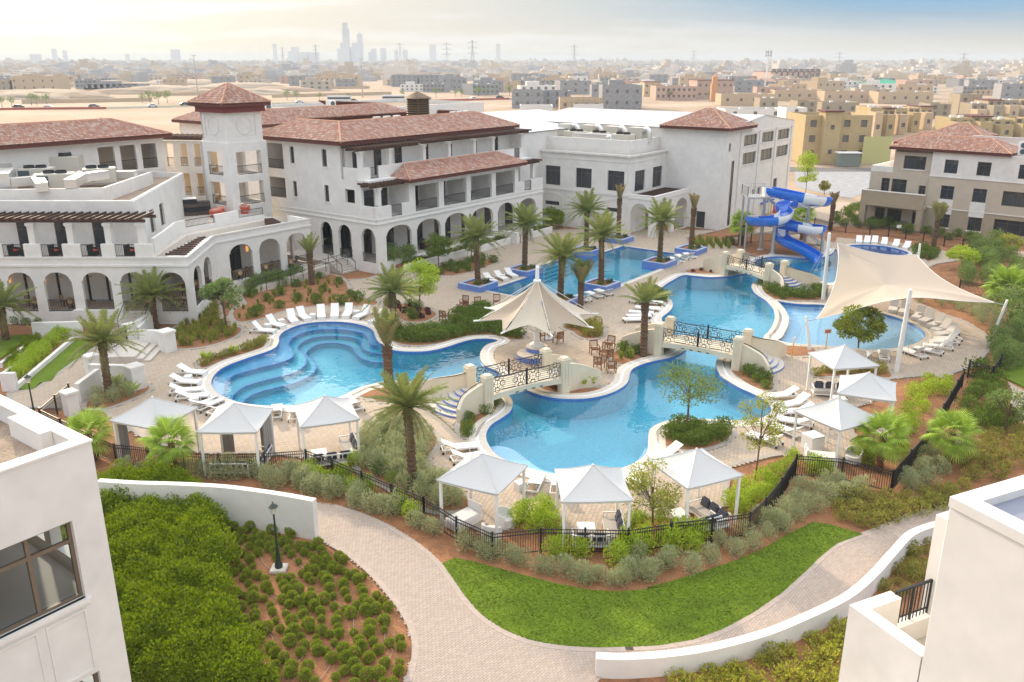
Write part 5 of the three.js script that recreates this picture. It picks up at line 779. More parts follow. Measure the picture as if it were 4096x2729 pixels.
  for (let i = 0; i < 6; i++) mesh('step', box(-hl - 0.3 - (i + 1) * 0.4, -hl - 0.28 - i * 0.4, 0, 1.0 - i * 0.167, -hw + 0.12, hw - 0.12), M.step, o); mesh('landing', box(-hl - 0.27, -hl + 0.02, 0.6, 1.02, -hw + 0.12, hw - 0.12), M.step, o);
  return o;
}
bridge([0.35, -49.7], 236.6, -1, 'cream footbridge with iron lattice rails beside the tensile umbrella');
bridge([13.4, -56.95], 122, 1, 'cream footbridge with iron lattice rails between lagoon and wading pool');
bridge([23.1, -79.6], 150, 1, 'cream footbridge with iron lattice rails near the blue water slide');

// ---------------------------------------------------------------- mosaic planters with palms stand at the lap pool
const planterSpots = [[1.8, 11.1], [9.1, 11.1], [20.5, 11.1], [28.3, 10.6], [27.9, 20], [20.2, 20.2], [8.7, 20.2], [1.9, 20.2]];
{ const src = []; planterSpots.forEach(([u, z], i) => {
  const o = i ? dup(src[0], onGrid(u, z), GRID) : thing('mosaic_planter', 'square blue mosaic planter with soil and palm at the lap pool edge', 'planter', onGrid(u, z), GRID, 'blue mosaic planters round the lap pool');
  if (!i) { src.push(o); const h = 1.32, t = 0.28; mesh('planter_wall', [box(-h, h, -0.3, 0.52, -h, -h + t), box(-h, h, -0.3, 0.52, h - t, h), box(-h, -h + t, -0.3, 0.52, -h + t, h - t), box(h - t, h, -0.3, 0.52, -h + t, h - t)], M.planterTile, o); mesh('planter_rim', [box(-h - 0.02, h + 0.02, 0.521, 0.58, -h - 0.02, -h + t), box(-h - 0.02, h + 0.02, 0.521, 0.58, h - t, h + 0.02), box(-h - 0.02, -h + t, 0.521, 0.58, -h + t, h - t), box(h - t, h + 0.02, 0.521, 0.58, -h + t, h - t)], M.rim ??= std('pale blue rim', lin(0.45, 0.52, 0.72), 0.5, { map: T.mosaic }), o); mesh('planter_soil', box(-h + t, h - t, -0.2, 0.44, -h + t, h - t), M.soil, o); mesh('spotlight', [rod(V(0.7, 0.4, 0.6), V(0.7, 0.62, 0.6), 0.03), rod(V(0.62, 0.66, 0.55), V(0.82, 0.74, 0.68), 0.11, 0.13, 10)], M.black, o); }
}); }

// ---------------------------------------------------------------- cabanas
const canopyGeo = (() => { const n = 8, pos = [], H = 1.52; for (let s = 0; s < 4; s++) { const c = Math.cos(s * Math.PI / 2), d = Math.sin(s * Math.PI / 2); const P = (u, t) => { const k = 1 - t, x = u * H * k, bow = 0.035 * (1 - u * u) * k, z = H * k - bow, y = 2.5 + 0.92 * Math.pow(t, 1.08) - 0.05 * (1 - u * u) * k - 0.07 * Math.sin(Math.PI * t) * (1 - 0.5 * u * u); return [x * c + z * d, y, -x * d + z * c]; }; for (let j = 0; j < n; j++) for (let i = 0; i < n; i++) { const u0 = -1 + 2 * i / n, u1 = -1 + 2 * (i + 1) / n, t0 = j / n, t1 = (j + 1) / n; [P(u0, t0), P(u1, t0), P(u1, t1), P(u0, t0), P(u1, t1), P(u0, t1)].forEach(p => pos.push(...p)); } for (let i = 0; i < n; i++) { const a = P(-1 + 2 * i / n, 0), b = P(-1 + 2 * (i + 1) / n, 0), a2 = [a[0] * 0.995, a[1] - 0.07, a[2] * 0.995], b2 = [b[0] * 0.995, b[1] - 0.07, b[2] * 0.995];[a, a2, b2, a, b2, b].forEach(p => pos.push(...p)); } } const g = new THREE.BufferGeometry(); g.setAttribute('position', new THREE.Float32BufferAttribute(pos, 3)); g.computeVertexNormals(); return uvBox(g); })();
const seamGeo = (() => { const p = []; for (let i = 0; i <= 8; i++) { const t = i / 8, k = 1 - t; p.push(V(1.52 * k, 2.51 + 0.92 * Math.pow(t, 1.08) - 0.035 * Math.sin(Math.PI * t), 1.52 * k)); } return tube(p, 0.016, 10, 4); })();
const postGeo = box(-0.055, 0.055, 0, 2.46, -0.055, 0.055), curtainGeo = (() => { const p = []; for (let i = 0; i <= 40; i++) p.push(V(i * 0.015, 0, 0.03 * Math.sin(i * 1.5))); return ribbonWall(p, 0.012, 0.05, 2.4); })();
function cabana(x, z, turn, label, curtains = []) {
  const o = thing('cabana', label, 'cabana', [x, 0.03, z], turn, 'white cabanas round the pools');
  mesh('canopy', canopyGeo, M.canvas, o); mesh('finial', new THREE.SphereGeometry(0.05, 8, 6).translate(0, 3.43, 0), M.paint, o); for (let k = 0; k < 4; k++) mesh('hip_seam', seamGeo, M.seam ??= std('canvas welt', lin(0.62, 0.62, 0.62), 0.9), o).rotation.y = k * Math.PI / 2;
  for (const [a, b] of [[-1, -1], [1, -1], [1, 1], [-1, 1]]) mesh('post', postGeo, M.paint, o).position.set(a * 1.38, 0, b * 1.38);
  for (const [a, b, c, d] of [[-1, -1, 1, -1], [1, -1, 1, 1], [1, 1, -1, 1], [-1, 1, -1, -1]]) mesh('rail', bar(V(a * 1.38, 2.36, b * 1.38), V(c * 1.38, 2.36, d * 1.38), 0.08), M.paint, o);
  for (const [a, b, r] of curtains) { const m = mesh('curtain', curtainGeo, M.curtain ??= std('grey striped curtain', lin(0.36, 0.35, 0.34), 0.95), o); m.position.set(a, 0, b); m.rotation.y = r; }
  mesh('lantern', [rod(V(0, 2.1, 0), V(0, 2.36, 0), 0.01), box(-0.06, 0.06, 1.95, 2.1, -0.06, 0.06)], M.black, o);
  return o;
}
function sofa(p, turn, w, label, group) {   // white slatted frame, pale seat, navy cushions
  const o = thing('garden_sofa', label, 'sofa', [p[0], 0.03, p[1]], turn, group), h = w / 2;
  mesh('frame', [box(-h, h, 0.14, 0.22, -0.4, 0.4), box(-h, h, 0.66, 0.72, -0.42, -0.36), ...[-h, h - 0.06].map(x => box(x, x + 0.06, 0, 0.72, -0.42, -0.36)), ...[-h, h - 0.06].map(x => box(x, x + 0.06, 0, 0.6, 0.34, 0.4)), ...[-h, h - 0.06].map(x => box(x, x + 0.06, 0.55, 0.6, -0.36, 0.34))], M.paint, o);
  const n = Math.round(w / 0.14), q = []; for (let i = 0; i < n; i++) { const x = -h + 0.08 + i * (w - 0.16) / (n - 1); q.push(bar(V(x, 0.22, -0.39), V(x + (i % 2 ? 0.1 : -0.1), 0.66, -0.39), 0.025)); } mesh('back_slats', q, M.paint, o);
  mesh('seat_cushion', chamfer(-h + 0.07, h - 0.07, 0.222, 0.4, -0.34, 0.39, 0.05), M.seat, o); const k = Math.max(1, Math.round(w / 0.65)); for (let i = 0; i < k; i++) { const g = chamfer(-0.28, 0.28, 0, 0.42, -0.09, 0.09, 0.07); g.rotateX(-0.25); mesh('back_cushion', g.translate(-h + 0.08 + (i + 0.5) * (w - 0.16) / k, 0.4, -0.22), M.cushion, o); }
  return o;
}
function lowTable(p, turn, label) { const o = thing('low_table', label, 'table', [p[0], 0.03, p[1]], turn, 'white low tables in the cabanas'); mesh('top', chamfer(-0.4, 0.4, 0.3, 0.36, -0.4, 0.4, 0.015), M.paint, o); for (const [a, b] of [[-1, -1], [1, -1], [1, 1], [-1, 1]]) mesh('leg', box(a * 0.34 - 0.025, a * 0.34 + 0.025, 0, 0.3, b * 0.34 - 0.025, b * 0.34 + 0.025), M.paint, o); return o; }
function tubChair(p, turn, label) { const o = thing('tub_chair', label, 'chair', [p[0], 0.03, p[1]], turn, 'white wicker tub chairs in the cabanas'); const pts = []; for (let i = 0; i <= 16; i++) { const a = Math.PI * (i / 16) * 1.2 - 0.1 * Math.PI; pts.push(V(0.42 * Math.cos(a), 0, -0.42 * Math.sin(a))); } mesh('shell', ribbonWall(pts, 0.06, 0, t => 0.55 + 0.2 * Math.sin(Math.PI * t)), M.resin, o); mesh('seat', new THREE.CylinderGeometry(0.4, 0.38, 0.36, 20).translate(0, 0.18, 0), M.resin, o); return o; }
function dayBed(p, turn, label) { const o = thing('day_bed', label, 'day bed', [p[0], 0.03, p[1]], turn, 'white wicker day beds in the cabanas'); mesh('base', chamfer(-0.45, 0.45, 0, 0.34, -0.8, 0.8, 0.04), M.resin, o); mesh('backrest', chamfer(-0.45, 0.45, 0.341, 0.8, -0.8, -0.68, 0.04), M.resin, o); mesh('pad', chamfer(-0.42, 0.42, 0.341, 0.42, -0.66, 0.78, 0.03), M.sling, o); return o; }
cabana(-1.3, -34.4, Math.PI / 2 - 116 * RAD + Math.PI, 'white square cabana holding wicker day bed and tub chair beside the railing'); dayBed([-2.2, -34.3], -0.75, 'white wicker day bed under the cabana nearest the palm bed'); tubChair([-0.9, -33.1], 2.7, 'white wicker tub chair under the cabana nearest the palm bed'); tubChair([-0.3, -34.2], 1.2, 'white wicker tub chair by a cabana post facing the pool');
cabana(3.5, -33.3, 0.05, 'white square cabana with sofa, standing straight behind the railing corner'); sofa([4.5, -33.3], -Math.PI / 2, 2.0, 'pale sofa with navy bolster in the straight front cabana'); lowTable([3.3, -33.4], 0, 'white low table in the straight front cabana'); sofa([3.4, -32.4], Math.PI, 1.6, 'navy cushioned sofa backing on to the railing in the front cabana');
cabana(8.3, -34.9, Math.PI / 2 - 155 * RAD, 'white square cabana with navy corner sofas beside the leafy yellow green tree'); sofa([9.0, -34.5], -1.1, 2.0, 'long navy sofa under the cabana by the yellow green tree'); sofa([8.4, -33.7], Math.PI + 0.45, 1.8, 'short navy sofa backing on the shrubs under the same cabana'); lowTable([7.6, -34.6], 0.4, 'white low table by the corner sofas');
cabana(-18.65, -41.1, Math.PI / 2 - 111 * RAD + Math.PI, 'white square cabana next to the fan palm by the white wall steps', [[1.3, -1.3, -Math.PI / 2]]);
cabana(-14.15, -40.3, 0, 'white square cabana with grey striped curtains', [[-1.3, -1.3, 0], [0.75, -1.3, 0], [1.34, -1.3, -Math.PI / 2], [1.34, -0.6, -Math.PI / 2]]); sofa([-13.1, -40.2], -Math.PI / 2, 2, 'grey sofa in the curtained cabana'); sofa([-14.3, -39.3], Math.PI, 2.0, 'navy sofa backing on the railing at the curtained cabana'); 
cabana(-9.75, -41.3, 20 * RAD, 'white square cabana with large navy sofa beside the big date palm'); sofa([-8.7, -41.6], -Math.PI / 2 + 0.35, 2.1, 'pale corner sofa with navy cushions under the cabana by the date palm'); sofa([-9.4, -40.3], Math.PI + 0.3, 2.2, 'navy sofa with lattice back facing the pool by the date palm'); lowTable([-10.2, -41], 0.3, 'white low table under the cabana by the date palm');
cabana(20.45, -49.7, Math.PI / 2 - 169 * RAD, 'white square cabana with navy sofa by the wading pool steps'); sofa([20.0, -49.9], -0.15, 2.2, 'navy sofa with white lattice arms facing away from the wading pool'); lowTable([20.1, -48.7], 0, 'white low table below the sofa near the wading pool');
cabana(20, -44.8, Math.PI / 2 - 113 * RAD, 'white square cabana standing between two other cabanas and shrubs'); sofa([20.9, -44.3], -1.2, 2, 'navy sofa at the shrubs behind the middle right cabana');
cabana(16.9, -41.05, Math.PI / 2 - 149 * RAD, 'white square cabana with wicker seats inside the railing corner'); tubChair([17.9, -40.6], -0.8, 'white wicker tub chair inside the railing corner cabana'); dayBed([16.2, -40.6], 1.4, 'white wicker bench at the railing corner cabana');
{ const o = thing('cube_table', 'tall white wicker cube by the railing corner cabana', 'table', [16.3, 0.03, -42.2], 0.4); mesh('body', chamfer(-0.45, 0.45, 0, 0.8, -0.45, 0.45, 0.05), M.resin, o); mesh('glass_top', box(-0.43, 0.43, 0.801, 0.815, -0.43, 0.43), M.paint, o); }

// ---------------------------------------------------------------- sun loungers
function loungerProto(name, tilt) {
  const o = thing(name, 'x', 'sun lounger'); scene.remove(o); used[name] = -1; o.userData.base = name;
  mesh('frame', [box(-1, 0.95, 0.2, 0.27, -0.34, -0.29), box(-1, 0.95, 0.2, 0.27, 0.29, 0.34), box(0.9, 0.95, 0.2, 0.27, -0.29, 0.29), box(0.3, 0.34, 0.2, 0.26, -0.29, 0.29)], M.paint, o);
  mesh('foot_panel', chamfer(-1, -0.94, 0, 0.27, -0.335, 0.335, 0.015), M.resin, o); mesh('seat_sling', box(-0.99, 0.22, 0.272, 0.3, -0.32, 0.32), M.sling, o);
  const g = chamfer(0, 0.82, 0, 0.035, -0.32, 0.32, 0.012); g.rotateZ(tilt); mesh('backrest', g.translate(0.22, 0.275, 0), M.sling, o); if (tilt > 0.1) mesh('prop', [bar(V(0.55, 0.27 + 0.33 * Math.tan(tilt) - 0.02, -0.22), V(0.8, 0.25, -0.22), 0.02), bar(V(0.55, 0.27 + 0.33 * Math.tan(tilt) - 0.02, 0.22), V(0.8, 0.25, 0.22), 0.02)], M.paint, o);
  for (const z of [-0.3, 0.3]) { mesh('leg', box(0.78, 0.82, 0.05, 0.2, z - 0.02, z + 0.02), M.paint, o); mesh('wheel', new THREE.CylinderGeometry(0.075, 0.075, 0.04, 14).rotateX(Math.PI / 2).translate(0.92, 0.075, z * 1.18), M.wheel, o); mesh('leg', box(-0.55, -0.51, 0, 0.2, z - 0.02, z + 0.02), M.paint, o); }
  return o;
}
const loungerUp = loungerProto('sun_lounger', 0.85), loungerLow = loungerProto('sun_lounger', 0.5), loungerFlat = loungerProto('sun_lounger', 0.02);
function loungers(v, list, label, group, proto = loungerUp, h = 0.05) { for (const [a, b, c, d] of list) { const f = at(v, a, b, h), e = at(v, c, d, h), t = e.sub(f); t.y = 0; t.normalize(); const p = f.addScaledVector(t, 1); p.y = 0.034; dup(proto, p, Math.atan2(-t.z, t.x), 1, label, group); } }
const foot = (v, list, cx, cz, label, group, proto, out = true) => list.forEach(([x, y]) => { const f = at(v, x, y, 0.05), t = V(f.x - cx, 0, f.z - cz).normalize(); const p = f.clone().addScaledVector(t, 1); p.y = 0.034; dup(proto ?? loungerUp, p, Math.atan2(-t.z, t.x), 1, label, group); });
loungers('k', [[945, 395, 640, 375], [1045, 340, 800, 275], [1180, 290, 1080, 170], [1330, 255, 1190, 165], [1490, 238, 1480, 110], [1640, 228, 1660, 105], [1770, 222, 1850, 110], [1890, 238, 2080, 150], [2070, 290, 2230, 220], [2160, 325, 2330, 270]], 'white sun lounger in the arc above the stepped end of the lagoon', 'loungers in the arc above the lagoon steps');
loungers('A', [[1760, 1290, 1510, 1270], [1715, 1370, 1470, 1360], [1735, 1430, 1440, 1450], [1790, 1480, 1500, 1500], [1880, 1510, 1640, 1590]], 'white sun lounger at the rounded west end of the lagoon', 'loungers at the west end of the lagoon', loungerLow);
loungers('E', [[1230, 10, 1080, 75], [1310, 35, 1130, 110]], 'white sun lounger at the rounded west end of the lagoon', 'loungers at the west end of the lagoon', loungerLow);
loungers('k', [[970, 1275, 940, 1470], [1220, 1290, 1170, 1440], [1790, 1200, 1920, 1310]], 'white sun lounger turned from the lagoon, between two cabanas', 'loungers between the western cabanas', loungerLow);
loungers('F', [[985, 270, 790, 290], [1040, 320, 840, 350]], 'white sun lounger on the deck left of the lagoon bay, near the palm bed', 'pair of loungers by the palm bed', loungerLow);
loungers('F', [[1330, 430, 1275, 545], [1440, 440, 1420, 570], [1800, 430, 1850, 470]], 'white sun lounger with its back to the front cabanas', 'loungers at the front cabanas', loungerLow);
loungers('G', [[110, 600, 260, 560], [625, 325, 760, 315], [690, 368, 815, 340], [685, 395, 810, 390], [670, 425, 820, 450], [640, 450, 740, 490], [540, 490, 630, 520]], 'white sun lounger on the deck beside the lagoon bay and right hand cabanas', 'loungers by the right hand cabanas', loungerLow);
loungers('u', [[850, 275, 680, 205], [945, 245, 790, 170], [730, 300, 590, 235], [1560, 450, 1780, 520], [1690, 410, 1870, 470], [1790, 385, 1940, 435], [2330, 470, 2200, 500]], 'white sun lounger on the paving between lap pool planters', 'loungers round the lap pool', loungerLow);
loungers('m', [[820, 110, 980, 175], [900, 80, 1050, 140], [1000, 60, 1110, 120]], 'white sun lounger beside the lap pool planter near the far footbridge', 'loungers near the far footbridge', loungerLow);
loungers('m', [[740, 650, 440, 630], [700, 720, 330, 700], [630, 770, 310, 755], [600, 800, 200, 810], [560, 840, 170, 850]], 'white flat sun lounger on the curved bank left of the middle lagoon', 'flat loungers on the lagoon bank', loungerFlat);
foot('r', [[270, 405], [420, 440], [620, 520], [730, 575], [850, 640], [915, 710], [960, 775], [950, 850], [880, 890], [760, 945], [610, 985], [430, 1010], [120, 1040], [-120, 1060]], 27.4, -60.2, 'white sun lounger in the ring around the wading pool', 'loungers ringed round the wading pool');
loungers('D', [[1050, 150, 1050, 110], [1110, 152, 1120, 112], [1170, 152, 1180, 114], [1245, 165, 1255, 122], [1330, 180, 1360, 136], [1410, 195, 1450, 155]], 'white sun lounger behind the small round spa pool', 'loungers at the spa pool', loungerLow);
const cube = (() => { const o = thing('side_table', 'x', 'side table'); scene.remove(o); used.side_table = -1; mesh('body', chamfer(-0.24, 0.24, 0, 0.4, -0.24, 0.24, 0.03), M.resin, o); mesh('top', box(-0.23, 0.23, 0.401, 0.415, -0.23, 0.23), M.paint, o); return o; })();
[['k', [[850, 320], [1015, 265], [1385, 200], [1900, 160]], 'white cube side table between loungers above the lagoon steps'], ['A', [[1610, 1320], [1600, 1440], [1660, 1510]], 'white cube side table between loungers at the west end of the lagoon'], ['r', [[690, 440], [1000, 590], [1190, 730], [1150, 880]], 'white cube side table between loungers of the wading pool ring'], ['F', [[1225, 480]], 'white cube side table behind the front left cabana'], ['u', [[810, 230], [690, 260]], 'white cube side table between loungers at the lap pool']].forEach(([v, l, lab]) => l.forEach(([x, y]) => dup(cube, at(v, x, y, 0.2).setY(0.034), rnd(), 1, lab, 'white cube side tables among the loungers')));

// ---------------------------------------------------------------- teak chairs
const teakChair = (() => { const o = thing('teak_armchair', 'x', 'chair'); scene.remove(o); used.teak_armchair = -1; const w = 0.28;
  for (const [x, z, h] of [[-w, 0.26, 0.64], [w, 0.26, 0.64], [-w, -0.26, 0.95], [w, -0.26, 0.95]]) mesh('leg', bar(V(x, 0, z), V(x, h, z - (z < 0 ? 0.06 : 0)), 0.05), M.teak, o);
  for (let i = 0; i < 5; i++) mesh('seat_slat', box(-w, w, 0.42, 0.445, -0.24 + i * 0.11, -0.15 + i * 0.11), M.teak, o); for (let i = 0; i < 6; i++) mesh('back_slat', bar(V(-0.21 + i * 0.084, 0.5, -0.275), V(-0.21 + i * 0.084, 0.9, -0.315), 0.02, 0.05), M.teak, o);
  mesh('top_rail', box(-w - 0.02, w + 0.02, 0.88, 0.96, -0.345, -0.3), M.teak, o); for (const s of [-1, 1]) mesh('armrest', box(s * w - 0.035, s * w + 0.035, 0.64, 0.67, -0.3, 0.31), M.teak, o); mesh('apron', [box(-w, w, 0.36, 0.42, 0.24, 0.27), box(-w, w, 0.36, 0.42, -0.28, -0.25)], M.teak, o); return o; })();
[[[[200, 690], [325, 720], [330, 640], [395, 600], [410, 545]], [300, 640], 'teak slatted armchair in the cluster by the round flower bed'], [[[560, 560], [750, 530], [960, 590]], [660, 640], 'teak slatted armchair standing between flower bed and tensile umbrella'], [[[1200, 900], [1390, 920], [1320, 830]], [1300, 870], 'teak slatted armchair behind the umbrella mast'], [[[1770, 1035], [1930, 985], [1880, 1060], [1905, 1110], [1820, 1190], [1945, 1230]], [1870, 1100], 'teak slatted armchair in the cluster between the footbridges']].forEach(([l, c, lab], k) => { const q = at('u', ...c); l.forEach(([x, y]) => { const p = at('u', x, y, 0.03); dup(teakChair, p.setY(0.034), Math.atan2(q.x - p.x, q.z - p.z) + rr(-0.3, 0.3), 1, lab, 'teak armchairs near the umbrella'); }); });
{ const proto = thing('parasol_base', 'pale square parasol base standing among teak armchairs', 'parasol base', at('u', 480, 570).setY(0.034), 0, 'parasol bases'); mesh('plate', chamfer(-0.35, 0.35, 0, 0.1, -0.35, 0.35, 0.03), M.steel, proto); mesh('socket', rod(V(0, 0.1, 0), V(0, 0.35, 0), 0.04), M.steel, proto); for (const [x, y] of [[355, 690], [1295, 885]]) dup(proto, at('u', x, y).setY(0.034), 0.3); }

// ---------------------------------------------------------------- tensile umbrella
(function umbrella() {
  const o = thing('tensile_umbrella', 'cream tensile umbrella with eight fabric petals on a white mast', 'umbrella', [1.75, 0, -57.4], 0.2), N = 8, R = 4.15;
  mesh('pedestal', [new THREE.CylinderGeometry(0.75, 0.75, 0.75, 28).translate(0, 0.375, 0)], M.planterTile, o); mesh('pedestal_step', new THREE.CylinderGeometry(1.15, 1.15, 0.42, 28).translate(-0.35, 0.21, 0.5), M.planterTile, o); mesh('pedestal_top', new THREE.CylinderGeometry(0.78, 0.78, 0.06, 28).translate(0, 0.78, 0), M.coping, o); mesh('step_top', new THREE.CylinderGeometry(1.17, 1.17, 0.05, 28).translate(-0.35, 0.445, 0.5), M.coping, o);
  mesh('base_collar', new THREE.LatheGeometry([[0.5, 0.81], [0.5, 0.95], [0.42, 1.02], [0.26, 1.08], [0.24, 1.2]].map(p => new THREE.Vector2(...p)), 24), M.paint, o);
  mesh('mast', rod(V(0, 0.8, 0), V(0, 5.75, 0), 0.22, 0.14, 20), M.paint, o); mesh('mast_head', [rod(V(0, 5.7, 0), V(0, 6.55, 0), 0.14, 0.12, 16), new THREE.CylinderGeometry(0.26, 0.26, 0.12, 20).translate(0, 5.55, 0)], M.paint, o);
  for (let i = 0; i < N; i++) {
    const a0 = i * 2 * Math.PI / N, a1 = (i + 1) * 2 * Math.PI / N, am = (a0 + a1) / 2, nu = 12, nv = 14, P = (u, v) => { const a = mix(a0 + 0.02, a1 - 0.02, u), k = 1 - Math.pow(Math.abs(2 * u - 1), 1.6), r = 0.2 + (mix(R, R * 0.72, k) - 0.2) * v, y = 5.5 - 2.55 * Math.pow(v, 0.72) + 0.32 * k * v * v - 0.12 * k * Math.sin(Math.PI * v); return [r * Math.cos(a), y, r * Math.sin(a)]; };
    const pos = []; for (let j = 0; j < nv; j++) for (let q = 0; q < nu; q++) { const A = P(q / nu, j / nv), B = P((q + 1) / nu, j / nv), C = P((q + 1) / nu, (j + 1) / nv), D = P(q / nu, (j + 1) / nv);[A, C, B, A, D, C].forEach(p => pos.push(...p)); } const g = new THREE.BufferGeometry(); g.setAttribute('position', new THREE.Float32BufferAttribute(pos, 3)); g.computeVertexNormals(); mesh('petal', uvBox(g), i % 2 ? M.sail : M.mesh, o);
    const c = Math.cos(a0), s = Math.sin(a0), tip = V(R * c, 2.95, R * s); mesh('arm', [rod(V(0.2 * c, 3.0, 0.2 * s), tip.clone().add(V(0.35 * c, -0.03, 0.35 * s)), 0.07, 0.06, 10), rod(V(0.18 * c, 1.9, 0.18 * s), V(2.1 * c, 2.95, 2.1 * s), 0.05, 0.05, 8)], M.paint, o); mesh('stay', rod(V(0.2 * c, 5.5, 0.2 * s), tip, 0.018, 0.018, 5), M.paint, o); mesh('arm_brace', rod(V(2.1 * c, 2.97, 2.1 * s), V(2.1 * Math.cos(a1), 2.97, 2.1 * Math.sin(a1)), 0.035, 0.035, 6), M.paint, o);
  }
})();
// ---------------------------------------------------------------- shade sail on five masts
(function sailShade() {
  const back = at('D', 1500, 232, 3.6), corners = [V(28.0, 5.15, -72.2), back, V(36.3, 2.75, -61.9), V(26.3, 5.0, -54.9), V(22.0, 2.35, -58.9)], cen = V(28.6, 3.9, -63.4);
  const o = thing('shade_sail', 'large cream shade sail stretched on slanted white masts over the wading pool', 'shade sail', [cen.x, 0, cen.z]);
  const nb = 16, nr = 14, B = []; for (let i = 0; i < 5; i++) { const a = corners[i], b = corners[(i + 1) % 5]; for (let k = 0; k < nb; k++) { const t = k / nb, p = a.clone().lerp(b, t), pull = 0.13 * 4 * t * (1 - t); p.x += (cen.x - p.x) * pull; p.z += (cen.z - p.z) * pull; p.y -= 0.10 * 4 * t * (1 - t); B.push(p); } }
  const n = B.length, X = []; for (let r = 0; r <= nr; r++) X.push(B.map(p => cen.clone().lerp(p, r / nr)));
  for (let it = 0; it < 260; it++) { for (let r = 1; r < nr; r++) for (let i = 0; i < n; i++) { const y = (X[r - 1][i].y + X[r + 1][i].y + 0.6 * (X[r][(i + 1) % n].y + X[r][(i + n - 1) % n].y)) / 3.2; X[r][i].y = y; } let s = 0; X[1].forEach(p => s += p.y); X[0].forEach(p => p.y = s / n); }
  const pos = []; for (let r = 0; r < nr; r++) for (let i = 0; i < n; i++) { const j = (i + 1) % n;[X[r][i], X[r + 1][i], X[r + 1][j], X[r][i], X[r + 1][j], X[r][j]].forEach(p => pos.push(p.x - cen.x, p.y, p.z - cen.z)); } const g = new THREE.BufferGeometry(); g.setAttribute('position', new THREE.Float32BufferAttribute(pos, 3)); g.setAttribute('uv', new THREE.Float32BufferAttribute(new Float32Array(pos.length / 3 * 2), 2)); g.computeVertexNormals();
  { const gi = new THREE.BufferGeometry(), idx = [], pp = []; for (const row of X) for (const p of row) pp.push(p.x - cen.x, p.y, p.z - cen.z); for (let r = 0; r < nr; r++) for (let i = 0; i < n; i++) { const j = (i + 1) % n, a = r * n + i, b = (r + 1) * n + i, c = (r + 1) * n + j, d = r * n + j; idx.push(a, b, c, a, c, d); } gi.setAttribute('position', new THREE.Float32BufferAttribute(pp, 3)); gi.setIndex(idx); gi.computeVertexNormals(); mesh('sail_cloth', gi, M.sail, o); }
  mesh('edge_cable', new THREE.TubeGeometry(new THREE.CatmullRomCurve3(B.map(p => V(p.x - cen.x, p.y, p.z - cen.z)), true), 160, 0.02, 5, true), M.paint, o);
  const masts = [[V(27.4, 0, -72.5), V(27.3, 5.9, -72.55), corners[0]], [V(back.x + 0.6, 0, back.z - 0.5), V(back.x + 0.5, 4.4, back.z - 0.6), back], [V(36.62, 0, -61.9), V(37.1, 2.95, -61.65), corners[2]], [V(26.07, 0, -54.3), V(26.15, 5.7, -54.2), corners[3]], [V(21.66, 0, -58.74), V(21.2, 2.5, -58.9), corners[4]]];
  masts.forEach(([a, b, c], i) => { const A = a.clone().sub(cen).setY(a.y), Bq = b.clone().sub(cen).setY(b.y), C = c.clone().sub(cen).setY(c.y), fat = i % 3 === 0 ? 0.17 : 0.12; mesh('mast', [rod(A, Bq, fat, fat * 0.75, 16), new THREE.SphereGeometry(fat * 0.76, 12, 8).translate(Bq.x, Bq.y, Bq.z)], M.paint, o); mesh('shackle', rod(A.clone().lerp(Bq, 0.88), C, 0.035, 0.025, 6), M.steel, o); const out = Bq.clone().sub(C).setY(0).normalize().multiplyScalar(i % 3 === 0 ? 2 : 1.1); mesh('guy_cable', [rod(A.clone().lerp(Bq, 0.9), A.clone().add(out).add(V(0.25, 0, 0.2)), 0.012, 0.012, 5), rod(A.clone().lerp(Bq, 0.9), A.clone().add(out).add(V(-0.25, 0, -0.2)), 0.012, 0.012, 5)], M.steel, o); });
})();

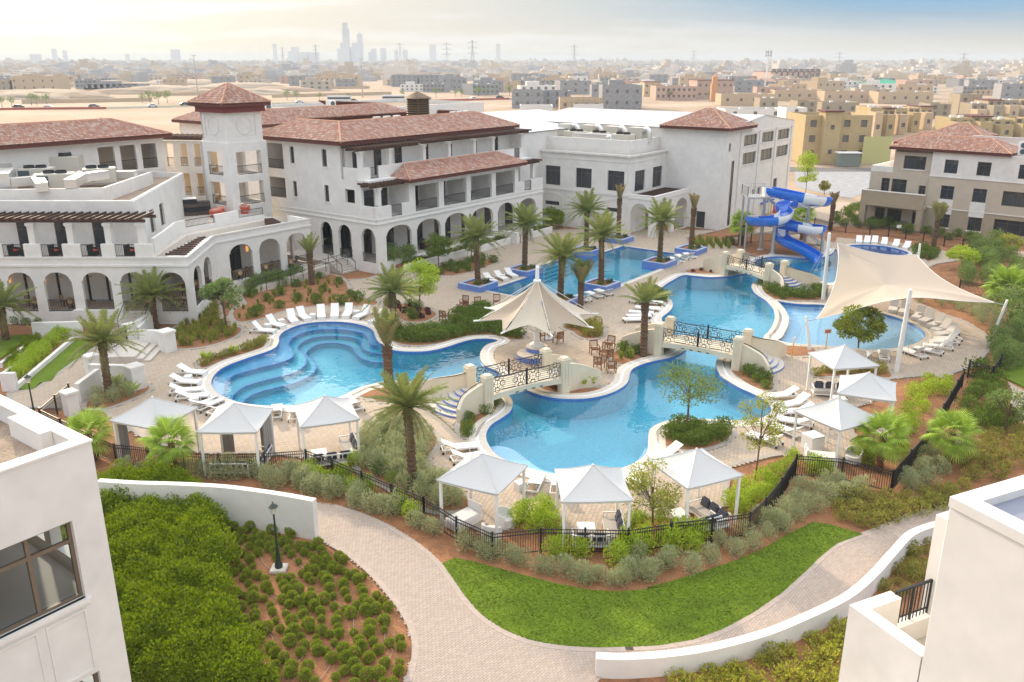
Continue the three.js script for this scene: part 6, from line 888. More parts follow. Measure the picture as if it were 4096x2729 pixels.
// ---------------------------------------------------------------- water slide
(function waterSlide() {
  const base = V(29.8, 0, -92), o = thing('water_slide', 'blue and white spiral water slide on grey columns emptying into the lagoon', 'water slide', base);
  const c = new THREE.CatmullRomCurve3([[27.9, 6.35, -93.2], [29.4, 6.2, -91.7], [31.4, 5.9, -90.7], [33.2, 5.6, -91.1], [33.9, 5.3, -92.8], [32.6, 5.0, -94.5], [30.7, 4.75, -94.2], [29.4, 4.5, -92.9], [29.5, 4.15, -91.4], [28.7, 3.8, -90.4], [27.1, 3.55, -90.5], [26.1, 3.35, -91.9], [26.8, 3.1, -93.5], [28.7, 2.95, -93.3], [30.5, 2.8, -91.6], [32.1, 2.6, -90.7], [33.4, 2.4, -91.7], [32.7, 2.2, -93.5], [30.7, 2.0, -93.6], [29.2, 1.7, -92.3], [29.5, 1.3, -90.9], [30.6, 0.9, -89.7], [31.6, 0.4, -88.6], [32.1, 0.05, -88]].map(p => V(...p).sub(base)), false, 'centripetal');
  const N = 150, per = 7, K = 12, R = 0.7, rings = []; for (let i = 0; i <= N; i++) { const p = c.getPointAt(i / N), t = c.getTangentAt(i / N), sd = V(-t.z, 0, t.x).normalize(), up = sd.clone().cross(t).normalize(); const row = []; for (let k = 0; k <= K; k++) { const a = mix(-1.95, 1.95, k / K); row.push(p.clone().addScaledVector(sd, R * Math.sin(a)).addScaledVector(up, R * (1 - Math.cos(a)) - 0.3)); } rings.push(row); }
  for (let s = 0, k2 = 0; s < N; s += per, k2++) { const pos = [], e = Math.min(N, s + per); const thick = (r, k, d) => { const p = rings[r][k], q = rings[r][Math.round(K / 2)], m = c.getPointAt(r / N), v = p.clone().sub(V(m.x, m.y + 0.4, m.z)).normalize(); return p.clone().addScaledVector(v, d); };
    for (const d of [0, 0.05]) for (let i = s; i < e; i++) for (let k = 0; k < K; k++) { const A = thick(i, k, d), B = thick(i + 1, k, d), C = thick(i + 1, k + 1, d), D = thick(i, k + 1, d); (d ? [A, B, C, A, C, D] : [A, C, B, A, D, C]).forEach(p => pos.push(p.x, p.y, p.z)); }
    for (const k of [0, K]) for (let i = s; i < e; i++) { const A = thick(i, k, 0), B = thick(i + 1, k, 0), C = thick(i + 1, k, 0.07), D = thick(i, k, 0.07);[A, B, C, A, C, D].forEach(p => pos.push(p.x, p.y, p.z)); }
    const g = new THREE.BufferGeometry(); g.setAttribute('position', new THREE.Float32BufferAttribute(pos, 3)); g.computeVertexNormals(); mesh('slide_section', g, k2 % 3 === 2 && k2 < 19 ? M.slideWhite : M.slideBlue, o); }
  const L = (x, y, z) => V(x, y, z).sub(base); for (const [x, z, h] of [[27.7, -93.6, 5.9], [28.32, -91.2, 3.2], [32.4, -93, 4.9], [33.6, -91, 2.2]]) { mesh('column', [rod(L(x, 0, z), L(x, h, z), 0.2, 0.16, 14), rod(L(x, 0, z), L(x, 0.15, z), 0.42, 0.3, 14)], M.steel, o); mesh('support_arm', [rod(L(x, h - 0.2, z), L(x + 0.9, h + 0.1, z + 0.6), 0.07, 0.05), rod(L(x, h - 0.2, z), L(x - 0.9, h + 0.1, z - 0.4), 0.07, 0.05)], M.steel, o); }
  mesh('platform', box(-4.2, -1.7, 5.75, 5.95, -3.4, -0.9), M.steel, o); { const q = []; for (const [a, b] of [[L(25.6, 6, -92.9), L(28.1, 6, -92.9)], [L(25.6, 6, -95.4), L(25.6, 6, -92.9)], [L(28.1, 6, -95.4), L(25.6, 6, -95.4)]]) { for (let i = 0; i <= 10; i++) { const p = a.clone().lerp(b, i / 10); q.push(bar(p, p.clone().setY(7.1), i % 5 ? 0.03 : 0.06)); } q.push(bar(a.clone().setY(7.1), b.clone().setY(7.1), 0.06)); } mesh('guard_rail', q, M.steel, o); } for (const [x, z] of [[25.8, -95.2], [25.8, -93.1]]) mesh('column', rod(L(x, 0, z), L(x, 5.8, z), 0.12), M.steel, o);
  for (let i = 0; i < 18; i++) mesh('stair_tread', box(-1.65 + i * 0.4, -1.27 + i * 0.4, 5.6 - i * 0.32, 5.66 - i * 0.32, -4.6, -3.5), M.steel, o); mesh('stair_string', [bar(L(28.2, 5.8, -95.5), L(35.4, 0.1, -95.5), 0.08, 0.25), bar(L(28.2, 5.8, -96.6), L(35.4, 0.1, -96.6), 0.08, 0.25), bar(L(28.2, 6.8, -95.5), L(35.4, 1.1, -95.5), 0.05), bar(L(28.2, 6.8, -96.6), L(35.4, 1.1, -96.6), 0.05)], M.steel, o); mesh('entry_tub', [box(-2.3, -1.5, 6, 6.9, -1.9, -1.75), box(-2.3, -1.5, 6, 6.9, -0.75, -0.6), box(-2.45, -2.3, 6, 6.95, -1.9, -0.6)], M.slideWhite, o);
})();
(function playground() {
  const p = at('s', 500, 560), o = thing('play_frame', 'red, blue and yellow playground climbing frame beside the tall hall', 'playground', p);
  const Y = std('yellow steel', lin(0.75, 0.45, 0.03), 0.4), Rr = std('red steel', lin(0.55, 0.03, 0.03), 0.4), Bb = std('blue steel', lin(0.02, 0.14, 0.5), 0.4);
  const post = (x, z, h, m) => mesh('post', rod(V(x, 0, z), V(x, h, z), 0.08), m, o);
  [[-2.6, 0, 2.6, Y], [-1.6, 0.6, 3.4, Y], [-0.3, 0.6, 3.2, Y], [1.0, 0, 2.4, Y], [1.6, 0.8, 2.2, Y], [-3.0, 0.8, 2.4, Rr], [-2.0, 1.2, 2.4, Rr], [2.6, 0.6, 2, Y], [3.6, 0.6, 2.2, Y], [-2.4, -0.6, 3, Bb]].forEach(a => post(...a));
  mesh('beam', rod(V(-1.6, 3.4, 0.6), V(-0.3, 3.2, 0.6), 0.08), Y, o); mesh('beam', rod(V(-3, 2.4, 0.8), V(-2, 2.4, 1.2), 0.07), Rr, o); mesh('ladder', [bar(V(-3, 1.2, 0.8), V(-2, 1.2, 1.2), 0.06), bar(V(-3, 0.7, 0.8), V(-2, 0.7, 1.2), 0.06), bar(V(-3, 1.7, 0.8), V(-2, 1.7, 1.2), 0.06)], Rr, o); mesh('panel', box(1.9, 2.4, 0.5, 1.9, 0.7, 0.78), Rr, o); mesh('panel', box(2.8, 3.3, 0.4, 1.4, 0.6, 0.68), Y, o); mesh('play_slide', bar(V(0.2, 1.7, 0.6), V(2.2, 2.2, -0.4), 0.4, 0.14), Bb, o); mesh('deck', box(-2.6, -0.4, 1.3, 1.4, -0.4, 0.6), Bb, o);
})();

// ---------------------------------------------------------------- iron fences
function fence(pts, label, h = 1.2) {
  const o = thing('iron_fence', label, 'fence', [pts[0].x, 0, pts[0].z]); const pick2 = box(-0.011, 0.011, 0.08, h - 0.06, -0.011, 0.011), post = box(-0.045, 0.045, 0, h + 0.06, -0.045, 0.045);
  for (let i = 0; i < pts.length - 1; i++) { const a = pts[i].clone().sub(pts[0]).setY(0), b = pts[i + 1].clone().sub(pts[0]).setY(0), L = a.distanceTo(b), m = Math.max(1, Math.round(L / 2.4));
    for (let k = 0; k < m; k++) { const A = a.clone().lerp(b, k / m), B = a.clone().lerp(b, (k + 1) / m), n = Math.round(A.distanceTo(B) / 0.11), q = []; for (let j = 1; j < n; j++) { const p = A.clone().lerp(B, j / n); q.push(pick2.clone().translate(p.x, 0, p.z)); } const pn = new THREE.Group(); pn.name = 'panel'; o.add(pn); stuff(mesh('pickets', q, M.black, pn)); for (const y of [0.12, h - 0.2, h - 0.04]) mesh('rail', bar(A.clone().setY(y), B.clone().setY(y), 0.035), M.black, pn); mesh('post', post, M.black, o).position.copy(A); }
    if (i === pts.length - 2) mesh('post', post, M.black, o).position.copy(b); }
  return o;
}
fence([...ats('E', [215, 50, 330, 105], 1.2)], 'short black iron fence beside the lamp post and white steps'); fence(ats('E', [330, 105, 525, 200, 630, 247, 815, 262, 1015, 295, 1210, 300, 1465, 295, 1695, 278], 1.2), 'black iron fence behind the three western cabanas');
fence([...ats('F', [28, 277, 175, 330, 340, 398, 505, 468, 685, 540], 1.2)], 'black iron fence above the path with lime shrubs outside'); fence(ats('F', [685, 540, 868, 655, 1068, 742], 1.2), 'black iron fence running down to the front left cabana corner'); fence([...ats('F', [1068, 742, 1338, 715, 1585, 718, 1825, 722, 2060, 688], 1.2)], 'black iron fence along the front of the cabanas above sage shrubs'); fence(ats('G', [205, 868, 385, 850, 552, 825, 620, 762, 690, 675, 755, 572], 1.2), 'black iron fence turning uphill beside the corner sofas'); fence(ats('G', [755, 572, 960, 587, 1180, 642], 1.2), 'black iron fence with diamond braces at the railing corner cabana'); fence(ats('G', [1180, 642, 1330, 470, 1490, 197], 1.2), 'long black iron fence climbing past the fan palms'); fence(ats('D', [1925, 1062, 2110, 1112], 1.2), 'black iron gate between sun deck and outer path'); fence(ats('D', [2110, 1112, 2230, 935], 1.2), 'black iron fence on the far side of the gate'); fence(ats('d', [560, 1225, 700, 1262, 830, 1275, 1040, 1290, 1200, 1305, 1500, 1350, 1680, 1385, 2000, 1430], 1.2), 'black iron fence in front of the apartment block'); fence(ats('D', [2020, 130, 1880, 262], 1.2), 'black mesh fence standing below the apartment block'); fence(ats('D', [1850, 430, 2110, 480], 1.2), 'black iron fence on the slope beyond the sail'); fence(ats('A', [335, 1568, 580, 1362], 1.2), 'black iron gate between white piers beside the stepped lawn'); fence(ats('s', [20, 880, 420, 830, 830, 800], 1.2), 'grey iron fence behind the slide and beach sand');
// ---------------------------------------------------------------- lamp posts, signs
function lampPost(p, label, s = 1) { const o = thing('lamp_post', label, 'lamp post', p); o.scale.setScalar(s); mesh('plinth', chamfer(-0.32, 0.32, 0, 0.14, -0.32, 0.32, 0.03), M.step, o); mesh('pole', new THREE.LatheGeometry([[0.16, 0.14], [0.16, 0.3], [0.1, 0.4], [0.07, 0.95], [0.085, 1.0], [0.05, 1.1], [0.035, 2.55], [0.06, 2.6]].map(q => new THREE.Vector2(...q)), 14), M.lampGreen ??= std('dark green iron', lin(0.025, 0.04, 0.03), 0.5), o); const l = new THREE.Group(); l.name = 'lantern'; o.add(l); mesh('glass', new THREE.CylinderGeometry(0.16, 0.1, 0.3, 6).translate(0, 2.78, 0), M.lampGlass ??= phys('frosted lantern glass', lin(0.75, 0.75, 0.72), 0.4, { transmission: 0.4, thickness: 0 }), l); mesh('cap', new THREE.CylinderGeometry(0.03, 0.22, 0.16, 6).translate(0, 3.02, 0), M.lampGreen, l); mesh('finial', new THREE.SphereGeometry(0.035, 8, 6).translate(0, 3.14, 0), M.lampGreen, l); return o; }
lampPost(at('E', 1550, 945), 'green iron lamp post standing among clipped shrubs in the lower bed'); lampPost(at('S', 145, 1700), 'green iron lamp post by the fence below the stepped lawn', 1.0);
function sign(p, turn, label, c) { const o = thing('pool_sign', label, 'sign', p, turn); mesh('post', rod(V(0, 0, 0), V(0, 1.2, 0), 0.035), M.signY ??= std('yellow post', lin(0.65, 0.36, 0.02), 0.5), o); mesh('board', box(-0.28, 0.28, 1.2, 1.55, -0.015, 0.015), M.paint, o); if (c) mesh('notice_print', box(-0.23, 0.23, 1.26, 1.48, 0.016, 0.02), c, o); return o; }
const signRed = std('red notice print', lin(0.55, 0.2, 0.18), 0.7); sign(at('D', 790, 975), 0.2, 'white notice board with red print on yellow post by the wading pool', signRed); sign(at('D', 525, 1045), 0.9, 'white notice board edge on, on yellow post by the bridge steps'); sign(at('d', 1268, 1400), 0.1, 'plain white board on yellow post before the apartment fence'); { const o = thing('waste_bin', 'orange waste bin on a post by the central palm bed', 'bin', at('B', 1450, 335).setY(0.03)); mesh('bin_body', chamfer(-0.2, 0.2, 0.05, 0.55, -0.15, 0.15, 0.03), M.signY, o); mesh('bin_lid', box(-0.21, 0.21, 0.551, 0.6, -0.16, 0.16), M.black, o); }
// ---------------------------------------------------------------- white garden walls and steps west of the lagoon
function pier(v, x, y, w, h, label) { const p = at(v, x, y), o = thing('gate_pier', label, 'pier', p, GRID, 'white gate piers west of the lagoon'); mesh('shaft', chamfer(-w, w, -0.03, h, -w, w, 0.02), M.white, o); mesh('cap', chamfer(-w - 0.07, w + 0.07, h + 0.002, h + 0.16, -w - 0.07, w + 0.07, 0.03), M.white, o); return o; }
pier('A', 1440, 1080, 0.45, 1.45, 'white capped pier at the head of the broad steps'); pier('A', 1170, 1400, 0.45, 1.45, 'white capped pier at the foot of the broad steps'); pier('A', 1130, 1010, 0.35, 1.35, 'slim white pier beside the lattice gate'); pier('A', 800, 1290, 0.35, 1.35, 'slim white pier behind the palm'); pier('A', 620, 1620, 0.35, 1.35, 'slim white pier at the railing gate');
const ww = (v, l, h, lab, t = 0.3) => { const m = mesh('garden_wall', ribbonWall(ats(v, l, h), t, -0.05, h), M.white); tag(m, lab, 'wall'); return top(m, 'garden_wall'); };
ww('A', [1190, 900, 1370, 900], 1.3, 'white wall between slim pier and capped pier'); ww('A', [760, 1190, 1090, 1200], 1.2, 'white wall joining two piers behind the tall palm'); ww('A', [830, 1230, 650, 1360], 1.25, 'white sloping wall running down to the railing gate'); ww('A', [1170, 880, 1290, 770], 1.1, 'white ramp wall below the arcade steps'); ww('A', [270, 835, 690, 825], 1.25, 'white wall closing the top of the stepped lawn', 0.3);
ww('A', [0, 1180, 370, 915], 0.35, 'white kerb wall between upper lawn and dark hedge', 0.25); ww('A', [30, 1260, 490, 935], 0.35, 'white kerb wall between the two hedges', 0.25); ww('A', [130, 1370, 620, 960], 0.35, 'white kerb wall between light hedge and lawn', 0.25); ww('A', [0, 1265, 125, 1265], 1.2, 'short white wall ending the hedge terraces');
{ const o = thing('broad_steps', 'three broad pale steps between the capped piers', 'steps', at('A', 1230, 1150)); const a = at('A', 1250, 1030).sub(o.position), b = at('A', 1100, 1180).sub(o.position), d = V(b.x - a.x, 0, b.z - a.z), n = V(-d.z, 0, d.x).normalize().multiplyScalar(-1); if (n.x < 0) n.negate(); for (let i = 0; i < 3; i++) { const A = a.clone().addScaledVector(n, i * 0.5), B = b.clone().addScaledVector(n, i * 0.5), C = B.clone().addScaledVector(n, 0.49), D = A.clone().addScaledVector(n, 0.49); mesh('step', slab([A, B, C, D].map(p => p.setY(0)), 0, 0.45 - i * 0.15), M.step, o); } mesh('landing', slab([a.clone().setY(0), b.clone().setY(0), b.clone().addScaledVector(n, -2.2).setY(0), a.clone().addScaledVector(n, -2.2).setY(0)], 0, 0.46), M.step, o); }
{ const o = thing('lattice_gate', 'black iron lattice gate between the slim white piers', 'gate', at('A', 1000, 1100).setY(0.46), GRID + 0.5); for (const s of [-1.4, 1.4]) mesh('post', box(s - 0.05, s + 0.05, -0.4, 1.25, -0.05, 0.05), M.black, o); for (let i = 0; i < 3; i++) mesh('lattice', lattice, M.black, o).position.set(-1.25 + i * 0.83, 0.2, 0); mesh('rail', [box(-1.35, 1.35, 1.02, 1.07, -0.02, 0.02), box(-1.35, 1.35, 0.12, 0.17, -0.02, 0.02)], M.black, o); }
// ---------------------------------------------------------------- plants
function heightAt(v, x, y, P) { const d = sight(v, x, y), t = Math.hypot(P.x, P.z) / Math.hypot(d[0], d[2]); return EYE + t * d[1]; }
function leaves(list, vary = 0.5) {   // list of [centre, direction, length, width]; each leaf a bent diamond
  const pos = [], nor = [], col = [];
  for (const [c, d, l, w] of list) {
    const s = V(rr(-1, 1), rr(-0.4, 0.4), rr(-1, 1)).cross(d).normalize().multiplyScalar(w / 2), n = s.clone().cross(d).normalize(), e = d.clone().multiplyScalar(l), A = c, B = c.clone().addScaledVector(e, 0.5).add(s).addScaledVector(n, w * 0.15), C = c.clone().add(e), D = c.clone().addScaledVector(e, 0.5).sub(s).addScaledVector(n, w * 0.15);
    const k = 1 - vary / 2 + vary * rnd(), r = k * rr(0.9, 1.12), g = k, b = k * rr(0.8, 1.15); for (const p of [A, B, C, A, C, D]) { pos.push(p.x, p.y, p.z); nor.push(n.x, n.y, n.z); col.push(r, g, b); }
  }
  const g = new THREE.BufferGeometry(); g.setAttribute('position', new THREE.Float32BufferAttribute(pos, 3)); g.setAttribute('normal', new THREE.Float32BufferAttribute(nor, 3)); g.setAttribute('color', new THREE.Float32BufferAttribute(col, 3)); return g;
}
const ball = () => { let v; do v = V(rr(-1, 1), rr(-1, 1), rr(-1, 1)); while (v.lengthSq() > 1); return v; };
const away = v => v.clone().normalize().add(ball().multiplyScalar(0.8)).normalize();
function moundLeaves(n, rx, ry, l, w, lumps = 7, up = 0.3) {   // bush made of lumps that overlap
  const L = []; for (let i = 0; i < lumps; i++) { const a = i * 2.4 + rnd(), q = Math.sqrt(i / lumps) * 0.62; L.push([V(q * rx * Math.cos(a), ry * rr(0.38, 0.72) * (1 - 0.35 * q), q * rx * Math.sin(a)), rr(0.36, 0.56)]); }
  const out = []; for (let i = 0; i < n; i++) { const [c, r] = L[i % lumps], d = ball(), s = Math.pow(d.length(), 0.35); d.normalize(); const p = c.clone().add(V(d.x * r * rx * s, d.y * r * ry * s, d.z * r * rx * s)); if (p.y < 0.02) p.y = rr(0.02, 0.1); const dir = away(d); dir.y += up; dir.normalize(); out.push([p, dir, l * rr(0.7, 1.3), w]); } return out;
}
function bushProtos(name, label, k, make, mat, twigs = true) { return Array.from({ length: k }, () => { const o = new THREE.Group(); o.name = name; tag(o, label, 'shrub'); o.userData.base = name; mesh('foliage', leaves(make()), mat, o); if (twigs) { const q = []; for (let i = 0; i < 5; i++) { const a = i * 1.26; q.push(rod(V(0, 0, 0), V(0.22 * Math.cos(a), 0.3, 0.22 * Math.sin(a)), 0.018, 0.008, 4)); } mesh('stems', q, M.wood2, o); } return o; }); }
const B = {
  sage: bushProtos('sage_bush', 'x', 3, () => moundLeaves(950, 0.55, 0.85, 0.13, 0.028, 7, 0.7), M.sage), lime: bushProtos('lime_bush', 'x', 3, () => moundLeaves(800, 0.5, 0.85, 0.10, 0.05, 8), M.lime), clip: bushProtos('clipped_bush', 'x', 4, () => Array.from({ length: 1050 }, () => { const d = ball(), s = 0.45 + 0.55 * Math.pow(rnd(), 0.4); d.normalize(); const lump = 1 + 0.1 * Math.sin(d.x * 7) * Math.sin(d.z * 6 + 1); return [V(d.x * 0.3 * s * lump, 0.27 + d.y * 0.27 * s * lump, d.z * 0.3 * s * lump), away(d), rr(0.06, 0.1), 0.058]; }), M.leaf2 ??= leafMat('clipped leaf', 0.27, 0.33, 0.03)),
  dense: bushProtos('hedge_shrub', 'x', 4, () => moundLeaves(3400, 1.05, 1.7, 0.11, 0.08, 22, 0.2), M.dense), olive: bushProtos('low_shrub', 'x', 3, () => moundLeaves(420, 0.5, 0.5, 0.10, 0.05, 6), M.olive), leafy: bushProtos('leafy_shrub', 'x', 3, () => moundLeaves(900, 0.7, 0.85, 0.12, 0.065, 8), M.leaf), yellow: bushProtos('golden_shrub', 'x', 2, () => moundLeaves(420, 0.6, 0.35, 0.13, 0.06, 6), M.yellow), purple: bushProtos('purple_plant', 'x', 2, () => moundLeaves(220, 0.25, 0.28, 0.10, 0.05, 4), M.purple), big: bushProtos('tall_shrub', 'x', 3, () => moundLeaves(2200, 1.1, 1.9, 0.15, 0.07, 11), M.leaf3 ??= leafMat('grey green leaf', 0.21, 0.29, 0.08)),
  reed: bushProtos('upright_plant', 'x', 3, () => Array.from({ length: 70 }, () => { const a = rnd() * 6.3, q = rnd() * 0.14; return [V(q * Math.cos(a), 0, q * Math.sin(a)), V(rr(-0.25, 0.25), 1, rr(-0.25, 0.25)).normalize(), rr(0.4, 0.8), 0.05]; }), M.reed ??= leafMat('upright leaf', 0.28, 0.33, 0.045), false), banana: bushProtos('broad_leaf_plant', 'x', 2, () => Array.from({ length: 14 }, () => { const a = rnd() * 6.3; return [V(0, rr(0.1, 0.4), 0), V(Math.cos(a), rr(0.5, 1.6), Math.sin(a)).normalize(), rr(0.6, 0.95), 0.22]; }), M.lime, false),
};
const put = (kind, p, s, label, group) => dup(pick(B[kind]), p.setY(p.y || 0.0), rnd() * 6.28, s, label, group);
const plant = (kind, v, list, s0, s1, label, group, h = 0) => { for (let i = 0; i < list.length; i += 2) { const p = at(v, list[i], list[i + 1], h); p.y = 0.02; put(kind, p, rr(s0, s1), label, group); } };
function fill(kind, poly, gap, s0, s1, label, group, most = 80, y = 0.04) {   // scattered in an area with a least distance
  const bb = new THREE.Box3().setFromPoints(poly), got = []; for (let i = 0; i < most * 60 && got.length < most; i++) { const p = V(rr(bb.min.x, bb.max.x), y, rr(bb.min.z, bb.max.z)); if (inside(p, poly) && got.every(q => q.distanceTo(p) > gap)) got.push(p); } for (const p of got) put(kind, p, rr(s0, s1), label, group); return got;
}
// shrubs outside the front fence
plant('sage', 'F', [650, 710, 740, 745, 920, 825, 1030, 865, 1090, 880, 1170, 900, 1240, 915, 1330, 950, 1390, 960, 1470, 965, 1560, 1000, 1600, 1020, 1650, 1000, 1740, 1030, 1800, 1020, 1840, 960, 1930, 1000, 2020, 930], 0.7, 1.05, 'silvery sage shrub in the row between lawn and front fence', 'sage shrubs along the lawn', 0);
plant('sage', 'G', [15, 1110, 110, 1100, 60, 1040, 190, 1060, 290, 1085, 370, 1040, 420, 970, 480, 1010, 560, 985, 520, 930, 620, 935, 600, 880, 650, 885, 700, 850, 690, 900, 740, 800, 760, 850, 790, 820, 840, 815, 770, 740, 830, 750, 890, 775, 960, 765, 1030, 745, 930, 715, 880, 720], 0.8, 1.15, 'silvery sage shrub in the row climbing from lawn to railing corner', 'sage shrubs climbing to the railing corner');
plant('sage', 'G', [1250, 720, 1300, 665, 1330, 700, 1385, 650, 1340, 560, 1465, 590, 1290, 600, 1230, 700, 1360, 610, 1440, 560, 1310, 640, 1470, 540], 0.8, 1.1, 'silvery sage shrub below the fan palms outside the long fence', 'sage shrubs below the fan palms');
plant('sage', 'E', [790, 430, 860, 425, 930, 430, 1010, 425, 1080, 425, 1150, 425, 1220, 430, 1290, 430, 1360, 425, 1430, 430, 1500, 475, 1560, 480, 1480, 440, 1640, 440, 1680, 485, 1740, 520, 1800, 520, 1860, 535, 1600, 420, 700, 425, 1130, 400, 1260, 400, 1390, 400], 0.85, 1.2, 'grey green sage shrub between western fence and curved wall', 'sage shrubs behind the curved wall');
plant('sage', 'F', [30, 480, 100, 500, 190, 530, 300, 590, 400, 620, 460, 620, 520, 640, 330, 560], 0.9, 1.2, 'silvery sage shrub beside the path below the sloping fence', 'sage shrubs beside the path');
plant('lime', 'F', [1410, 870, 1560, 870, 1760, 910, 1830, 860, 1920, 840, 2040, 830, 1455, 850], 0.95, 1.3, 'round lime green shrub just outside the front fence', 'lime shrubs outside the front fence');
plant('lime', 'F', [1210, 690, 1330, 690, 1400, 730, 1310, 730, 1260, 660, 1390, 650, 1350, 625], 0.85, 1.15, 'leafy lime green shrub inside the fence between two front cabanas', 'lime shrubs between front cabanas'); plant('lime', 'F', [100, 460, 60, 410, 180, 455, 250, 465, 290, 520, 380, 530, 360, 500, 620, 660, 550, 600, 230, 430, 20, 440], 0.8, 1.1, 'bright lime shrub on the slope under the western fence', 'lime shrubs under the western fence'); plant('lime', 'F', [480, 410, 510, 455, 300, 365, 560, 620, 1850, 700, 1900, 690, 2000, 690], 0.6, 0.85, 'small lime shrub inside the sloping fence', 'small lime shrubs inside the fence');
plant('lime', 'G', [90, 965, 200, 985, 320, 950, 15, 1000, 290, 990, 240, 950], 1, 1.25, 'round lime shrub outside the fence below the corner sofas', 'lime shrubs below the corner sofas'); plant('lime', 'G', [470, 800, 530, 800, 520, 745, 560, 780, 640, 730, 600, 715, 655, 690, 700, 650, 740, 610, 610, 760, 500, 830], 0.9, 1.2, 'lime shrub inside the fence where it turns uphill', 'lime shrubs inside the uphill fence'); plant('lime', 'G', [1310, 310, 1330, 260, 1410, 270, 1400, 305, 1265, 320, 1310, 380, 1260, 440, 1200, 490, 1150, 580, 1060, 600, 1210, 580, 880, 660, 830, 650, 1290, 350, 1240, 400, 1180, 540, 1350, 300, 1090, 610, 1020, 590, 1240, 470], 0.85, 1.2, 'lime shrub on the planted bank inside the long fence', 'lime shrubs on the planted bank');
// low mixed planting on the right-hand slope
fill('olive', ats('G', [900, 830, 960, 765, 1100, 775, 1250, 760, 1430, 730, 1440, 780, 1300, 825, 1150, 875, 1060, 900, 950, 865]), 0.62, 0.8, 1.3, 'low olive brown shrub in the bed above the curving path', 'olive shrubs above the curving path', 110); fill('olive', ats('G', [1470, 640, 1540, 560, 1600, 480, 1751, 470, 1790, 620, 1660, 680, 1440, 730]), 0.9, 0.9, 1.4, 'low olive shrub on the slope right of the fan palms', 'olive shrubs on the right slope', 70); fill('leafy', ats('G', [1500, 450, 1510, 300, 1560, 210, 1640, 260, 1690, 430, 1600, 480]), 1.1, 0.9, 1.4, 'leafy green shrub between long fence and outer path', 'leafy shrubs along the outer path', 26); fill('big', ats('D', [2120, 930, 2200, 850, 2344, 700, 2420, 1100, 2200, 1150, 2130, 1110]), 1.3, 0.7, 1.0, 'tall green shrub beside the iron gate', 'tall shrubs beside the gate', 16); fill('big', ats('D', [1850, 420, 2100, 300, 2344, 380, 2400, 620, 2250, 640, 2000, 540]), 1.9, 0.7, 1.1, 'tall grey green shrub on the bank beyond the shade sail', 'tall shrubs beyond the sail', 26); fill('sage', ats('D', [1500, 610, 1750, 640, 1950, 740, 2080, 850, 2150, 800, 2100, 640, 1800, 560]), 1.1, 0.8, 1.2, 'grey green shrub in the bed around the sun deck curve', 'shrubs round the sun deck curve', 30);
fill('leafy', ats('d', [720, 1250, 1000, 1100, 1020, 1260, 1500, 1330, 1900, 1400, 2000, 1440, 1700, 1420, 1200, 1340, 760, 1300]), 1.6, 0.8, 1.3, 'green shrub in front of the apartment block', 'shrubs before the apartment block', 34); fill('leafy', ats('D', [1460, 210, 1560, 190, 1700, 240, 1650, 280, 1540, 270]), 0.7, 0.7, 1, 'green shrub in the round bed near the spa pool', 'shrubs near the spa pool', 14); fill('big', ats('D', [1950, 200, 2150, 190, 2250, 280, 2000, 330]), 1.5, 0.8, 1.1, 'tall yellowish shrub below the apartment block', 'tall shrubs below the apartment block', 9);
// beds between the pools
const inBed = (i, kind, gap, s0, s1, lab, n) => fill(kind, grow(beds[i], -0.3), gap, s0, s1, lab, lab.split(' ').slice(-3).join(' '), n, 0.05);
inBed(0, 'leafy', 1.3, 0.6, 1.1, 'green shrub in the long bed above the lagoon loungers', 16); inBed(0, 'reed', 0.7, 0.6, 0.9, 'slender upright plant in the long bed above the lagoon loungers', 60); fill('big', ats('B', [150, 300, 560, 205, 640, 230, 500, 290, 200, 340]), 1.0, 0.6, 0.8, 'dense green hedge shrub below the colonnade ramp', 'hedge shrubs below the colonnade ramp', 14); inBed(1, 'reed', 0.55, 0.7, 1, 'slender upright plant in the bed below the angled arcade', 60); inBed(1, 'olive', 1.0, 1, 1.4, 'olive shrub in the bed below the angled arcade', 12); inBed(2, 'olive', 0.5, 0.8, 1.1, 'low hedge shrub along the lagoon rim', 26); inBed(4, 'purple', 0.6, 0.9, 1.3, 'dark purple plant in the round flower bed', 14); inBed(4, 'leafy', 1.0, 0.6, 0.9, 'green shrub in the round flower bed', 6); inBed(5, 'leafy', 0.75, 0.8, 1.2, 'dense green shrub on the bank beside the tensile umbrella', 46); inBed(6, 'olive', 0.6, 1, 1.5, 'olive shrub in the kidney bed behind the umbrella', 12); inBed(7, 'reed', 0.55, 0.8, 1.1, 'yellowish upright plant in the palm bed by the middle footbridge', 16); inBed(7, 'leafy', 0.8, 0.6, 0.9, 'green shrub in the palm bed by the middle footbridge', 8); inBed(9, 'leafy', 0.8, 0.5, 0.7, 'green shrub under the umbrella footbridge steps', 6); inBed(10, 'leafy', 0.7, 0.6, 0.9, 'green shrub in the bed under the middle footbridge steps', 12); inBed(11, 'leafy', 0.55, 0.6, 0.95, 'green flowering shrub round the island tree', 20); inBed(12, 'sage', 0.7, 0.9, 1.3, 'grey green shrub in the big palm bed', 42); inBed(12, 'leafy', 1.2, 0.5, 0.8, 'green shrub in the big palm bed', 10); inBed(15, 'leafy', 0.7, 0.7, 1, 'dark green shrub in the bed by the far footbridge steps', 22); inBed(17, 'olive', 0.55, 0.9, 1.2, 'olive shrub behind the cabana near the wading pool', 18); inBed(18, 'sage', 0.9, 0.7, 1, 'grey green shrub at the foot of the tall palm', 7); inBed(19, 'leafy', 1.0, 0.6, 0.9, 'green shrub in the bed before the arches', 18); inBed(20, 'leafy', 0.5, 0.6, 0.9, 'green shrub in the small bed at the lagoon bank', 8); inBed(14, 'purple', 0.8, 0.6, 0.9, 'small brown plant by the far footbridge ramp', 6);
